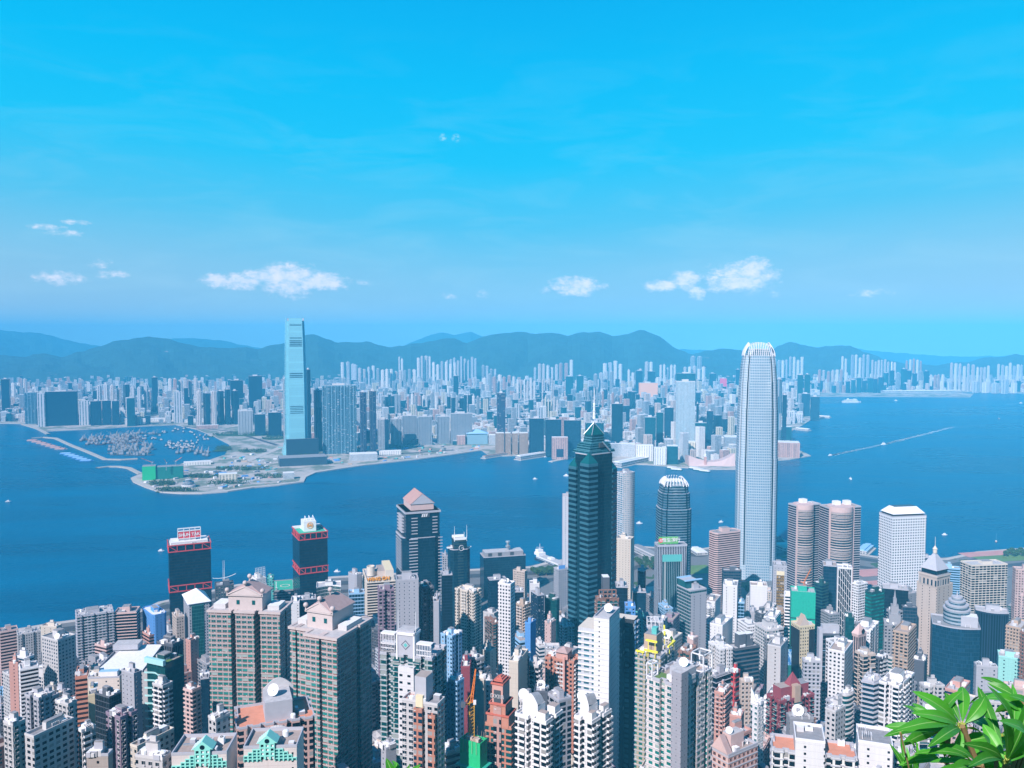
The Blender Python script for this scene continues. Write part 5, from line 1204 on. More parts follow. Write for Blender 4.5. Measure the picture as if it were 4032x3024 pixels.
mb = MB(); lbox(B, mb, -.9, 0, L * .36, L * .66, zt - 100, zt + 10, facade((.5, .3, .27), COLS['gk'], 'G', 4.2, L * .3, .7, .62, 6)); part(B, mb, 'central_bay')

# the pair of bright white stepped apartment towers at the lower edge
def white_pair(xl, xc, xr, y, D, a, desc):
    B = building(xl, xc, xr, y, D, a, 'S', 'white', 'gk', 'comb', desc, hut=False, clutter=7, balc=('white', None, 100), ledge=(.25, .35), roof='roof_white', depth=24, group='bright white stepped apartment towers')
    root, C, u, v, W, L, zt, P = B; mb = MB(); n = 10; a0, a1 = W * .15, W * .6
    for b0, b1 in ((L * .35, L * .85),):
        prev = None
        for i in range(n + 1):
            f = i / n; b = b0 + (b1 - b0) * f; h = 6 + 5 * math.sin(math.pi * f) ** 1.0 * (1 if f < .55 else .9)
            if prev: mb.face([lp(B, a0, b, zt), lp(B, a0, prev[0], zt), lp(B, a0, prev[0], zt + prev[1]), lp(B, a0, b, zt + h)], 'white'); mb.face([lp(B, a0, prev[0], zt + prev[1]), lp(B, a1, prev[0], zt + prev[1] - 2), lp(B, a1, b, zt + h - 2), lp(B, a0, b, zt + h)], 'roof_pale')
            prev = (b, h)
        lbox(B, mb, a0 + .1, a1, b0, b1, zt - 1, zt + 5, 'white', 'roof_pale')
    part(B, mb, 'curved_penthouse')
    for a_, b_, w_ in ((.62, .05, .3), (.05, .05, .22), (.6, .6, .3)): mb = MB(); lbox(B, mb, W * a_, W * (a_ + w_), L * b_, L * (b_ + .25), zt - 1, zt + 3.4, 'white', 'roof_brown'); part(B, mb, 'terrace_room')
    mb = MB(); dish(mb, *lp(B, W * .3, L * .9, zt + 6), 2.6); part(B, mb, 'satellite_dish'); return B
white_pair(2029, 2150, 2216, 2842, 400, 56, 'left one of two bright white towers at the lower edge')
white_pair(2262, 2330, 2408, 2840, 395, 50, 'right one of two bright white towers at the lower edge')

# the blade tower: windowed flats, blank white core, wing with its shade put into dark walls
B = building(2339, 2399, 2440, 2433, 520, 66, 'N', (.80, .78, .79), 'gk', 'box', 'tall white blank core tower with a dish on top', hut=False, clutter=0, depth=14)
root, C, u, v, W, L, zt, P = B
mb = MB(); z = zt - 3
while z > zt - 150:
    lbox(B, mb, -.06, W, -.05, L, z, z + .12, 'grey'); z -= 3.6
part(B, mb, 'panel_joints')
mb = MB(); lbox(B, mb, .8, W * .9, L, L + 11, zt - 160, zt - 9, facade((.56, .56, .60), (.03, .11, .15), 'R', 3.6, 5.4, .66, .52, 2), 'cream'); z = zt - 12
while z > zt - 150: lbox(B, mb, .1, .8, L, L + 11, z, z + .5, 'white'); z -= 3.6
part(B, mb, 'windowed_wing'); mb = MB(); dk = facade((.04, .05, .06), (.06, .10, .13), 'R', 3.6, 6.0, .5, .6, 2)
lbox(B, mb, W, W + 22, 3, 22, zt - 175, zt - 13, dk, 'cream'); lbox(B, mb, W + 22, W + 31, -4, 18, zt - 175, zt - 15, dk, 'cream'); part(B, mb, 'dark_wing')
mb = MB(); z = zt - 18
while z > zt - 130:
    ledge1(B, W + 26, W + 30.5, -5.4, -4, z); ledge1(B, W + 6, W + 9, 2.2, 3, z); mb = MB(); lbox(B, mb, W + 22.5, W + 25.5, -4.5, -4, z, z + 1.8, 'lblue'); part(B, mb, 'window'); z -= 3.6
mb = MB(); dish(mb, *lp(B, W * .5, L * .4, zt), 2.8); part(B, mb, 'satellite_dish')

# the tower with yellow gondola gantries
B = building(2502, 2600, 2645, 2585, 500, 58, 'R', (.42, .36, .26), 'gg', 'comb', 'green windowed tower with yellow roof gantries', hut=False, clutter=8, ledge=(.3, .5), windows=('beige', 'glass_teal', True, 100), roof='roof_grey')
root, C, u, v, W, L, zt, P = B
for (a0, b0, a1, b1, z) in ((-1, L * .1, -1, L * .55, 9), (-2, L * .05, -2, L * .6, 3), (-1, L * .62, -1, L * .95, 1), (W * .4, -2, W * 1.0, -2, 4), (W * .75, 3, W * 1.5, 9, 9), (W * 1.1, 0, W * 1.45, 4, 3)):
    mb = MB(); p, q = Vector(lp(B, a0, b0, zt + z)), Vector(lp(B, a1, b1, zt + z)); mb.tube(p, q, .75, 'crane_yellow', 4)
    for f in (.2, .8): c_ = p.lerp(q, f); mb.tube(c_, c_ - Vector((0, 0, z + 1)), .25, 'crane_yellow', 4)
    part(B, mb, 'gantry')
mb = MB(); lbox(B, mb, W * .2, W * .7, L * .25, L * .75, zt - 1, zt + 11, 'tan', 'roof_grey'); lbox(B, mb, W * .3, W * .5, L * .3, L * .5, zt + 11, zt + 15, 'teal'); part(B, mb, 'plant_room'); mb = MB(); dish(mb, *lp(B, W * .95, L * .2, zt + 5), 3); part(B, mb, 'satellite_dish')

# white tower with a blank grey shaft up its corner
B = building(2545, 2672, 2803, 2700, 385, 46, 'R', (.70, .62, .60), 'gg', 'comb', 'pinkish white tower with a blank grey corner shaft', hut=False, clutter=8, ledge=(.2, .3), windows=('offwhite', 'glass_teal', True, 100), roof='roof_brown')
root, C, u, v, W, L, zt, P = B
mb = MB(); lbox(B, mb, -1.5, 4.5, -2.5, 3.0, zt - 160, zt + 7, facade((.36, .35, .40), COLS['gk'], 'K', 3.1, 2.4, .14, .16, 2), 'roof_pale'); part(B, mb, 'blank_shaft')
mb = MB(); lbox(B, mb, 4.5, 14, -1, 8, zt - 2, zt + 6, 'lgrey', 'roof_pale'); lbox(B, mb, 5, 13, -1.3, -1, zt + .5, zt + 2.5, 'offwhite'); part(B, mb, 'penthouse'); mb = MB(); dish(mb, *lp(B, 9, 3, zt + 6), 2.3); part(B, mb, 'satellite_dish')
mb = MB(); lbox(B, mb, W * .05, W * .3, L * .55, L * .9, zt - 1, zt - .6, 'lawn'); part(B, mb, 'roof_garden')
for (a0, a1, b0, b1, h) in ((W * .72, W, -.3, 7, 8), (-.3, 5, L * .8, L, 6)):
    mb = MB()
    for z in (zt - .4, zt + h): lbox(B, mb, a0, a1, b0, b0 + .5, z, z + .5, 'white'); lbox(B, mb, a0, a1, b1 - .5, b1, z, z + .5, 'white'); lbox(B, mb, a0, a0 + .5, b0, b1, z, z + .5, 'white'); lbox(B, mb, a1 - .5, a1, b0, b1, z, z + .5, 'white')
    for a_ in (a0, a1 - .5):
        for b_ in (b0, b1 - .5): lbox(B, mb, a_, a_ + .5, b_, b_ + .5, zt - 2, zt + h, 'white')
    part(B, mb, 'terrace_frame')

# pink classical block with a pediment
B = building(2803, 2868, 2982, 2972, 400, 34, 'G', (.66, .46, .42), 'gbr', 'box', 'pink classical apartment block with a pediment', hut=False, clutter=6, roof='roof_brown', windows=('salmon', 'glass_dark', False, 60), ledge=(.35, .4))
root, C, u, v, W, L, zt, P = B; mb = MB()
mb.face([lp(B, -.6, L, zt), lp(B, -.6, 0, zt), lp(B, -.6, L * .5, zt + 8)], 'pink'); mb.face([lp(B, 3, L, zt), lp(B, 3, L * .5, zt + 8), lp(B, 3, 0, zt)], 'pink'); mb.face([lp(B, -.6, 0, zt), lp(B, 3, 0, zt), lp(B, 3, L * .5, zt + 8), lp(B, -.6, L * .5, zt + 8)], 'pinkroof'); mb.face([lp(B, -.6, L * .5, zt + 8), lp(B, 3, L * .5, zt + 8), lp(B, 3, L, zt), lp(B, -.6, L, zt)], 'pinkroof')
part(B, mb, 'pediment'); mb = MB(); lbox(B, mb, W * .25, W * .7, L * .3, L * .8, zt - 1, zt + 7, 'pink', 'roof_pale'); part(B, mb, 'penthouse')
mb = MB(); dish(mb, *lp(B, W * .3, L * .5, zt + 7), 1.8); part(B, mb, 'satellite_dish')

# the two wide white blocks along the bottom edge with orange terraces
def front_white(xl, xr, y, D, desc):
    B = building(xl, xl + 3, xr, y, D, 3, 'K', 'white', 'gk', 'box', desc, hut=False, clutter=2, depth=17, roof='roof_grey'); return B
Bf = building(3033, 3040, 3377, 2945, 372, 4, 'H', (.76, .74, .72), 'gk', 'bay', 'long white apartment block with orange roof terraces', hut=False, clutter=4, depth=15, roof='roof_orange', balc=('dgrey', None, 60), ledge=(.3, .4))
for xl, xr, y, nm in ((3129, 3249, 2906, 'left'), (3377, 3516, 2914, 'right')):
    B = front_white(xl, xr, y, 368, nm + ' blank white stair tower rising from the long white block'); root, C, u, v, W, L, zt, P = B
    mb = MB(); lbox(B, mb, W * .12, W * .9, -.5, 0, zt - 16, zt - 15.2, 'white'); lbox(B, mb, W * .48, W * .52, -.5, 0, zt - 60, zt - 15, 'white')
    for a_ in (.12, .36, .86): lbox(B, mb, W * a_, W * a_ + .9, -.12, 0, zt - 20, zt - 18, 'glass_dark'); lbox(B, mb, W * a_, W * a_ + .9, -.12, 0, zt - 28, zt - 26, 'glass_dark')
    part(B, mb, 'wall_trim')
building(3516, 3520, 3600, 2960, 380, 4, 'H', (.76, .74, .72), 'gk', 'bay', 'narrow white balconied wing right of the stair towers', clutter=3, depth=15, balc=('dgrey', None, 30))

# two buildings with mint green lattice gables
mat('mint_frame', (.25, .66, .58), var=.05)
def lattice(xl, xr, y, D, desc, ap):
    B = building(xl, xl + 3, xr, y, D, 4, 'N', (.70, .62, .60), 'gk', 'box', desc, hut=False, clutter=5, depth=16, roof='roof_brown', group='buildings with mint green lattice gables'); root, C, u, v, W, L, zt, P = B
    mb = MB(); c = W * ap; s = W / 12
    for i in range(12):
        for j in range(4):
            d = abs(i * s + s / 2 - c) / s
            if d < 1.6 or j < (d - 2) * .9 - 1: continue
            a0, z0 = i * s, zt - 1.2 - j * s * .72 - (0 if d > 2 else 0)
            lbox(B, mb, a0, a0 + s, -.5, -.1, z0 - .35, z0, 'mint_frame'); lbox(B, mb, a0, a0 + .35, -.5, -.1, z0 - s * .72, z0 - .35, 'mint_frame'); lbox(B, mb, a0 + s - .3, a0 + s, -.5, -.1, z0 - s * .72, z0 - .35, 'mint_frame')
            lbox(B, mb, a0 + .35, a0 + s - .3, -.2, -.05, z0 - s * .72, z0 - .35, 'glass_teal')
    part(B, mb, 'lattice_screen'); mb = MB()
    for i in range(3):
        for j in range(4): a0 = c - s * 1.7 + i * s * 1.13; z0 = zt + 1.5 - j * s * .95; lbox(B, mb, a0, a0 + s * 1.13, -.9, -.4, z0 - .5, z0, 'mint_frame'); lbox(B, mb, a0, a0 + .5, -.9, -.4, z0 - s * .95, z0 - .5, 'mint_frame'); lbox(B, mb, a0 + s * 1.13 - .4, a0 + s * 1.13, -.9, -.4, z0 - s * .95, z0 - .5, 'mint_frame'); lbox(B, mb, a0 + .5, a0 + s * 1.13 - .4, -.35, -.2, z0 - s * .95, z0 - .5, 'glass_dark' if (i + j) % 3 == 0 else 'white')
    part(B, mb, 'square_window_frame'); mb = MB(); w = s * 2.3; h = s * 1.5; z0 = zt + 1.5
    A_, B2, T = lp(B, c - w, -.9, z0), lp(B, c + w, -.9, z0), lp(B, c, -.9, z0 + h * 1.25); A2, C2, T2 = lp(B, c - w, 5, z0), lp(B, c + w, 5, z0), lp(B, c, 5, z0 + h * 1.25)
    mb.face([A_, B2, T], 'mint_frame'); mb.face([C2, A2, T2], 'mint_frame'); mb.face([A2, A_, T, T2], 'mint_frame'); mb.face([B2, C2, T2, T], 'mint_frame')
    n = 14; q = [lp(B, c + 1.0 * math.cos(2 * math.pi * i / n), -1.0, z0 + h * .35 + 1.0 * math.sin(2 * math.pi * i / n)) for i in range(n)]; mb.face(q, 'glass_dark')
    for k in range(5): f = k / 5; mb.tube(Vector(A_).lerp(Vector(T), f) - Vector((0, .1, 0)), Vector(A2).lerp(Vector(T2), f), .18, 'white', 4)
    part(B, mb, 'gable'); return B
lattice(672, 892, 2966, 330, 'pale block with mint lattice gable, the left of two', .57)
lattice(956, 1168, 2940, 335, 'pale block with mint lattice gable, the right of two', .45)
# salmon building with white dish box and arch
B = building(924, 930, 1240, 2868, 405, 4, 'H', (.62, .40, .36), 'gk', 'bay', 'salmon apartment block under an arched roof wall', hut=False, clutter=5, depth=26, windows=('offwhite', 'glass_dark', False, 100), roof='roof_orange')
root, C, u, v, W, L, zt, P = B; mb = MB(); lbox(B, mb, W * .37, W * .72, 4, 22, zt - 2, zt + 9, 'lgrey', 'roof_pale'); n = 10
for i in range(n):
    f0, f1 = i / n, (i + 1) / n; h0, h1 = 9 + 5 * math.sin(math.pi * f0), 9 + 5 * math.sin(math.pi * f1); a0, a1 = W * (.38 + .40 * f0), W * (.38 + .40 * f1)
    mb.face([lp(B, a0, 22, zt), lp(B, a1, 22, zt), lp(B, a1, 22, zt + h1), lp(B, a0, 22, zt + h0)], 'offwhite'); mb.face([lp(B, a1, 22.6, zt), lp(B, a0, 22.6, zt), lp(B, a0, 22.6, zt + h0), lp(B, a1, 22.6, zt + h1)], 'offwhite'); mb.face([lp(B, a0, 22, zt + h0), lp(B, a1, 22, zt + h1), lp(B, a1, 22.6, zt + h1), lp(B, a0, 22.6, zt + h0)], 'offwhite')
part(B, mb, 'penthouse'); mb = MB(); dish(mb, *lp(B, W * .5, 12, zt + 9), 3.2); part(B, mb, 'satellite_dish'); mb = MB(); prev = None
for i in range(13):
    f = i / 12; p = lp(B, W * (.27 + .46 * f), -.6, zt - 7 + 5 * math.sin(math.pi * f))
    if prev: mb.tube(prev, p, .8, 'offwhite', 5)
    prev = p
lbox(B, mb, W * .28, W * .72, -.4, 0, zt - 12, zt - 4, 'salmon'); part(B, mb, 'arch')
# white complex with one large pale roof
B = building(343, 347, 470, 2668, 600, 6, 'K', (.72, .62, .56), 'gk', 'box', 'large pale hall with a broad white roof', hut=False, clutter=3, depth=52, roof='roof_pale')
root, C, u, v, W, L, zt, P = B; mb = MB(); q = [lp(B, 2, 8, zt + 1), lp(B, W + 14, 8, zt + 1), lp(B, W + 15, L, zt + 4), lp(B, 10, L, zt + 5)]; mb.face(q, 'roof_white'); mb.face([(p[0], p[1], p[2] - 1.2) for p in reversed(q)], 'lgrey')
for i in range(4): a_, b_ = q[i], q[(i + 1) % 4]; mb.face([(a_[0], a_[1], a_[2] - 1.2), (b_[0], b_[1], b_[2] - 1.2), b_, a_], 'lgrey')
part(B, mb, 'roof_canopy'); mb = MB(); lbox(B, mb, W * .3, W * .9, 2, 7, zt - 1, zt + 3, 'white', 'lblue'); lbox(B, mb, W * .15, W, L - 12, L, zt + 5, zt + 9, 'lgrey', 'roof_pale'); part(B, mb, 'plant_room')
mb = MB(); lbox(B, mb, W, W + 22, 9, L - 2, zt - 60, zt, fmat('K', 'offwhite', 'gk')); part(B, mb, 'rear_wing')

# ---- small additions to tabled buildings
B = B_('dark teal block with a tall'); W, L, zt = B[4], B[5], B[6]
for d in (0, 1.6): mast(B, W * .45 + d, L * .5, zt, zt + 30, .35)
mb = MB()
for i in range(10): f0, f1 = i / 10, (i + 1) / 10; mb.tube(lp(B, -3 + (W + 6) * f0, L * .3, zt + 9 - 10 * f0 * (1 - f0) + 3 * f0), lp(B, -3 + (W + 6) * f1, L * .3, zt + 9 - 10 * f1 * (1 - f1) + 3 * f1), .4, 'metal_white', 4)
part(B, mb, 'curved_canopy')
B = B_('white tower carrying'); W, L, zt = B[4], B[5], B[6]; mb = MB()
for i in range(7): mb.tube(lp(B, W * i / 6, 3, zt), lp(B, W * i / 6, 3, zt + 14), .22, 'metal_white', 4)
for j in range(5): mb.tube(lp(B, 0, 3, zt + 3 + j * 2.7), lp(B, W, 3, zt + 3 + j * 2.7), .22, 'metal_white', 4)
part(B, mb, 'sign_frame')
B = B_('block wrapped in green'); 
for c_ in B[0].children:
    if c_.name.startswith('wall'): c_.data.materials[0] = mat('net_teal', (.01, .34, .24), var=.3, scale=.5)
W, L, zt = B[4], B[5], B[6]; mb = MB()
for z in (zt - 30, zt - 62): mb.prism(offset(B[7], .9), z, z + .9, M['dgreen'])
for i in range(9): lbox(B, mb, W * i / 9, W * i / 9 + .25, -.4, -.1, zt - 95, zt + 2, 'green')
part(B, mb, 'scaffold_tubes'); p = lp(B, W * .55, L * .4, zt); reg(crane(p[0], p[1], zt, zt + 8, lp(B, W * .8, L * .2, zt + 25), M['crane_orange'], 1.6), 3165, 2290, 'small orange crane on the green netted block near the round twins', 'crane')
B = B_('grey tower with a golden'); W, L, zt = B[4], B[5], B[6]; mb = MB(); lbox(B, mb, W * .25, W * .82, -.5, 0, zt - 110, zt - 12, facade((.08, .05, .03), (.20, .12, .03), 'G', 3.7, 2.2, .86, .7, .5)); lbox(B, mb, W * .25, W * .82, -.6, 0, zt - 12, zt - 7, 'yellow'); part(B, mb, 'golden_glazing')
B = B_('white tower with zigzag'); W, L, zt = B[4], B[5], B[6]; mb = MB(); lbox(B, mb, 1, W - 1, -.15, 0, zt - 120, zt - 2, 'black'); n = 6; h = 9.0
for i in range(n + 1):
    a_ = 1 + (W - 2) * i / n; z = zt - 2; s = 1
    mb.tube(lp(B, a_, -.4, zt - 120), lp(B, a_, -.4, zt - 2), .22, 'white', 4)
    while z > zt - 118 and i < n: b_ = a_ + (W - 2) / n; k = (i * 3.1) % h; mb.tube(lp(B, a_, -.45, z - k), lp(B, b_, -.45, z - k - 2.4), .32, 'white', 4); z -= h
part(B, mb, 'lattice_screen')
B = B_('tall black glass tower'); W, L, zt = B[4], B[5], B[6]; mb = MB(); lbox(B, mb, -3, 0, 0, L, zt - 140, zt + 4, 'lgrey'); lbox(B, mb, 0, W, 1, L, zt, zt + 7, 'lgrey', 'roof_pale'); z = zt - 8
part(B, mb, 'grey_frame'); mb = MB()
while z > zt - 118: lbox(B, mb, W * (0 if int(z) % 2 else .4), W * (.6 if int(z) % 2 else 1), -.3, 0, z, z + .3, 'lblue'); z -= 7
part(B, mb, 'ledge_lines')
B = B_('beige gabled tower'); W, L, zt = B[4], B[5], B[6]
mb = MB(); 
mb.face([lp(B, 0, -.1, zt), lp(B, W * .62, -.1, zt), lp(B, W * .31, -.1, zt + 10)], 'beige'); mb.face([lp(B, W * .62, 6, zt), lp(B, 0, 6, zt), lp(B, W * .31, 6, zt + 10)], 'beige'); mb.face([lp(B, W * .62, -.1, zt), lp(B, W * .62, 6, zt), lp(B, W * .31, 6, zt + 10), lp(B, W * .31, -.1, zt + 10)], 'tan'); mb.face([lp(B, 0, 6, zt), lp(B, 0, -.1, zt), lp(B, W * .31, -.1, zt + 10), lp(B, W * .31, 6, zt + 10)], 'tan'); part(B, mb, 'gable')
mb = MB(); lbox(B, mb, W * .62, W + .3, -.3, L, zt - 110, zt - 4, 'black'); lbox(B, mb, -.3, 0, 0, L, zt - 110, zt - 4, 'black'); part(B, mb, 'dark_flank')
B = B_('dark block carrying a giant'); W, L, zt = B[4], B[5], B[6]
def poster_mat():
    m, t, b = base_mat('poster_print'); uvn = t.new('ShaderNodeUVMap'); n = t.noise(uvn.outputs[0], .12, 5, .65, 1.4); 
    u_, v_, _ = t.sep(uvn.outputs[0]); top = t.m('LESS_THAN', v_, 14.0)
    a = t.ramp(n, [(.3, (.02, .10, .30)), (.48, (.05, .22, .50)), (.58, (.45, .62, .72)), (.7, (.10, .35, .22))]); g = t.ramp(n, [(.3, (.0, .06, .06)), (.6, (.01, .14, .13)), (.75, (.05, .30, .28))])
    t.l.new(t.mix(top, g, a), b.inputs['Base Color']); b.inputs['Roughness'].default_value = .6; return m
mb = MB(); pm = poster_mat(); a0, a1 = W * .38, W * .98; mb.face([lp(B, a0, -.3, zt - 40), lp(B, a1, -.3, zt - 40), lp(B, a1, -.3, zt - 1.5), lp(B, a0, -.3, zt - 1.5)], pm, [(0, 38), (30, 38), (30, 0), (0, 0)]); lbox(B, mb, a0, a1, -.25, 0, zt - 40, zt - 1.5, 'dgreen'); part(B, mb, 'billboard')
B = B_('black office with white'); W, L, zt = B[4], B[5], B[6]; mb = MB(); lbox(B, mb, W * .2, W * .5, L * .2, L * .7, zt - 1, zt + 11, 'dgrey', 'roof_white'); lbox(B, mb, W * .55, W * .85, L * .3, L * .8, zt - 1, zt + 10, 'dgrey', 'roof_white'); pr_ = part(B, mb, 'plant_room'); text_obj('H', 4.5, lp(B, W * .78, L * .3 - .3, zt + 6.5), yaw_u(B), 'white', pr_)
B = B_('glass and grey tower'); W, L, zt = B[4], B[5], B[6]; mb = MB(); lbox(B, mb, W * .05, W, -.5, L, zt - 90, zt - 4, fmat('K', 'lgrey', 'gk')); part(B, mb, 'grey_slab'); mb = MB()
lbox(B, mb, -1, W, L * .3, L * .4, zt + 8, zt + 9, 'lblue'); lbox(B, mb, -1, W * .8, L * .9, L, zt + 8, zt + 9, 'lblue'); lbox(B, mb, 0, W * .8, L * .4, L * .95, zt - 1, zt + 8, 'glass_teal', 'lgrey'); part(B, mb, 'roof_frame')
B = B_('dark tower with a turquoise'); W, L, zt = B[4], B[5], B[6]; mat('pool', (.02, .42, .44), .1); mb = MB(); lbox(B, mb, W * .1, W * .75, L * .3, L * .8, zt - 1, zt - .3, 'offwhite', 'pool'); part(B, mb, 'swimming_pool')
B = B_('brown framed residential'); W, L, zt = B[4], B[5], B[6]; mb = MB()
for z in (0, 3.5, 7): lbox(B, mb, W * .08, W * .85, -.6, 0, zt + z, zt + z + .8, 'brown')
for a_ in (.08, .27, .46, .66, .84): lbox(B, mb, W * a_, W * a_ + .8, -.6, 0, zt, zt + 7.5, 'brown')
lbox(B, mb, W * .3, W * .6, 3, 12, zt, zt + 17, 'dgrey', 'roof_white'); part(B, mb, 'crown_frame')
B = B_('terracotta'); W, L, zt = B[4], B[5], B[6]; mb = MB(); lbox(B, mb, 0, 9, L * .22, L * .62, zt, zt + 5, 'salmon'); lhip(B, mb, -1.5, 10, L * .2, L * .64, zt + 5, zt + 8, 'pinkroof'); lbox(B, mb, -1.2, 0, L * .3, L * .38, zt - 80, zt + 2, 'salmon'); part(B, mb, 'hip_roof')
B = building(2147, 2150, 2206, 2560, 590, 20, 'K', 'offwhite', 'gk', 'box', 'white building with a blue painted sign', clutter=3, hut=False); W, L, zt = B[4], B[5], B[6]; mb = MB(); lbox(B, mb, W * .2, W * .75, -.3, 0, zt - 7, zt - .5, 'blue'); sg = part(B, mb, 'wall_sign'); mb = MB()
for k in range(11):
    t0, t1 = 2.6 - k * .42, 2.6 - (k + 1) * .42; mb.tube(lp(B, W * .48 + 1.5 * math.cos(t0), -.5, zt - 3.4 + 1.9 * math.sin(t0)), lp(B, W * .48 + 1.5 * math.cos(t1), -.5, zt - 3.4 + 1.9 * math.sin(t1)), .5, 'white', 4)
part(B, mb, 'sign_glyph', sg)
B = B_('grey grid office with roof'); W, L, zt = B[4], B[5], B[6]; mb = MB(); lbox(B, mb, 1, W * .7, 1, 2, zt, zt + 5, 'blue'); part(B, mb, 'roof_sign')
B = B_('small grey building under'); W, L, zt = B[4], B[5], B[6]; mb = MB()
for i in range(5):
    a_ = W * i / 4; mb.tube(lp(B, a_, 0, zt), lp(B, a_, 0, zt + 8), .3, 'white', 4); mb.tube(lp(B, a_, L, zt), lp(B, a_, L, zt + 8), .3, 'white', 4); mb.tube(lp(B, a_, 0, zt + 8), lp(B, a_, L, zt + 8), .3, 'white', 4)
    if i < 4: mb.tube(lp(B, a_, 0, zt + 8), lp(B, a_ + W / 4, L, zt + 8), .2, 'white', 4)
mb.tube(lp(B, 0, 0, zt + 8), lp(B, W, 0, zt + 8), .3, 'white', 4); mb.tube(lp(B, 0, L, zt + 8), lp(B, W, L, zt + 8), .3, 'white', 4); part(B, mb, 'roof_truss')
for key, a_, b_, r_ in (('cream apartment tower', .5, .3, 1.8), ('grey roof block with big', .4, .4, 3.2), ('dark grey blank cube', .4, .5, 2.6), ('tall cream slab with dish', .5, .5, 2.2), ('slender white tower', .4, .4, 1.8), ('pale low building', .3, .4, 2.2), ('white apartment tower with dark', .2, .2, 2.8), ('white deco tower', .1, .1, 2.8), ('grey stepped deco', .2, .3, 1.8)):
    B = B_(key); mb = MB(); dish(mb, *lp(B, B[4] * a_, B[5] * b_, B[6]), r_); part(B, mb, 'satellite_dish')
B = B_('grey stepped deco'); W, L, zt = B[4], B[5], B[6]; mb = MB()
for k, h in ((.12, 9), (.22, 17), (.32, 24)): lbox(B, mb, W * k + W * .1, W * (.9 - k), L * k, L * (1 - k), zt - 1, zt + h, 'grey', 'roof_grey')
mb.tube(lp(B, W * .5, L * .5, zt + 24), lp(B, W * .5, L * .5, zt + 33), 1.2, 'grey', 6, .1); part(B, mb, 'stepped_spire')
B = B_('pink gabled tower'); W, L, zt = B[4], B[5], B[6]; mb = MB(); lhip(B, mb, -.5, W + .5, -.5, L + .5, zt, zt + 9, 'pink', .5); n = 14
mb.face([lp(B, W * .5 + 2.4 * math.cos(2 * math.pi * i / n), -.7, zt + 2.5 + 2.4 * math.sin(2 * math.pi * i / n)) for i in range(n)], 'glass_dark'); part(B, mb, 'gable_roof')
B = B_('white and teal tower with'); W, L, zt = B[4], B[5], B[6]; mb = MB(); mb.face([lp(B, 0, 0, zt), lp(B, W, 0, zt), lp(B, W, L, zt + 1), lp(B, 0, L, zt + 9)], 'white'); mb.face([lp(B, 0, L, zt + 9), lp(B, 0, L, zt), lp(B, 0, 0, zt)], 'white'); part(B, mb, 'sloping_roof')
B = B_('maroon stepped'); W, L, zt = B[4], B[5], B[6]; mb = MB(); lbox(B, mb, W * .1, W * .42, L * .2, L * .8, zt - 1, zt + 7, 'maroon', 'roof_brown'); lbox(B, mb, W * .55, W * .9, L * .2, L * .8, zt - 1, zt + 7, 'maroon', 'roof_grey'); lhip(B, mb, W * .35, W * .7, L * .2, L * .7, zt + 6, zt + 15, 'maroon', .5); lbox(B, mb, W * .42, W * .58, -.6, 4, zt - 8, zt + 8, 'tan'); part(B, mb, 'stepped_crown')
# ================================================================== across the water
def inside(px, py, poly):
    c = False; n = len(poly); j = n - 1
    for i in range(n):
        a, b = poly[i], poly[j]
        if (a.y > py) != (b.y > py) and px < (b.x - a.x) * (py - a.y) / (b.y - a.y) + a.x: c = not c
        j = i
    return c
KPOLY = coast + [Vector((9000, 26000, 0)), Vector((-12000, 26000, 0))]
FPAL = [facade(c, g, s, fl, bay, wf, hf, 2) for c, g, s, fl, bay, wf, hf in (
    ((.74, .66, .64), (.03, .07, .10), 'G', 3.2, 6.5, .42, .7), ((.85, .80, .78), (.08, .13, .18), 'G', 3.2, 8, .36, .5), ((.66, .52, .46), (.04, .06, .09), 'G', 3.2, 7, .45, .6), ((.50, .52, .56), (.02, .06, .10), 'B', 3.6, 5, 1, .5),
    ((.78, .76, .78), (.03, .08, .12), 'B', 3.4, 5, 1, .42), ((.02, .06, .10), (.004, .03, .05), 'C', 3.8, 3, .9, .8), ((.40, .42, .46), (.02, .06, .09), 'G', 3.2, 5.5, .5, .6), ((.70, .64, .52), (.04, .06, .08), 'G', 3.4, 9, .5, .5),
    ((.02, .13, .17), (.006, .05, .07), 'C', 3.8, 3, .9, .8), ((.56, .36, .32), (.05, .06, .08), 'G', 3.2, 6, .4, .6), ((.62, .62, .66), (.04, .09, .13), 'G', 3.2, 12, .3, .98))]
FN = ['cream', 'white', 'tan', 'grey', 'white banded', 'dark glass', 'grey', 'sand coloured', 'teal glass', 'brick pink', 'pale ribbed']
KB = []
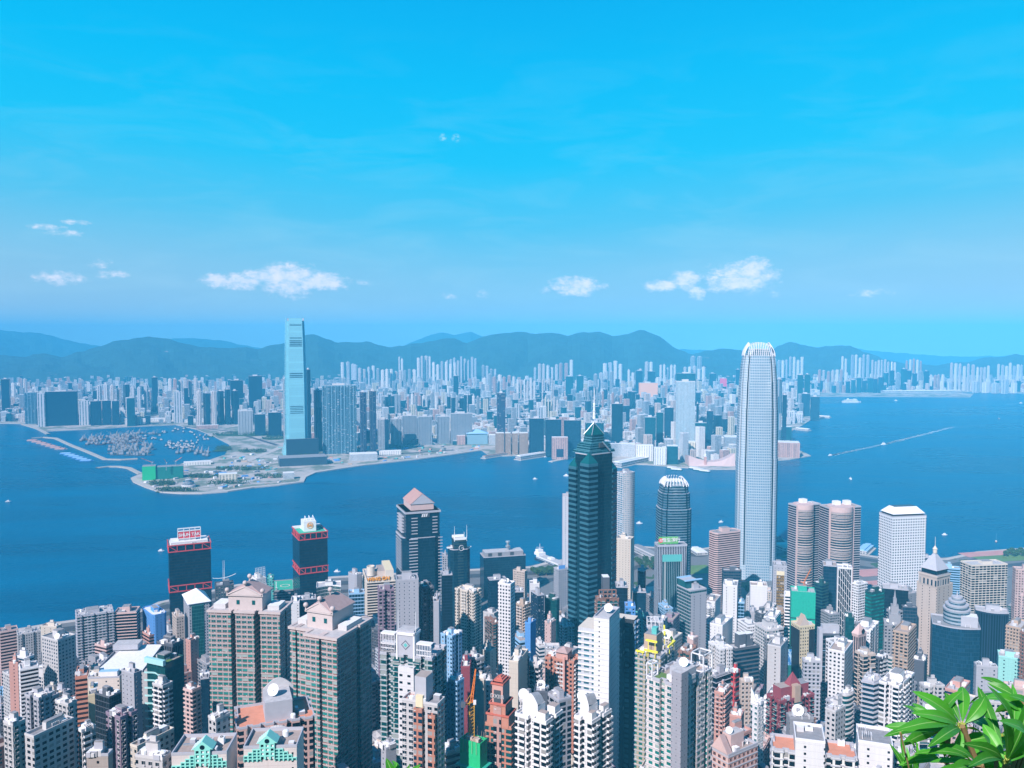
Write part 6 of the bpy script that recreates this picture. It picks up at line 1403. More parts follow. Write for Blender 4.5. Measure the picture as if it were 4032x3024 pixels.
def far(xl, xr, y, D, a=32, p=0, ft='cross', desc=None, base_y=None, name='residential_tower', cat='building', group=None, depth=None, extra=0, parts=False):
    w = (xr - xl); C, u, v, W, L = solve(xl, xl + w * .38 if depth is None else xl + 3, xr, y, D, a); L = depth or L
    P = [(C.x + u.x * q[0] + v.x * q[1], C.y + u.y * q[0] + v.y * q[1]) for q in foot(ft, W, L)]; zt = C.z; m = FPAL[p] if isinstance(p, int) else p
    NB[0] += 1; cx, cy = C.x + u.x * W / 2 + v.x * L / 2, C.y + u.y * W / 2 + v.y * L / 2; zb = 2.5 if D < 6500 else -2
    B = (None, C, u, v, W, L, zt, P); rg = random.Random(NB[0])
    mb = MB(); mb.prism(P, zb, zt, m)
    if parts:
        root = empty(name, (cx, cy, 3)); B = (root,) + B[1:]; mb.obj('wall', root, root.location); mb = MB(); mb.face([(*q, zt) for q in P], 'roof_pale'); lbox(B, mb, W * .3, W * .65, L * .3, L * .7, zt, zt + 6, 'offwhite', 'roof_white'); part(root, mb, 'roof')
    else:
        mb.face([(*q, zt) for q in P], 'roof_pale'); lbox(B, mb, W * .3, W * .62, L * .3, L * .7, zt, zt + rg.uniform(3, 8), rg.choice(['offwhite', 'lgrey']), 'roof_white')
        root = mb.obj(name, None, Vector((cx, cy, 3)))
    KB.append((cx, cy, max(W, L) * .75)); reg(root, (xl + xr) / 2, y, desc or FN[p if isinstance(p, int) else 0] + ' tower', cat, group); return (root,) + B[1:]

# --- supertall glass tower on the western tip
def icc():
    D = 2960; c = at(1166, 1700, D); root = empty('skyscraper', (c.x, c.y, 3)); A = R(20); u = Vector((math.cos(A), math.sin(A), 0)); v = Vector((-math.sin(A), math.cos(A), 0)); B = (root, Vector((c.x, c.y, 0)), u, v)
    m = facade((.28, .56, .62), (.21, .48, .56), 'Q', 8.4, 60, .98, .9, .5)
    def pl(h, k=.0): r = h; n = h * .74; return [lp(B, a, b, 0)[:2] for a, b in ((-n, -r), (n, -r), (n, -n), (r, -n), (r, n), (n, n), (n, r), (-n, r), (-n, n), (-r, n), (-r, -n), (-n, -n))]
    lv = [(3, 60, 49, 37), (60, 250, 37, 36), (250, 420, 36, 33), (420, 478, 33, 31)]
    for z0, z1, r0, r1 in lv: mb = MB(); mb.prism(pl(r0), z0, z1, m, 'lgrey', P2=pl(r1)); part(root, mb, 'shaft_tier')
    mb = MB()
    for s in range(4):
        e = u if s % 2 == 0 else v; t = s * math.pi / 2; d = Vector((math.cos(A + t - math.pi / 2), math.sin(A + t - math.pi / 2), 0)); q = Vector((-d.y, d.x, 0)); o = Vector((c.x, c.y, 0)); r = 31.2
        P = [o + d * r - q * r * .74, o + d * r + q * r * .74]; mb.face([(P[0].x, P[0].y, 470), (P[1].x, P[1].y, 470), (P[1].x - d.x, P[1].y - d.y, 487), (P[0].x - d.x, P[0].y - d.y, 487)], m, [(0, 17), (46, 17), (46, 0), (0, 0)]); mb.face([(P[1].x - d.x * .6, P[1].y - d.y * .6, 470), (P[0].x - d.x * .6, P[0].y - d.y * .6, 470), (P[0].x - d.x * 1.4, P[0].y - d.y * 1.4, 487), (P[1].x - d.x * 1.4, P[1].y - d.y * 1.4, 487)], 'lgrey')
    part(root, mb, 'roof_screen')
    for zs in ((150, 156, 162, 168, 174), (278, 284, 291), (388, 394, 400, 406), (416,), (462,)):
        mb = MB()
        for z in zs:
            r = 36.6 - (0 if z < 250 else (z - 250) * .0176 if z < 420 else 3 + (z - 420) * .034)
            for d, q in ((-v, u), (u, v)): o = Vector((c.x, c.y, 0)) + d * (r + .3); w = q * r * .62; mb.face([(o - w).to_tuple()[:2] + (z,), (o + w).to_tuple()[:2] + (z,), (o + w).to_tuple()[:2] + (z + 2.2,), (o - w).to_tuple()[:2] + (z + 2.2,)][:: 1 if d == -v else 1], 'navy')
        part(root, mb, 'louvre_band')
    reg(root, 1166, 1266, 'tallest pale glass skyscraper on the far western tip', 'skyscraper'); KB.append((c.x, c.y, 70))
icc()
mg = facade((.20, .36, .46), (.006, .05, .09), 'G', 3.5, 9, .72, .62, 4); mg2 = facade((.16, .24, .33), (.02, .07, .11), 'G', 60, 5, .6, .99, 2); dk = facade((.02, .07, .12), (.004, .03, .055), 'B', 3.8, 4, 1, .6, 1); dkp = facade((.05, .08, .14), (.005, .03, .06), 'G', 3.6, 7, .6, .6, 2)
far(1266, 1403, 1518, 2930, 20, mg, 'comb', 'wide blue glass slab with a white rooftop frame', depth=26, parts=True); far(1231, 1270, 1538, 3010, 30, mg2, 'cross', 'grey ribbed tower behind the wide blue slab', parts=True)
for xl, xr, y, ds in ((1413, 1446, 1545, 'left half of the dark red trimmed twin'), (1450, 1484, 1541, 'right half of the dark red trimmed twin')): far(xl, xr, y, 2900, 25, dkp, 'cross', ds, parts=True)
far(1203, 1222, 1455, 3120, 30, dk, 'box', 'dark tower peeping right of the glass skyscraper', parts=True); far(1113, 1128, 1490, 3150, 30, 3, 'box', 'grey tower peeping left of the glass skyscraper', parts=True)
for xl, xr, y, D, p, ds, dp in ((174, 303, 1543, 3850, dk, 'huge dark slab block by the typhoon shelter', 40), (142, 176, 1549, 3830, 10, 'pale ribbed end tower beside the dark slab', 30), (92, 142, 1546, 3950, mg, 'grey blue slab left of the huge dark slab', 30), (306, 350, 1578, 3900, 10, 'ribbed tower joined right of the dark slab', 24), (352, 398, 1580, 3880, dk, 'dark tower second right of the huge slab', 24), (399, 436, 1578, 3900, dk, 'dark tower third right of the huge slab', 24), (437, 468, 1579, 3900, dk, 'dark tower fourth right of the huge slab', 24),  # pale end block: the slab's lit end face, its light put into the colour
                                (495, 530, 1568, 3850, 8, 'slim teal tower behind the moored barges', 24), (0, 35, 1493, 4300, 5, 'dark tower cut by the left edge', 30), (594, 620, 1486, 4600, dk, 'tall dark square tower behind the shelter', 30), (681, 716, 1543, 4000, 10, 'pale curved tower behind the shelter', 24), (721, 741, 1528, 4200, 5, 'slim dark tower beside the pale curved one', 20),
                                (905, 957, 1498, 4350, dk, 'dark stepped tower left of the tall dark block', 30), (977, 1032, 1481, 4300, dk, 'tall dark block left of the glass skyscraper', 36), (935, 995, 1618, 3500, 4, 'white striped office near the highway', 30), (1000, 1045, 1632, 3480, dk, 'low dark office left of the glass skyscraper', 30), (1054, 1108, 1625, 3450, dk, 'low dark block beside the glass skyscraper', 30),
                                (1582, 1640, 1637, 3200, 3, 'left grey housing slab behind the station roof', 22), (1645, 1701, 1640, 3180, 3, 'right grey housing slab behind the station roof', 22), (1718, 1770, 1640, 3220, 3, 'grey slab left of the broad pair', 22), (1772, 1860, 1628, 3200, 3, 'broad grey banded slab right of the station', 22),
                                (1485, 1530, 1652, 3050, 6, 'low grey block beside the dark twin', 30), (1536, 1582, 1650, 3100, 6, 'grey block with roof terraces near the station', 30), (1955, 1990, 1548, 3020, dkp, 'tall slim dark tower above the golden blocks', 26),
                                (2082, 2142, 1648, 2900, dk, 'left one of three dark waterfront slabs', 26), (2146, 2211, 1652, 2880, dk, 'middle one of three dark waterfront slabs', 26), (2219, 2288, 1655, 2860, dk, 'right one of three dark waterfront slabs', 26),
                                (2303, 2378, 1665, 2900, 8, 'teal block behind the star tower crown', 30), (2407, 2453, 1590, 3050, 5, 'dark tower with lattice front behind the hotels', 30), (2537, 2582, 1643, 2950, 8, 'dark teal tower behind the long hotel', 30), (2582, 2612, 1624, 3050, 8, 'teal rounded tower behind the long hotel', 26), (2615, 2652, 1605, 3200, dk, 'broad dark tower left of the tall pale one', 30),
                                (2661, 2738, 1501, 3000, facade((.58, .62, .66), (.12, .22, .28), 'B', 3.8, 4, 1, .45, 3), 'tall pale tower with a notched white roof frame', 34), (2735, 2783, 1665, 2900, 8, 'teal tower in front of the pale notched one', 26), (2781, 2808, 1618, 3000, dk, 'slim dark tower right of the pale notched one', 22), (2740, 2752, 1590, 3250, dk, 'dark sliver behind the pale notched tower', 20),
                                (3055, 3080, 1493, 2950, mg2, 'tall ribbed tower right behind the white giant', 30), (3080, 3099, 1555, 2920, dk, 'dark lower wing of the ribbed tower', 24), (3138, 3163, 1476, 4700, 8, 'left one of two teal towers above the bay', 30), (3166, 3191, 1474, 4720, 8, 'right one of two teal towers above the bay', 30), (3155, 3190, 1550, 4350, dk, 'dark block below the teal pair', 30), (3190, 3228, 1562, 4150, dk, 'dark waterfront block at the point', 30),
                                (2661, 2740, 1470, 4600, 8, 'teal block showing above the notched tower', 40), (2500, 2530, 1460, 5600, 5, 'left dark square block far inland', 40), (2548, 2580, 1462, 5600, 5, 'right dark square block far inland', 40), (2225, 2257, 1482, 5200, 8, 'left green netted block far inland', 30), (2268, 2298, 1480, 5200, 8, 'right green netted block far inland', 30), (1783, 1805, 1480, 4900, 5, 'single dark slim tower far inland', 26),
                                (2790, 2820, 1470, 6000, 5, 'dark office left of the magenta block', 40), (2895, 2915, 1455, 6000, 5, 'dark office right of the magenta block', 40)):
    far(xl, xr, y, D, 24, p, 'comb' if (xr - xl) > 45 else 'box', ds, depth=dp, parts=(xr - xl) > 30, name='office_tower' if p in (dk, 5, 8) else 'residential_tower')
far(2832, 2862, 1490, 5950, 20, plain('magenta_block', (.62, .06, .16)), 'box', 'bright magenta block far inland', depth=30)
B = far(2514, 2590, 1508, 5300, 20, plain('peach_hall', (.72, .38, .24)), 'box', 'low peach stadium hall', depth=60)
# rows of residential towers
ORD = ['first', 'second', 'third', 'fourth', 'fifth', 'sixth', 'seventh', 'eighth', 'ninth', 'tenth', 'eleventh', 'twelfth', 'thirteenth', 'fourteenth', 'fifteenth', 'sixteenth']
ROWS = [(378, 590, 8, 1520, 4350, (0, 10, 5), 'row behind the typhoon shelter'), (771, 940, 6, 1540, 3900, (10, 5, 0), 'curved row right of the shelter'), (20, 110, 5, 1500, 5200, (1, 0, 10), 'row at the far left'), (660, 800, 9, 1492, 5200, (1, 0, 9), 'cluster left of the glass skyscraper'),
        (125, 250, 7, 1524, 5600, (1, 0), 'row above the dark slab'), (1340, 1400, 4, 1432, 7000, (1, 10, 0), 'cluster under the long ridge, west end'), (1390, 1480, 7, 1445, 6700, (1, 0, 10), 'row under the long ridge'), (1566, 1588, 2, 1410, 6900, (1,), 'pair standing high on the slope'),
        (1640, 1700, 6, 1404, 6900, (1, 0), 'tall cluster under the peaked ridge'), (1755, 1880, 12, 1412, 6900, (0, 1, 10), 'long row under the peaked ridge'), (1700, 1800, 8, 1430, 6500, (1, 10), 'second row under the peaked ridge'), (1480, 1640, 12, 1456, 6200, (1, 0, 6), 'middle row above the park'),
        (1895, 1960, 5, 1446, 6400, (6, 10), 'grey row under the ridge'), (1900, 2035, 9, 1480, 5600, (6, 1, 9), 'row inland of the golden blocks'), (2033, 2110, 6, 1494, 5000, (0, 1), 'cream cluster left of the netted pair'), (2132, 2180, 4, 1494, 4950, (0,), 'cream cluster right of the first'),
        (2100, 2200, 8, 1440, 6500, (1, 10, 0), 'row on the slope under the highest ridge'), (2200, 2262, 4, 1422, 6700, (1, 9), 'cluster below the highest ridge'), (2372, 2455, 6, 1428, 6800, (1, 10), 'row right below the highest peak'), (2335, 2420, 6, 1468, 5600, (6, 10), 'big grey estate inland'),
        (2537, 2575, 3, 1421, 6900, (1, 0), 'tall trio right of the peak'), (2596, 2665, 7, 1440, 6600, (1, 10), 'row right of the tall trio'), (2470, 2530, 5, 1458, 6200, (1, 0), 'row behind the dark square blocks'), (2690, 2780, 7, 1444, 6600, (1, 0), 'row behind the pale notched tower'),
        (2716, 2768, 3, 1406, 7300, (6,), 'trio on the eastern saddle'), (3045, 3166, 10, 1412, 7000, (1, 10), 'row right of the white giant'), (3312, 3338, 2, 1407, 6900, (1,), 'pair above the airport strip'), (3350, 3425, 7, 1402, 6900, (1, 10), 'tall row above the airport strip'),
        (3430, 3530, 10, 1420, 6700, (0, 1), 'pink row above the airport strip'), (3565, 3634, 7, 1418, 6600, (1, 9), 'tall cluster east of the strip'), (3480, 3660, 10, 1460, 6300, (6, 5, 8), 'office row behind the cruise pier'), (3220, 3340, 9, 1458, 6300, (0, 9, 1), 'row behind the cruise ship'),
        (3330, 3480, 9, 1492, 6150, (8, 5), 'dark office row on the waterfront'), (3740, 3840, 8, 1436, 6300, (1, 0), 'cluster near the eastern hill'), (3843, 3900, 5, 1446, 6300, (1, 0), 'white cluster east of the pier'), (3926, 4032, 9, 1436, 6700, (1, 10), 'row at the far right edge'),
        (3825, 4015, 7, 1500, 6100, (4, 1), 'long white slab row at the right edge'), (3660, 3720, 5, 1470, 6200, (1, 9), 'blocks by the cruise pier'), (2300, 2380, 7, 1535, 4500, (6, 9), 'brown row beside the wooded knoll'), (2390, 2520, 8, 1548, 4300, (5, 9, 6), 'mixed row behind the hotels'),
        (1500, 1580, 6, 1560, 4200, (6, 5), 'row behind the dark twin'), (1600, 1740, 9, 1552, 4300, (9, 6, 1), 'row behind the station'), (1760, 1890, 8, 1560, 4100, (6, 1, 5), 'row inland of the grey slabs'), (2130, 2200, 6, 1568, 3900, (7, 0), 'sand coloured row behind the waterfront slabs')]
for ri, (x0, x1, n, y, D, pal, ds) in enumerate(ROWS):
    n = max(2, round(n * .75)) if D > 5000 else n
    rg = random.Random(ri + 50); st = (x1 - x0) / n
    for i in range(n):
        w = st * rg.uniform(.8, 1.05); p = pal[rg.randrange(len(pal))]
        far(x0 + i * st, x0 + i * st + w, y + rg.uniform(-7, 10), D + rg.uniform(-60, 60), 28 + rg.uniform(-8, 8), p, 'cross' if p not in (5, 8) else 'box', ORD[i] + ' tower of the ' + ds, group='towers: ' + ds)

def lowk(name, cat, desc, xl, xr, yt, yb, m, D=None, depth=30, a=20, roofm='roof_white', ft='box', fn=None):
    g = onplane((xl + xr) / 2, yb, 3); D = D or g.y; C, u, v, W, L = solve(xl, xl + 3, xr, yt, D, a); L = depth; zt = C.z
    P = [(C.x + u.x * q[0] + v.x * q[1], C.y + u.y * q[0] + v.y * q[1]) for q in foot(ft, W, L)]
    root = empty(name, (C.x + u.x * W / 2 + v.x * L / 2, C.y + u.y * W / 2, 3)); B = (root, C, u, v, W, L, zt, P)
    mb = MB(); mb.prism(P, 2, zt, m); part(root, mb, 'wall'); mb = MB(); mb.face([(*q, zt) for q in P], roofm); part(root, mb, 'roof')
    reg(root, (xl + xr) / 2, yt, desc, cat); KB.append((C.x + u.x * W / 2, C.y + L / 2, max(W, L) * .6)); return B
B = lowk('museum', 'building', 'black upright slab on a broad low podium', 1124, 1254, 1731, 1800, plain('museum_dark', (.02, .045, .07), .4), depth=14, roofm='dgrey')
B2 = lowk('podium', 'building', 'broad dark podium under the upright slab', 1098, 1288, 1806, 1838, plain('museum_base', (.03, .06, .09), .5), depth=70, roofm='roof_grey')
for i, (xl, xr) in enumerate(((1950, 1985), (1987, 2012), (2014, 2040), (2042, 2080))): lowk('harbour_office', 'building', ORD[i] + ' golden brown block of the ferry terminal row', xl, xr, 1706, 1790, facade((.40, .28, .20), (.05, .05, .07), 'G', 3.6, 4, .4, .5, 1), depth=40)
B = lowk('concert_hall', 'building', 'teal cube hall with a low pointed roof', 1836, 1920, 1708, 1750, 'teal_x' if 0 else plain('pale_teal', (.20, .34, .42)), depth=50); mb = MB(); lhip(B, mb, -4, B[4] + 4, -4, 54, B[6], B[6] + 17, 'lblue', .5); part(B, mb, 'pointed_roof')
lowk('office_block', 'building', 'white block beside the pointed hall', 1922, 1952, 1712, 1752, FPAL[4], depth=30)
B = lowk('portal_building', 'building', 'square brick building with a large square hole', 2171, 2236, 1722, 1808, FPAL[9], depth=25); mb = MB(); lbox(B, mb, B[4] * .28, B[4] * .72, -.5, 0, 10, 38, 'navy'); part(B, mb, 'square_opening')
for ds, xl, xr, yt, yb, p, dp, f in (('white curved banded hotel on the far waterfront', 2393, 2502, 1748, 1800, 4, 26, 'conc'), ('long white hotel block right of the curved one', 2502, 2572, 1752, 1815, 1, 26, 'box'), ('white hotel block nearest the far ferry pier', 2573, 2624, 1763, 1830, 1, 26, 'box'), ('teal end block of the long white hotel', 2624, 2670, 1757, 1828, 8, 40, 'box'),
                       ('grey block behind the hotel terminal', 2612, 2650, 1730, 1790, 6, 30, 'box'), ('brown and grey office left of the pink hall', 2690, 2738, 1740, 1800, 7, 40, 'box'), ('banded office behind the pink hall', 2800, 2850, 1722, 1770, 4, 40, 'box'), ('wide dark office left of the white giant', 2850, 2905, 1720, 1790, 3, 50, 'box'), ('striped red brown hotel on the eastern point', 3060, 3150, 1742, 1800, 9, 60, 'comb'),
                       ('left stepped white estate on the eastern shore', 3098, 3130, 1620, 1668, 10, 40, 'comb'), ('right stepped white estate on the eastern shore', 3132, 3162, 1630, 1664, 10, 40, 'comb'), ('teal waterfront hotel behind the white giant', 3058, 3118, 1680, 1732, 8, 40, 'box'), ('pale block on the eastern point', 3160, 3196, 1596, 1624, 1, 40, 'box')):
    lowk('hotel' if 'hotel' in ds else 'office_block', 'building', ds, xl, xr, yt, yb, FPAL[p], depth=dp, ft=f)
# swept pink windowless hall and its clock tower
g = onplane(2720, 1835, 3); root = empty('concert_hall', g); px_ = lambda x: (x - 2016) / FPX * (g.y + 0) ; mb = MB(); prof = [(2718, 62), (2745, 46), (2790, 26), (2815, 22), (2850, 30), (2880, 50), (2902, 74)]
sx = g.y / FPX; X = [((x - 2016) * sx, max(8, (1838 - 1775) * 0 + h * .55)) for x, h in prof]
for (xa, ha), (xb, hb) in zip(X, X[1:]):
    y0, y1 = g.y, g.y + 60; mb.face([(xa, y0, 3), (xb, y0, 3), (xb, y0 + 8, 3 + hb), (xa, y0 + 8, 3 + ha)], 'pink'); mb.face([(xa, y0 + 8, 3 + ha), (xb, y0 + 8, 3 + hb), (xb, y1, 3 + hb * .8), (xa, y1, 3 + ha * .8)], 'pink'); mb.face([(xb, y1, 3), (xa, y1, 3), (xa, y1, 3 + ha * .8), (xb, y1, 3 + hb * .8)], 'pink')
for x_, h_ in (X[0], X[-1]): mb.face([(x_, g.y, 3), (x_, g.y + 60, 3), (x_, g.y + 60, 3 + h_ * .8), (x_, g.y + 8, 3 + h_)], 'pink')
part(root, mb, 'wall'); reg(root, 2800, 1790, 'windowless pink hall with a swept roofline', 'hall')
g = onplane(2777, 1834, 3); root = empty('clock_tower', g); mb = MB(); mb.box(g.x, g.y, 3, 7, 7, 30, 'salmon'); mb.box(g.x, g.y, 33, 8, 8, 1.2, 'white'); part(root, mb, 'shaft'); mb = MB(); mb.lathe(g.x, g.y, [(3, 34), (3, 38), (3.2, 39), (2, 42), (.3, 44), (.1, 49)], 'white', 10); part(root, mb, 'cupola'); reg(root, 2777, 1790, 'small clock tower standing before the pink hall', 'clock tower')
# western park: netted hall, round building, sheds, curved station roof
B = lowk('building_site', 'building', 'long hall wrapped in green netting at the shelter mouth', 556, 612, 1838, 1892, M['net_green'], depth=40, roofm='roof_grey'); mb = MB(); lbox(B, mb, B[4], B[4] + 75, 4, 40, 2, B[6] - 4, plain('net_shade', (.005, .16, .13), var=.3), 'roof_grey')
part(B, mb, 'rear_wing')
for i, (x, y) in enumerate(((588, 1845), (645, 1848), (682, 1840))): p = onplane(x, y + 45, 3); reg(crane(p.x, p.y + 20, 30, 52, (p.x - 28 + 26 * i, p.y + 10, 66), M['steel'], 2.4), x, y, ORD[i] + ' small crane over the green netted hall', 'crane')
g = onplane(742, 1918, 3)
root = empty('round_building', g); mb = MB(); mb.lathe(g.x, g.y, [(19, 3), (19, 10), (16, 11)], 'offwhite', 20); mb.lathe(g.x, g.y, [(15, 11), (15, 19), (9, 20), (9, 25), (.1, 27)], FPAL[3], 20); part(root, mb, 'drum'); reg(root, 742, 1890, 'small round white building on the park shore', 'building')
for ds, xl, xr, yt, yb, p, dp in (('yellowish shed in the shore park', 858, 934, 1868, 1892, 7, 24), ('white long shed on the reclaimed shore', 1375, 1486, 1788, 1816, 4, 40), ('white sheds behind the harbour bund', 1490, 1580, 1776, 1792, 1, 20), ('white kiosk building on the park point', 1112, 1158, 1862, 1888, 4, 20), ('red and white box on the site', 1542, 1572, 1700, 1745, 9, 20), ('dark red box near the pointed hall', 1796, 1832, 1715, 1752, 9, 30), ('small teal pavilion on the shore', 1780, 1800, 1736, 1752, 8, 14),
                                  ('white terminal shed by the shelter', 540, 660, 1650, 1662, 1, 30), ('pale low hall behind the shelter', 716, 830, 1652, 1664, 1, 30), ('brown quay offices east of the shelter', 770, 860, 1676, 1690, 9, 24), ('white boat sheds on the shelter bank', 720, 830, 1820, 1834, 1, 20), ('white box warehouse at far left', 58, 90, 1632, 1652, 1, 24)): lowk('shed', 'shed', ds, xl, xr, yt, yb, FPAL[p], depth=dp)
g = onplane(1640, 1752, 3); root = empty('railway_station', g); mb = MB(); n = 9
for k in range(n):
    prev = None
    for i in range(13):
        t = i / 12; x = g.x - 40 + 115 * t + k * 3; y = g.y + k * 14; z = 5 + 24 * math.sin(math.pi * t) * (1 - .06 * k)
        if prev: mb.face([(prev[0], y, prev[1]), (x, y, z), (x + 3, y + 10, z - 1), (prev[0] + 3, y + 10, prev[1] - 1)], 'lgrey' if k % 2 else 'white')
        prev = (x, z)
part(root, mb, 'curved_roof'); mb = MB(); mb.prism([(g.x - 38, g.y + 4), (g.x + 70, g.y + 4), (g.x + 90, g.y + 120), (g.x - 15, g.y + 120)], 2, 9, FPAL[8], 'roof_grey'); part(root, mb, 'hall'); reg(root, 1660, 1712, 'low station with curved striped roof shells', 'station')
# ocean terminal, ferry terminal, finger piers
def pier(desc, pts, w, h, m='white', z=3.0, roofm='roof_white', gaps=True, name='pier', cat='pier'):
    p, q = Vector(pts[0]), Vector(pts[1]); d = (q - p); d.z = 0; L_ = d.length; d.normalize(); rot = math.atan2(d.y, d.x); c = (p + q) / 2; root = empty(name, (c.x, c.y, 0)); mb = MB()
    mb.box(c.x, c.y, -3, L_ + 8, w + 8, 3 + z * .8, 'paving', rot); part(root, mb, 'deck')
    if h: mb = MB(); mb.box(c.x, c.y, z * .8, L_, w, h, facade(COLS['offwhite'], COLS['gb'], 'G', h / 2, 5, .7, .45, .8), rot, top=roofm); part(root, mb, 'wall'); mb = MB(); mb.box(c.x, c.y, z * .8 + h, L_ * .98, w * .5, 2.5, m, rot, top=roofm); part(root, mb, 'roof')
    sc = pts[2]; reg(root, sc[0], sc[1], desc, cat); return root
pier('long white ocean terminal angled off the far shore', (onplane(2430, 1842, 0) + Vector((0, 12, 0)), onplane(2540, 1818, 0) + Vector((0, 10, 0)), (2480, 1820)), 38, 14)
pier('white rounded ferry terminal pier', (onplane(2040, 1812, 0), onplane(2195, 1788, 0), (2110, 1790)), 26, 12); pier('low finger pier by the ferry terminal', (onplane(2170, 1819, 0), onplane(2250, 1803, 0), (2200, 1812)), 9, 0)
pier('brown wharf pier left of the ferry terminal', (onplane(1905, 1806, 0), onplane(2040, 1785, 0), (1960, 1800)), 16, 6, 'brown', roofm='roof_brown'); pier('upper pier on the eastern shore', (onplane(3205, 1642, 0), onplane(3268, 1646, 0), (3240, 1640)), 20, 6); pier('lower pier on the eastern shore', (onplane(3135, 1692, 0), onplane(3186, 1697, 0), (3160, 1692)), 20, 6)
pier('long white cruise terminal on the runway tip', (onplane(3475, 1552, 0), onplane(3780, 1549, 0), (3620, 1544)), 50, 22, cat='terminal', name='cruise_terminal')

# --- the rest of the far city: thousands of blocks nobody could count
def city_mass():
    rg = random.Random(99); mb = MB(); A = R(24); ca, sa = math.cos(A), math.sin(A); cnt = 0
    base = [c.copy() for c in coast]; shelter_y = 0
    for gy in range(-160, 480):
        for gx in range(-400, 390):
            s = 30
            x0 = gx * s; y0 = gy * s + 2700; x = x0 * ca - (y0 - 2700) * sa + rg.uniform(-6, 6); y = x0 * sa + (y0 - 2700) * ca + 2700 + rg.uniform(-6, 6)
            if y < 2780 or y > 7350 or abs(x) > .66 * y + 40: continue
            if y > 5200 and rg.random() < .25: continue
            if gx % 7 == 0 or gy % 8 == 0: continue
            if not inside(x, y, KPOLY) or not inside(x, y - 70, KPOLY) or not inside(x + 55, y - 30, KPOLY): continue
            n = mnoise.noise((x * .0011, y * .0011, 3.1)); n2 = mnoise.noise((x * .0035, y * .0035, 8.1))
            fx = 2016 + FPX * x / y
            if y < 3300 and fx < 1960: continue
            if y < 3900 and fx < 1130: continue
            if y < 6150 and fx > 3230: continue
            if n2 > .47 or any((x - q[0]) ** 2 + (y - q[1]) ** 2 < (q[2] + 14) ** 2 for q in KB): continue
            h = rg.uniform(18, 48) * (1.15 + .5 * n); r = rg.random()
            if r < .10 + max(0, n) * .25: h = rg.uniform(55, 115)
            if y > 6300: h = max(h, 12) * .8
            if fx > 2900 and y > 6000 and r > .6: h = rg.uniform(40, 90)
            w, l = (rg.uniform(17, 27), rg.uniform(15, 25)) if h < 60 else (rg.uniform(18, 26), rg.uniform(16, 24))
            m = FPAL[rg.choice((0, 1, 6, 3, 6, 4, 7, 10, 2, 9, 3, 5, 8, 5) if h > 40 else (0, 1, 1, 4, 7, 6, 1, 2, 9, 3, 1, 0))]
            c, sn = math.cos(A), math.sin(A); P = [(x + c * a - sn * b, y + sn * a + c * b) for a, b in ((-w / 2, -l / 2), (w / 2, -l / 2), (w / 2, l / 2), (-w / 2, l / 2))]
            mb.prism(P, 2.5, h + 3, m, rg.choice(('roof_pale', 'roof_white', 'roof_white', 'roof_pale')))
            if h < 60 and rg.random() < .6: mb.box(x + rg.uniform(-4, 4), y + rg.uniform(-4, 4), h + 3, w * .35, l * .35, 3, 'offwhite', A, top='roof_pale')
            cnt += 1
    o = kind(mb.obj('distant_city'), 'stuff'); o['label'] = 'mass of pale low and mid-rise blocks across the harbour'; print('city blocks', cnt)
city_mass()
rg_ = random.Random(8); mbc = MB()
for i in range(420):
    px_ = rg_.uniform(560, 1900); py_ = rg_.uniform(1790, 1925) if px_ < 1100 else rg_.uniform(1745, 1830); g_ = onplane(px_, py_, 3)
    if not all(inside(g_.x + dx, g_.y + dy, KPOLY) for dx, dy in ((0, -28), (25, 0), (-25, 0))) or any((g_.x - q[0]) ** 2 + (g_.y - q[1]) ** 2 < (q[2] + 8) ** 2 for q in KB): continue
    mbc.box(g_.x, g_.y, 3, rg_.uniform(4, 22), rg_.uniform(3, 9), rg_.uniform(1.5, 6), rg_.choice(['white', 'offwhite', 'roof_pale', 'tan', 'blue', 'salmon', 'dgrey', 'teal']), rg_.uniform(0, 1.6))
_o = kind(mbc.obj('site_clutter'), 'stuff'); _o['label'] = 'cabins, containers and plant strewn over the reclaimed shore'
# --- wooded knolls and parks
LEAFM, lt, lb = base_mat('tree_crown'); geo = lt.new('ShaderNodeNewGeometry'); oi = lt.new('ShaderNodeObjectInfo'); nn = lt.noise(geo.outputs['Position'], .35, 3)
lt.l.new(lt.mix(nn, (.012, .04, .012, 1), (.06, .13, .03, 1)), lb.inputs['Base Color']); lb.inputs['Roughness'].default_value = .8
def crown_mesh(mb, x, y, z, r, h, rg, n=60, m=None):
    """many small leaf clumps spread through the crown's volume"""
    for i in range(n):
        t, p = rg.uniform(0, 6.283), math.acos(rg.uniform(-.75, 1)); q = rg.uniform(.55, 1) ** .5 * (1 + .25 * math.sin(3 * t + x))
        c = Vector((x + r * q * math.sin(p) * math.cos(t), y + r * q * math.sin(p) * math.sin(t), z + h * .5 + h * .5 * q * math.cos(p)))
        s = r * rg.uniform(.18, .36); a = Vector((rg.gauss(0, 1), rg.gauss(0, 1), rg.gauss(0, 1))).normalized(); b = a.orthogonal().normalized(); cc = a.cross(b)
        mb.face([c + b * s, c + cc * s * .8 + a * s * .3, c - b * s, c - cc * s * .8 + a * s * .2], m or LEAFM)
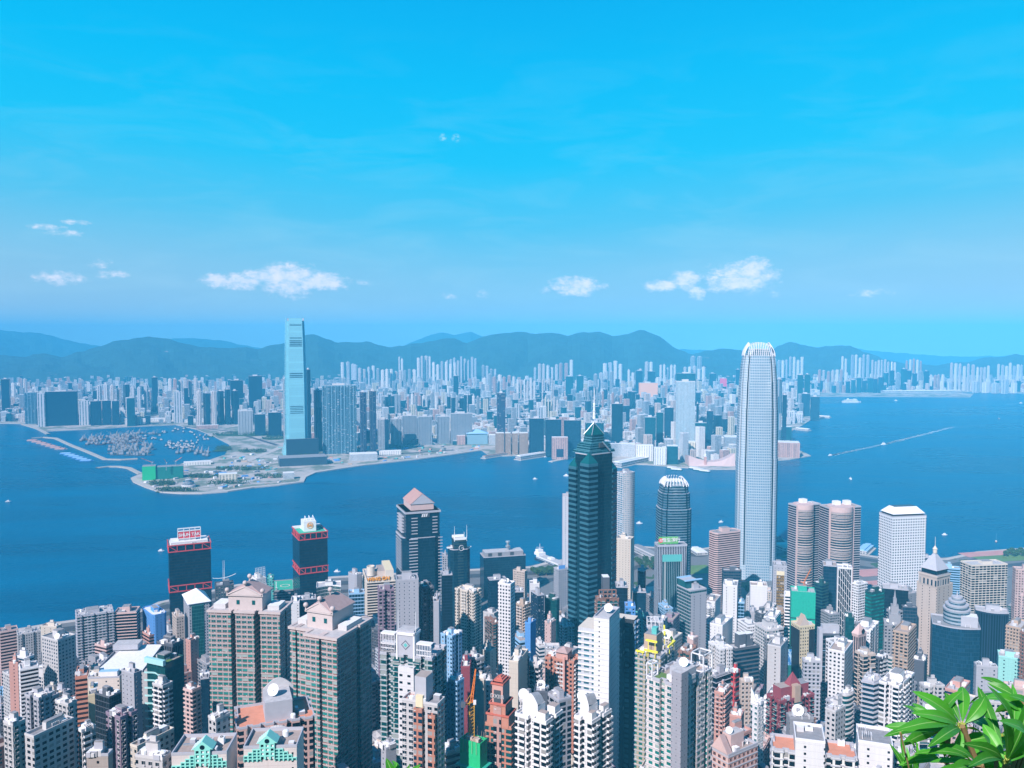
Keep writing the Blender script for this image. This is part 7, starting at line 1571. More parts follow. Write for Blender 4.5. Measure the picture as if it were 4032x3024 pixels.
def woods(name, cx, cy, rx, ry, hill, n, seed, label):
    rg = random.Random(seed); mb = MB(); G = []
    for i in range(17):
        row = []
        for j in range(13): u_, v_ = i / 8 - 1, j / 6 - 1; k = max(0, 1 - u_ * u_ - v_ * v_); row.append((cx + u_ * rx, cy + v_ * ry, 2 + hill * k ** .7))
        G.append(row)
    for i in range(16):
        for j in range(12): mb.face([G[i][j], G[i + 1][j], G[i + 1][j + 1], G[i][j + 1]], LEAFM)
    for i in range(n):
        t, q = rg.uniform(0, 6.283), rg.random() ** .5; x, y = cx + rx * q * math.cos(t), cy + ry * q * math.sin(t); k = max(0, 1 - q * q); crown_mesh(mb, x, y, 2 + hill * k ** .7, rg.uniform(4, 8), rg.uniform(8, 14), rg, 14)
    o = kind(mb.obj(name), 'stuff'); o['label'] = label
for i, (px, py, D, rx, ry, hill, n) in enumerate(((880, 1770, 0, 30, 40, 3, 60), (1000, 1780, 0, 60, 14, 3, 60), (800, 1880, 0, 50, 10, 2, 60), (1350, 1770, 0, 80, 8, 2, 60), (1560, 1765, 0, 60, 8, 2, 50), (700, 1935, 0, 60, 6, 2, 60), (900, 1905, 0, 60, 8, 2, 50), (970, 1712, 0, 150, 60, 3, 190), (1080, 1728, 0, 50, 40, 3, 50), (640, 1908, 0, 40, 22, 3, 60), (960, 1850, 0, 90, 14, 2, 90), (1828, 1600, 4700, 150, 60, 22, 180), (1532, 1510, 5400, 150, 90, 52, 200), (1735, 1505, 5500, 40, 40, 30, 30), (2352, 1590, 4300, 60, 60, 32, 90), (2700, 1700, 0, 30, 20, 2, 20), (2860, 1830, 0, 34, 8, 2, 40), (1060, 1880, 0, 40, 12, 2, 40), (1200, 1800, 0, 24, 10, 2, 20), (2060, 1765, 0, 30, 12, 2, 24), (2600, 1600, 4500, 60, 50, 20, 60), (3110, 1640, 0, 50, 14, 2, 40), (3020, 1460, 6600, 160, 80, 40, 60))):
    g = onplane(px, py, 3) if not D else Vector(((px - 2016) / FPX * D, D, 3))
    woods('woods', g.x, g.y, rx, ry, hill, n, i, ['dark tree belt', 'wooded knoll', 'shore trees'][i % 3] + ' across the harbour, patch ' + 'abcdefghijklmnopqrstuvwxyz'[i])
# --- far shore roads
for i, (pts, w) in enumerate((([(400, 921), (500, 932), (560, 950), (600, 962)], 18), ([(560, 905), (620, 940), (700, 975), (800, 985), (980, 972)], 20), ([(420, 1058), (480, 1052), (540, 1040), (600, 1020), (640, 1018)], 8), ([(500, 1010), (560, 985), (610, 965)], 26), ([(1750, 855.5), (2090, 856)], 30))):
    pp = [disp(a, b, 3) for a, b in pts]; strip('road', pp, w, 3.35 + i * .06, M['paving'] if i in (2, 3) else M['asphalt'], zb=2)
VIS = set([12,13,55,61,101,102,108,119,120,121,122,123,124,139,141,142,144,145,147,158,169,181,194,197,200,208,219,221,224,225,230,231,238,243,250,251,252,254,256,259,263,272,277,278,280,281,282,284,303,309,315,316,319,332,336,340,342,343,364,368,375,377,379,383,390,394,396,404,408,414,416,417,434,438,441,454,469,482,485,497,499,513,515,517,519,522,526,536,543,555,556,562,582,583,588,595,596,597,623,627,628,633,640,645,673,684,714,730,770,780,803,805,806,811,830,833,835,838,840,847,861,862,885,917,921,922])
# ================================================================== boats
def hull(mb, L, Wd, H, m, bow=.25, z=0, deck=None):
    pts = [(-L / 2, -Wd * .42), (L * (.5 - bow), -Wd / 2), (L / 2, 0), (L * (.5 - bow), Wd / 2), (-L / 2, Wd * .42)]
    lo = [(x * .94, y * .8) for x, y in pts]; mb.prism(lo, z - .5, z + H, m, deck or m, P2=pts, bottom=False)
def mk_boat(name, L, Wd, H, hm, cabins, extra=None):
    root = empty(name, (0, 0, 0)); mb = MB(); hull(mb, L, Wd, H, hm); part(root, mb, 'hull')
    for i, (x, l, w, h, m) in enumerate(cabins): mb = MB(); z = H if i == 0 else H + cabins[i - 1][3]; mb.box(x, 0, z, l, w, h, m, 0, top='roof_white' if m == 'white' else m); part(root, mb, 'cabin' if i == 0 else 'bridge')
    if extra: extra(root, H)
    return root
def derrick(root, H):
    mb = MB(); 
    for s in (-3, 3): mb.tube((-6, s, H), (2, 0, H + 17), .5, 'tan', 4)
    mb.tube((-6, 0, H), (16, 0, H + 21), .5, 'steel', 4); part(root, mb, 'derrick')
def mastf(root, H): mb = MB(); mb.tube((0, 0, H), (0, 0, H + 6), .15, 'metal_white', 4); part(root, mb, 'mast')
protos = {'barge': mk_boat('derrick_barge', 42, 14, 3.2, mat('rust', (.10, .035, .03)), [(-15, 8, 9, 6, 'grey')], derrick), 'bargeg': mk_boat('derrick_barge', 40, 13, 3.2, 'dgrey', [(-14, 8, 9, 7, 'grey')], derrick), 'red': mk_boat('barge', 46, 12, 3, 'pink', [(-2, 34, 9, 2.6, 'salmon')]), 'blue': mk_boat('barge', 46, 12, 3, 'blue', [(-2, 34, 9, 2.6, 'lblue')]),
          'work': mk_boat('workboat', 22, 7, 2.5, 'navy', [(-3, 9, 5, 3.4, 'offwhite'), (-2, 5, 4, 2.5, 'grey')], mastf), 'ferry': mk_boat('ferry', 40, 10, 2.6, 'dgreen', [(0, 34, 9, 3, 'white'), (0, 28, 7.5, 2.6, 'offwhite')], mastf), 'small': mk_boat('small_boat', 13, 4.5, 1.6, 'white', [(-1, 5, 3, 2.4, 'white')], mastf)}
def sail(root, H): mb = MB(); mb.face([(0, .1, H + 1), (-6, .1, H + 1), (0, .1, H + 15)], 'cream'); mb.face([(0, 0, H + 1), (0, 0, H + 15), (-6, 0, H + 1)], 'cream'); mb.tube((0, 0, H), (0, 0, H + 16), .15, 'steel', 4); part(root, mb, 'sail')
protos['sail'] = mk_boat('sailing_boat', 14, 4, 1.4, 'brown', [(-2, 4, 2.6, 1.2, 'white')], sail)
used = set()
def boat(kind_, px, py, rot, desc, cat, group=None, zs=0.0, p=None, k=1.0):
    o = protos[kind_]
    if kind_ in used: o = copy_tree(o)
    used.add(kind_); g = p if p is not None else onplane(px, py, 0); o.location = (g.x, g.y, .1); o.rotation_euler = (0, 0, R(rot)); o.scale = (k, k, k); reg(o, px, py, desc, cat, group); return o
rg = random.Random(21)
for i in range(7): boat('red', 130 + i * 18.5, 1736 + i * 5.6, 8, ORD[i] + ' pink barge of the line outside the breakwater', 'barge', 'barges moored outside the breakwater')
for i in range(6): boat('blue', 262 + i * 16, 1788 + i * 5.6, 8, ORD[i] + ' blue barge of the line outside the breakwater', 'barge', 'barges moored outside the breakwater')
n = 0
for (x0, y0, x1, y1, cnt, kd) in ((320, 1712, 560, 1752, 66, 'barge'), (440, 1755, 600, 1795, 44, 'bargeg'), (520, 1706, 640, 1712, 8, 'bargeg'), (560, 1716, 640, 1736, 8, 'work'), (650, 1738, 780, 1768, 44, 'work'), (700, 1775, 830, 1798, 12, 'bargeg'), (640, 1690, 760, 1706, 10, 'work'), (760, 1708, 850, 1740, 10, 'work')):
    for i in range(cnt):
        for _ in range(20):
            f = rg.random(); x, y = rg.uniform(x0, x1), rg.uniform(y0, y1)
            if kd == 'barge' and (y - y0) < (x0 + 90 - x) * .2: continue
            g = onplane(x, y, 0)
            if not inside(g.x, g.y + 10, KPOLY): break
        else: continue
        boat(kd, x, y, rg.choice([10, 95, 100, 15, 190]), {'barge': 'brown derrick barge moored among others in the crowded shelter', 'bargeg': 'grey derrick barge moored in the crowded shelter', 'work': 'small white workboat moored inside the typhoon shelter'}[kd], 'barge' if kd != 'work' else 'boat', {'barge': 'brown derrick barges in the typhoon shelter', 'bargeg': 'grey derrick barges in the typhoon shelter', 'work': 'workboats in the typhoon shelter'}[kd])
for i, (x, y, r_) in enumerate(((2648, 1846, -28), (2664, 1852, -28), (2735, 1847, -28), (2752, 1853, -28), (2775, 1858, -40))): boat('ferry', x, y, r_, ORD[i] + ' green and white ferry from the left at the far piers', 'ferry', 'ferries at the far piers')
for x, y, r_, k, ds in ((2518, 2062, 0, 1.5, 'white motorboat between the pale curved tower and crowned tower'), (2840, 2057, 20, 1.3, 'dark motorboat left of the white giant'), (3348, 1887, 90, 1.6, 'small white boat below the wakes'), (3720, 2107, 0, 1.2, 'tiny boat right of the porthole tower'), (635, 2170, 10, 1.2, 'tiny boat left of the red-signed tower'), (1328, 2252, 0, 1.2, 'tiny boat above the cream sign building'), (33, 1976, 30, 1.4, 'tiny boat alone at the far left'), (2107, 1887, 0, 1.4, 'tiny boat left of the star-plan tower'),
                        (2231, 1875, 0, 2.0, 'dark boat beside the star-plan tower'), (3268, 1794, 197, 1.6, 'speedboat heading the lower wake'), (3478, 1750, 197, 2.2, 'speedboat heading the upper wake'), (3528, 1578, 0, 2.4, 'small ship near the runway'), (4020, 1588, 0, 2.2, 'small boat near the right edge'), (2148, 1800, 0, 1.3, 'tiny boat below the ferry terminal')): boat('small', x, y, r_, ds, 'boat', None, k=k * .75)
boat('sail', 3922, 2133, 60, 'sailing boat with a cream sail at right', 'sailing boat'); boat('sail', 3933, 1650, 70, 'distant white sailing boat in the eastern harbour', 'sailing boat', k=1.6)
# cruise ship
g = onplane(3352, 1585, 0); root = empty('cruise_ship', (g.x, g.y, 0)); mb = MB(); B = (root, Vector((g.x, g.y, 0)), Vector((1, 0, 0)), Vector((0, 1, 0)))
pts = [(-62, -8), (45, -9), (63, 0), (45, 9), (-62, 8)]; mb.prism([(g.x + x * .95, g.y + y * .8) for x, y in pts], -1, 9, M['white'], 'offwhite', P2=[(g.x + x, g.y + y) for x, y in pts]); part(root, mb, 'hull')
for i, (a, b, z0, z1) in enumerate(((-52, 42, 9, 13), (-44, 36, 13, 17), (-30, 34, 17, 21), (12, 30, 21, 24))): mb = MB(); mb.box(g.x + (a + b) / 2, g.y, z0, b - a, 15 - i, z1 - z0, FPAL[4], 0, top='roof_white'); part(root, mb, 'deck')
mb = MB(); mb.box(g.x - 22, g.y, 17, 9, 6, 11, 'white', 0); part(root, mb, 'funnel'); reg(root, 3352, 1570, 'white cruise ship off the runway', 'ship')
# foam behind the two speedboats
def wake(p0, p1, w0, w1, ds):
    a, b = onplane(*p0, 0), onplane(*p1, 0); d = (b - a); L = d.length; d.normalize(); nn = Vector((-d.y, d.x, 0)); rg = random.Random(int(L)); m, t, bb = base_mat('foam'); bb.inputs['Base Color'].default_value = (.7, .75, .78, 1); bb.inputs['Roughness'].default_value = .9
    mb = MB(); N = 900
    for i in range(N):
        f = rg.random() ** 1.7; s = rg.uniform(.5, 2.2) * (1.3 - .6 * f); w = w0 + (w1 - w0) * f; o = rg.gauss(0, .35) * w; c = a + d * L * f + nn * o; q = s * rg.uniform(2, 6)
        mb.face([(c.x - d.x * q - nn.x * s * .5, c.y - d.y * q - nn.y * s * .5, .12), (c.x + d.x * q - nn.x * s * .5, c.y + d.y * q - nn.y * s * .5, .12), (c.x + d.x * q + nn.x * s * .5, c.y + d.y * q + nn.y * s * .5, .12), (c.x - d.x * q + nn.x * s * .5, c.y - d.y * q + nn.y * s * .5, .12)], m)
    o = kind(mb.obj('wake_foam'), 'stuff'); o['label'] = ds
wake((3272, 1793), (3476, 1750), 8, 10, 'white foam trail of the lower speedboat'); wake((3482, 1749), (3755, 1681), 10, 16, 'white foam trail of the upper speedboat')

# ================================================================== near harbour front
pier('grey roofed ferry pier right of the pale curved tower', (onplane(2500, 2170, 0), onplane(2590, 2215, 0), (2540, 2170)), 26, 9, 'offwhite', roofm='roof_grey'); pier('white ferry pier beside the green bank sign', (onplane(2735, 2175, 0), onplane(2765, 2195, 0), (2745, 2165)), 24, 7)
pier('star ferry pier with a mint roof behind the white giant', (onplane(3062, 2170, 0), onplane(3104, 2166, 0), (3083, 2150)), 40, 9, 'mint', roofm='mint'); pier('pale blue roofed pier right of the rounded twins', (onplane(3392, 2185, 0), onplane(3420, 2160, 0), (3405, 2160)), 20, 6, 'lblue', roofm='lblue')
# white ship-shaped ferry terminal
a, b = onplane(2128, 2205, 0), onplane(2215, 2240, 0); d = b - a; d.z = 0; L = d.length; rot = math.atan2(d.y, d.x); c = (a + b) / 2; root = empty('ferry', (c.x, c.y, 0)); mb = MB(); mb.box(c.x, c.y, -1, L + 12, 20, 6, 'navy', rot); part(root, mb, 'hull'); d.normalize()
mb = MB(); mb.box(c.x, c.y, 5, L + 4, 17, 5, FPAL[4], rot, top='roof_pale'); part(root, mb, 'deck'); p = a - d * 2; mb = MB(); mb.box(p.x, p.y, 10, 16, 15, 5, 'white', rot); mb.box(p.x - d.x * 2, p.y - d.y * 2, 15, 10, 11, 5, 'white', rot); part(root, mb, 'bridge')
mb = MB(); mb.tube((p.x, p.y, 20), (p.x, p.y, 31), .4, 'metal_white', 5); mb.tube((p.x - 7, p.y, 24), (p.x + 7, p.y, 24), .3, 'metal_white', 4); part(root, mb, 'mast'); p = c; mb = MB(); mb.box(p.x, p.y, 10, 12, 9, 3, 'white', rot); part(root, mb, 'lounge'); reg(root, 2170, 2180, 'white decked ship berthed left of the star-plan tower', 'ship')
# waterfront roads and lawns
sh = [Vector((p.x, p.y - 45, 0)) for p in shore[2:]]; strip('road', sh, 22, 4.25, M['asphalt'], zb=3.8)
strip('road', [Vector((p.x, p.y - 110 - 20 * math.sin(p.x * .004), 0)) for p in shore[2:]], 16, 4.35, M['asphalt'], zb=3.8); strip('path', [Vector((p.x, p.y - 7, 0)) for p in shore[2:]], 10, 4.4, M['paving'], zb=3)
for i, (px, py, w, l, m_) in enumerate(((2710, 2245, 90, 50, 'lawn'), (3430, 2255, 60, 40, 'x'), (3480, 2300, 50, 40, 'x'), (3420, 2330, 40, 40, 'x'), (4000, 2195, 160, 40, 'lawn'), (3900, 2180, 120, 30, 'x'), (2560, 2330, 60, 50, 'paving'), (3070, 2240, 50, 30, 'x'))):
    g = onplane(px, py, 4); mb = MB(); mb.box(g.x, g.y, 4.2, w, l, .35 + i * .01, plain('red_paving', (.50, .24, .22), var=.25, scale=.05) if m_ == 'x' else m_, .2); kind(mb.obj('lawn' if m_ == 'lawn' else 'paving'), 'structure')
# trees along the shore and in the gaps between towers
def tree(px, py, D, h, desc, z=None, k=1, group=None, xy=None):
    g = onplane(px, py, 4) if D is None else at(px, py, D); x, y = xy or (g.x, g.y); zt = terr(x, y) if z is None else z; rg = random.Random(int(px * 7 + py)); root = empty('tree', (x, y, zt)); mb = MB(); mb.tube((x, y, zt - 1), (x + .4, y, zt + h * .5), h * .05, 'brown', 6, h * .03)
    for i in range(4): t = i * 1.6; mb.tube((x + .3, y, zt + h * .4), (x + math.cos(t) * h * .25, y + math.sin(t) * h * .25, zt + h * .75), h * .025, 'brown', 4, h * .01)
    part(root, mb, 'trunk'); mb = MB(); crown_mesh(mb, x, y, zt + h * .3, h * .42, h * .75, rg, 230); part(root, mb, 'crown'); reg(root, px, py, desc, 'tree', group)
for i in range(16): tree(2098 + i * 7.4 + (i % 3), 2256 + (i % 4) * 5 - i * .6, None, 10 + i % 4, 'green tree in the shore row left of the star-plan tower', group='trees on the shore left of the teal tower')
for i in range(14): tree(2508 + i * 6.5, 2215 + (i % 5) * 7, None, 10 + i % 3, 'green tree by the ferry piers', group='trees by the ferry piers')
for i in range(10): tree(2945 + i * 8, 2268 + (i % 3) * 5, 1330, 12, 'green tree on the podium in front of the white giant', group='trees at the foot of the white giant')
for i in range(8): tree(3960 + i * 12, 2192 - (i % 3) * 6, None, 11, 'green tree on the waterfront lawn', group='trees on the waterfront lawn')
for i in range(0): tree(2200 + i * 6, 2520 + i * 3, 700, 13, 'green tree between towers left of the terracotta tower', group='trees left of the terracotta tower')

# ================================================================== low buildings filling the blocks between the towers
HKB = []
for o in list(COL.objects):
    if o.parent is None and o.type == 'EMPTY' and o.location.y < 2200:
        xs = [(c.matrix_basis.translation.x + v_[0], c.matrix_basis.translation.y + v_[1]) for c in o.children[:1] for v_ in c.bound_box]
        if xs: HKB.append((o.location.x + min(a[0] for a in xs), o.location.x + max(a[0] for a in xs), o.location.y + min(a[1] for a in xs), o.location.y + max(a[1] for a in xs)))
OPEN = [(o.location.x, o.location.y - 22, 34) for o in COL.objects if o.parent is None and o.name.startswith('tree') and o.location.y < 2200]
OPEN += [(g_.x, g_.y, 45) for g_ in [onplane(*q, 6) for q in ((2160, 2300), (2230, 2290), (2540, 2290), (2560, 2340), (2990, 2300), (2900, 2330), (3440, 2270), (3060, 2250), (2740, 2250))]]
SKYL = ([0, 300, 600, 700, 1150, 1500, 2200, 2900, 3400, 4032], [2560, 2540, 2480, 2450, 2370, 2360, 2340, 2330, 2330, 2330])
def fillers():
    rg = random.Random(5); k = 0; names = ['white', 'cream', 'pink', 'offwhite', 'lgrey', 'beige', 'offwhite', 'grey', 'white', 'salmon', 'lblue', 'mauve', 'tan', 'dgrey', 'brown', 'grey']
    pretty = dict(white='white', cream='cream', pink='pink', offwhite='off-white', lgrey='pale grey', beige='beige', grey='grey', salmon='salmon', lblue='bluish', mauve='mauve', teal='teal', tan='tan', dgrey='dark grey', brown='brown')
    for gy in range(0, 44):
        for gx in range(-48, 66):
            rg = random.Random(gy * 997 + gx * 13); D = 340 + gy * 28; x = gx * 25 + rg.uniform(-5, 5) + 8 * (gy % 2); y = D + rg.uniform(-5, 5); wl = rg.choice(names); st = rg.choice('GgRBKRGS'); hh = rg.random(); dd = rg.uniform(0, 1); a = rg.choice([20, 60]) + rg.uniform(-6, 6); w = rg.uniform(12, 18)
            if abs(x) > .64 * y + 20 or y > shore_y(x) - 130: continue
            w = min(w, 20)
            if any(q[0] - 10 < x < q[1] + 10 and q[2] - 10 < y < q[3] + 10 for q in HKB): continue
            if y > 1000 and rg.random() < .35: continue
            if y > 1230 or any((x - t[0]) ** 2 + (y - t[1]) ** 2 < t[2] ** 2 for t in OPEN): continue
            k += 1
            if VIS is not None and k not in VIS: continue
            zg = terr(x, y); h = 20 + 36 * hh * (1 if y < 1000 else .8) + (26 if 640 < y < 1000 and hh > .72 else 0)
            if y < 640: h = (22 if x < -60 else 13) + 24 * hh
            zt = zg + h
            sy = (zt - CAM_H) / y; ph = math.atan(sy) + PITCH; py = 1512 - FPX * math.tan(ph)
            px = 2016 + FPX * x / (y * CP + (CAM_H - zt) * SP)
            if py < np.interp(px, *SKYL) or (3590 < px < 4000 and py < 2720) or (3380 < px < 3620 and py < 2740 and y < 600): continue
            if y < 900 and rg.random() < .1:
                tree(px, py, y, rg.uniform(13, 19), 'green tree in a gap between the towers', z=zg, group='trees in the gaps between the towers', xy=(x, y)); THINGS[-1][0]['fill_id'] = k; continue
            wp_ = w * 1.25 / y * FPX
            B = building(px - wp_ * .5, px + wp_ * (.1 if a < 40 else .25) - wp_ * .1, px + wp_ * .5, py, y, a, st, wl, rg.choice(['gk', 'gb', 'gt', 'gbr']), rg.choice(['box', 'box', 'comb']), pretty[wl] + ' low-rise block', clutter=4 if y < 700 else 2 if y < 1000 else 1, hut=True, name='low_rise_block', group='low-rise blocks between the towers', ledge=(.5, .5) if dd < .4 and y < 900 else None)
            B[0]['fill_id'] = k
try: VIS
except NameError: VIS = None
fillers()

# ================================================================== shrub at the lookout
def leaf_mat():
    m, t, b = base_mat('shrub_leaf'); uvn = t.new('ShaderNodeUVMap'); u_, v_, _ = t.sep(uvn.outputs[0]); oi = t.new('ShaderNodeObjectInfo')
    mid = t.m('LESS_THAN', t.m('ABSOLUTE', v_), .07); geo = t.new('ShaderNodeNewGeometry'); n = t.noise(geo.outputs['Position'], 30, 3)
    vein = t.m('LESS_THAN', t.m('FRACT', t.m('ADD', t.m('MULTIPLY', u_, 9), t.m('ABSOLUTE', v_))), .1)
    c = t.mix(oi.outputs['Random'], (.02, .17, .01, 1), (.10, .46, .03, 1)); c = t.mix(t.m('MULTIPLY', n, .35), c, (.10, .42, .06, 1)); c = t.mix(t.m('MULTIPLY', vein, .18), c, (.16, .42, .10, 1)); c = t.mix(mid, c, (.26, .50, .14, 1))
    t.l.new(c, b.inputs['Base Color']); b.inputs['Roughness'].default_value = .45; b.inputs['Subsurface Weight'].default_value = 0
    tr = t.new('ShaderNodeBsdfTranslucent'); t.l.new(t.mix(.5, c, (.10, .5, .03, 1)), tr.inputs[0]); mx = t.new('ShaderNodeMixShader'); mx.inputs[0].default_value = .3
    t.l.new(b.outputs[0], mx.inputs[1]); t.l.new(tr.outputs[0], mx.inputs[2]); t.l.new(mx.outputs[0], t.n['Material Output'].inputs[0]); return m
LM = leaf_mat(); mat('twig', (.22, .15, .07)); mat('bud', (.30, .34, .06))
def leaf(root, base, tip, w, nrm, curl=.25):
    """obovate leathery leaf: folded along the midrib, drooping at the tip"""
    base, tip = Vector(base), Vector(tip); d = tip - base; L = d.length; d.normalize(); s = d.cross(nrm).normalized(); n_ = s.cross(d).normalized(); mb = MB(); N = 12; rows = []
    for i in range(N + 1):
        f = i / N; c = base + d * L * f + n_ * (math.sin(f * math.pi) * curl * L * .35 - (max(0, f - .6) ** 2) * L * curl * .8); hw = w * (.06 + 1.0 * math.sin(math.pi * min(1, f ** 1.25)) ** .8 * (1 if f < 1 else 0)) if 0 < f < 1 else w * (.05 if f == 0 else .01)
        rows.append([(c + s * hw * k + n_ * abs(k) * hw * .32 + n_ * .03 * hw * math.sin(f * 20 + k), f, k) for k in (-1, -.5, 0, .5, 1)])
    for i in range(N):
        for k in range(4):
            q = [rows[i][k], rows[i][k + 1], rows[i + 1][k + 1], rows[i + 1][k]]; mb.face([a[0] for a in q], LM, [(a[1], a[2]) for a in q])
    o = part(root, mb, 'leaf'); 
    for p in o.data.polygons: p.use_smooth = True
    bm = bmesh.new(); bm.from_mesh(o.data); bmesh.ops.remove_doubles(bm, verts=bm.verts, dist=1e-5); bm.to_mesh(o.data); bm.free()
    return o
def pt(x, y, D): return at(x, y, D)
def spray(root, c, leaves, D, stem=None):
    cb = pt(c[0], c[1], D)
    for (x, y, dd, w) in leaves:
        tp = pt(x, y, D + dd); L = (tp - cb).length; nrm = Vector((rl.uniform(-.5, .5), -.75 + rl.uniform(-.3, .3), .8)); st = cb.lerp(tp, .10); leaf(root, st, tp, w * .58 * D / FPX, nrm, rl.uniform(.1, .35))
        mb.tube(cb, st, .0016, 'bud', 5)
rl = random.Random(4)
root = empty('shrub', pt(3900, 3200, 1.35)); mb = MB()
spray(root, (3790, 2860), [(3600, 2722, -.05, 42), (3596, 2805, -.08, 36), (3536, 2868, -.1, 40), (3720, 2725, .05, 26), (3790, 2700, .08, 40), (3880, 2745, .02, 44), (3560, 2875, -.05, 22), (3660, 2935, -.1, 34), (3900, 2930, -.08, 30), (3760, 2980, -.02, 30), (3850, 2800, .1, 40), (3680, 2800, .12, 32)], 1.25)
spray(root, (3965, 3005), [(3905, 2700, -.05, 44), (3990, 2690, .05, 40), (4060, 2730, -.02, 48), (3930, 2790, -.12, 44), (3870, 2850, .04, 40), (4050, 2850, -.1, 46), (3800, 2925, -.1, 34), (3820, 3010, -.15, 36), (4080, 2950, .1, 40), (3890, 2960, .1, 36), (3960, 2830, -.18, 46), (4010, 2760, .12, 44), (3850, 2700, .1, 36)], 1.2)
spray(root, (3860, 3010), [(3610, 2960, -.05, 26), (3660, 3000, .05, 30), (3700, 2935, -.02, 34), (3740, 3030, -.05, 32), (3660, 3050, -.1, 30)], 1.22)
spray(root, (3600, 3110), [(3505, 2928, 0, 20), (3610, 2915, .02, 16), (3545, 2960, .05, 22), (3600, 2990, -.03, 24), (3530, 3030, -.05, 26), (3570, 2940, .02, 14)], 1.3)
spray(root, (3545, 2885), [(3558, 2985, -.02, 16), (3600, 2960, .03, 12)], 1.28)
for cx_, cy_ in ((4040, 2960), (3930, 2900), (3720, 3000), (3850, 3040), (4070, 2820), (3980, 3060), (3700, 2880), (4030, 2760)):
    spray(root, (cx_, cy_), [(cx_ + L_ * math.cos(t_), cy_ - L_ * math.sin(t_) * .8, rl.uniform(-.08, .12), rl.uniform(28, 42)) for t_, L_ in [(rl.uniform(.1, 3.6), rl.uniform(120, 230)) for _ in range(7)]], rl.uniform(1.22, 1.42)); mb.tube(pt(cx_, cy_, 1.3), pt(3940 + rl.uniform(-40, 40), 3200, 1.3), .003, 'twig', 6)
for a, b, r_ in (((3790, 2860), (3850, 3010), .004), ((3850, 3010), (3900, 3200), .006), ((3965, 3005), (3930, 3200), .006), ((3600, 3110), (3640, 3300), .003), ((3860, 3010), (3900, 3150), .005), ((3545, 2885), (3600, 3110), .0012)): mb.tube(pt(*a, 1.24), pt(*b, 1.26), r_, 'twig', 7, r_ * 1.1)
part(root, mb, 'stem'); reg(root, 3850, 2850, 'glossy green leafy shrub at the lower right corner', 'shrub')
root = empty('shrub', pt(1600, 3150, 1.35)); mb = MB()
spray(root, (1580, 3110), [(1520, 2985, 0, 28), (1560, 3000, .03, 24), (1612, 3012, -.02, 18), (1655, 3008, .02, 22), (1545, 2990, .05, 20)], 1.3)
mb.tube(pt(1580, 3110, 1.3), pt(1600, 3260, 1.32), .004, 'twig', 6); part(root, mb, 'stem'); reg(root, 1590, 3000, 'small leafy sprig rising at the bottom edge', 'shrub')
# ================================================================== labels: every one says which thing it is
REFS = [(743, 2150, 'the red-signed tower'), (1220, 2103, 'the tower with the rooftop cube'), (1647, 2000, 'the gabled crown tower'), (1815, 2150, 'the ring emblem tower'), (2330, 1850, 'the teal star-plan tower'), (2654, 1900, 'the prong-crowned tower'), (2979, 1700, 'the white giant'), (3240, 2000, 'the rounded banded twins'),
        (3555, 2030, 'the porthole tower'), (3765, 2452, 'the curved dark glass block'), (3680, 2290, 'the pyramid-roofed hotel'), (3162, 2330, 'the teal netted block'), (2370, 2460, 'the white blade tower'), (2640, 2140, 'the green-signed bank'), (980, 2420, 'the left tan twin'), (1300, 2500, 'the right tan twin'), (650, 2620, 'the wavy balcony tower'),
        (1630, 2592, 'the diamond panel tower'), (1860, 2930, 'the green netted site'), (1970, 2862, 'the numeral plate tower'), (2215, 2604, 'the terracotta tower'), (2550, 2585, 'the yellow gantry tower'), (2675, 2700, 'the blank grey shaft'), (3110, 2761, 'the maroon tower'), (3260, 2500, 'the black glass tower'), (3190, 2910, 'the long white block'),
        (3875, 2230, 'the cream grid office'), (1492, 2290, 'the orange-lettered store'), (607, 2423, 'the light blue tower'), (230, 2521, 'the white deco tower'), (3530, 2701, 'the tall white balcony tower'), (780, 2964, 'the left mint gable'), (1060, 2940, 'the right mint gable'), (2120, 2842, 'the left bright white tower'), (400, 2668, 'the broad white roof'), (3070, 2548, 'the billboard'), (2228, 2330, 'the grid office by the star tower')]
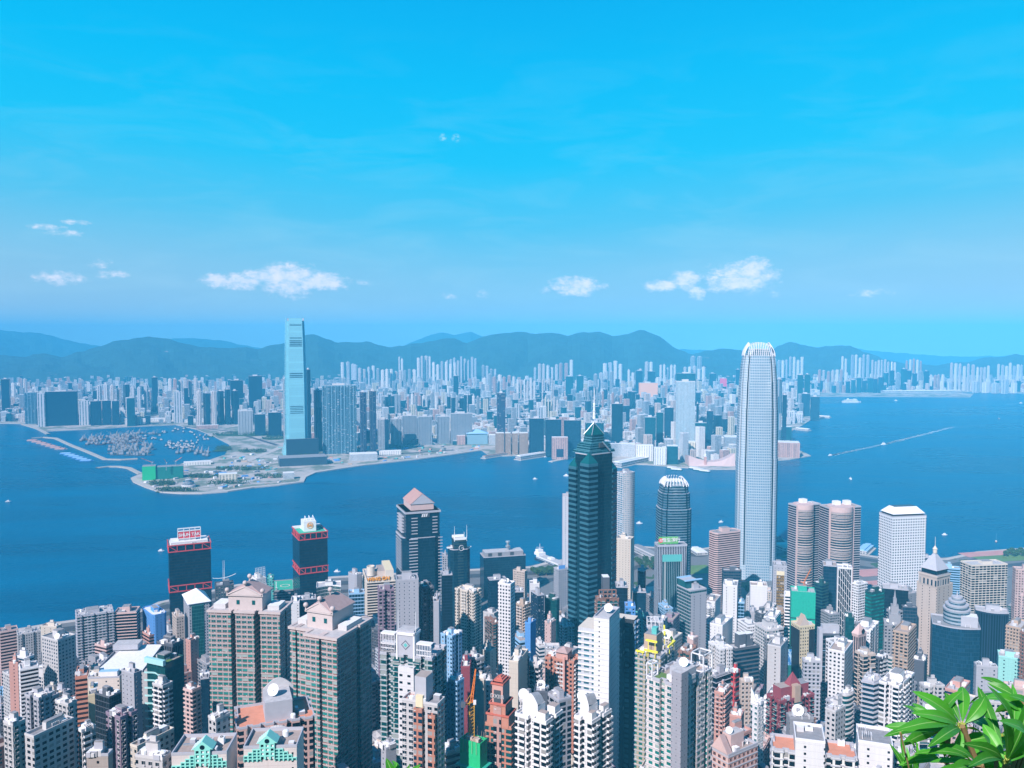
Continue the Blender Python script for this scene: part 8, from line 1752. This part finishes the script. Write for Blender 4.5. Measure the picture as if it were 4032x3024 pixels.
def rel(dx, dy):
    if abs(dx) > 2.2 * abs(dy): return 'right of' if dx > 0 else 'left of'
    if abs(dy) > 2.2 * abs(dx): return 'in front of' if dy > 0 else 'behind'
    return ('front-right of' if dx > 0 else 'front-left of') if dy > 0 else ('behind and right of' if dx > 0 else 'behind and left of')
seen = {}
for root, px, py, desc, cat, group in THINGS:
    nw = len(desc.split()); lab = desc
    if cat != 'tree' and py > 2060 and (nw < 5 or root.name.startswith('low_rise') or lab in seen):
        cand = sorted(REFS, key=lambda r: (r[0] - px) ** 2 + ((r[1] - py) * 1.3) ** 2)
        for r in cand[:14]:
            for adv in ('just ', '', 'further '):
                lab = desc + ', ' + adv + rel(px - r[0], py - r[1]) + ' ' + r[2]
                if lab not in seen: break
            if lab not in seen: break
    if len(lab.split()) < 4: lab += ' across the harbour'
    seen.setdefault(lab, []).append(root); tag(root, lab, cat, group)
# ------------------------------------------------------------------ haze
def build_haze():
    m = bpy.data.materials.new('haze'); m.use_nodes = True; n = m.node_tree.nodes; n.clear()
    out = n.new('ShaderNodeOutputMaterial'); v = n.new('ShaderNodeVolumePrincipled')
    v.inputs['Color'].default_value = (0.085, 0.54, .90, 1); v.inputs['Density'].default_value = HAZE
    v.inputs['Anisotropy'].default_value = -0.35
    v.inputs['Density Attribute'].default_value = ''; v.inputs['Temperature Attribute'].default_value = ''; m.cycles.homogeneous_volume = True
    m.node_tree.links.new(v.outputs[0], out.inputs['Volume'])
    mb = MB(); x0, x1, y0, y1, z0, z1 = -16400, 17400, -700, 16300, -9, 650
    for f in (((x0, y0, z0), (x0, y1, z0), (x1, y1, z0), (x1, y0, z0)), ((x0, y0, z1), (x1, y0, z1), (x1, y1, z1), (x0, y1, z1)), ((x0, y0, z0), (x1, y0, z0), (x1, y0, z1), (x0, y0, z1)),
              ((x1, y0, z0), (x1, y1, z0), (x1, y1, z1), (x1, y0, z1)), ((x1, y1, z0), (x0, y1, z0), (x0, y1, z1), (x1, y1, z1)), ((x0, y1, z0), (x0, y0, z0), (x0, y0, z1), (x0, y1, z1))):
        mb.face(f, m)
    o = kind(mb.obj('haze'), 'stuff'); return o
HAZE = 1.0e-4
build_haze()
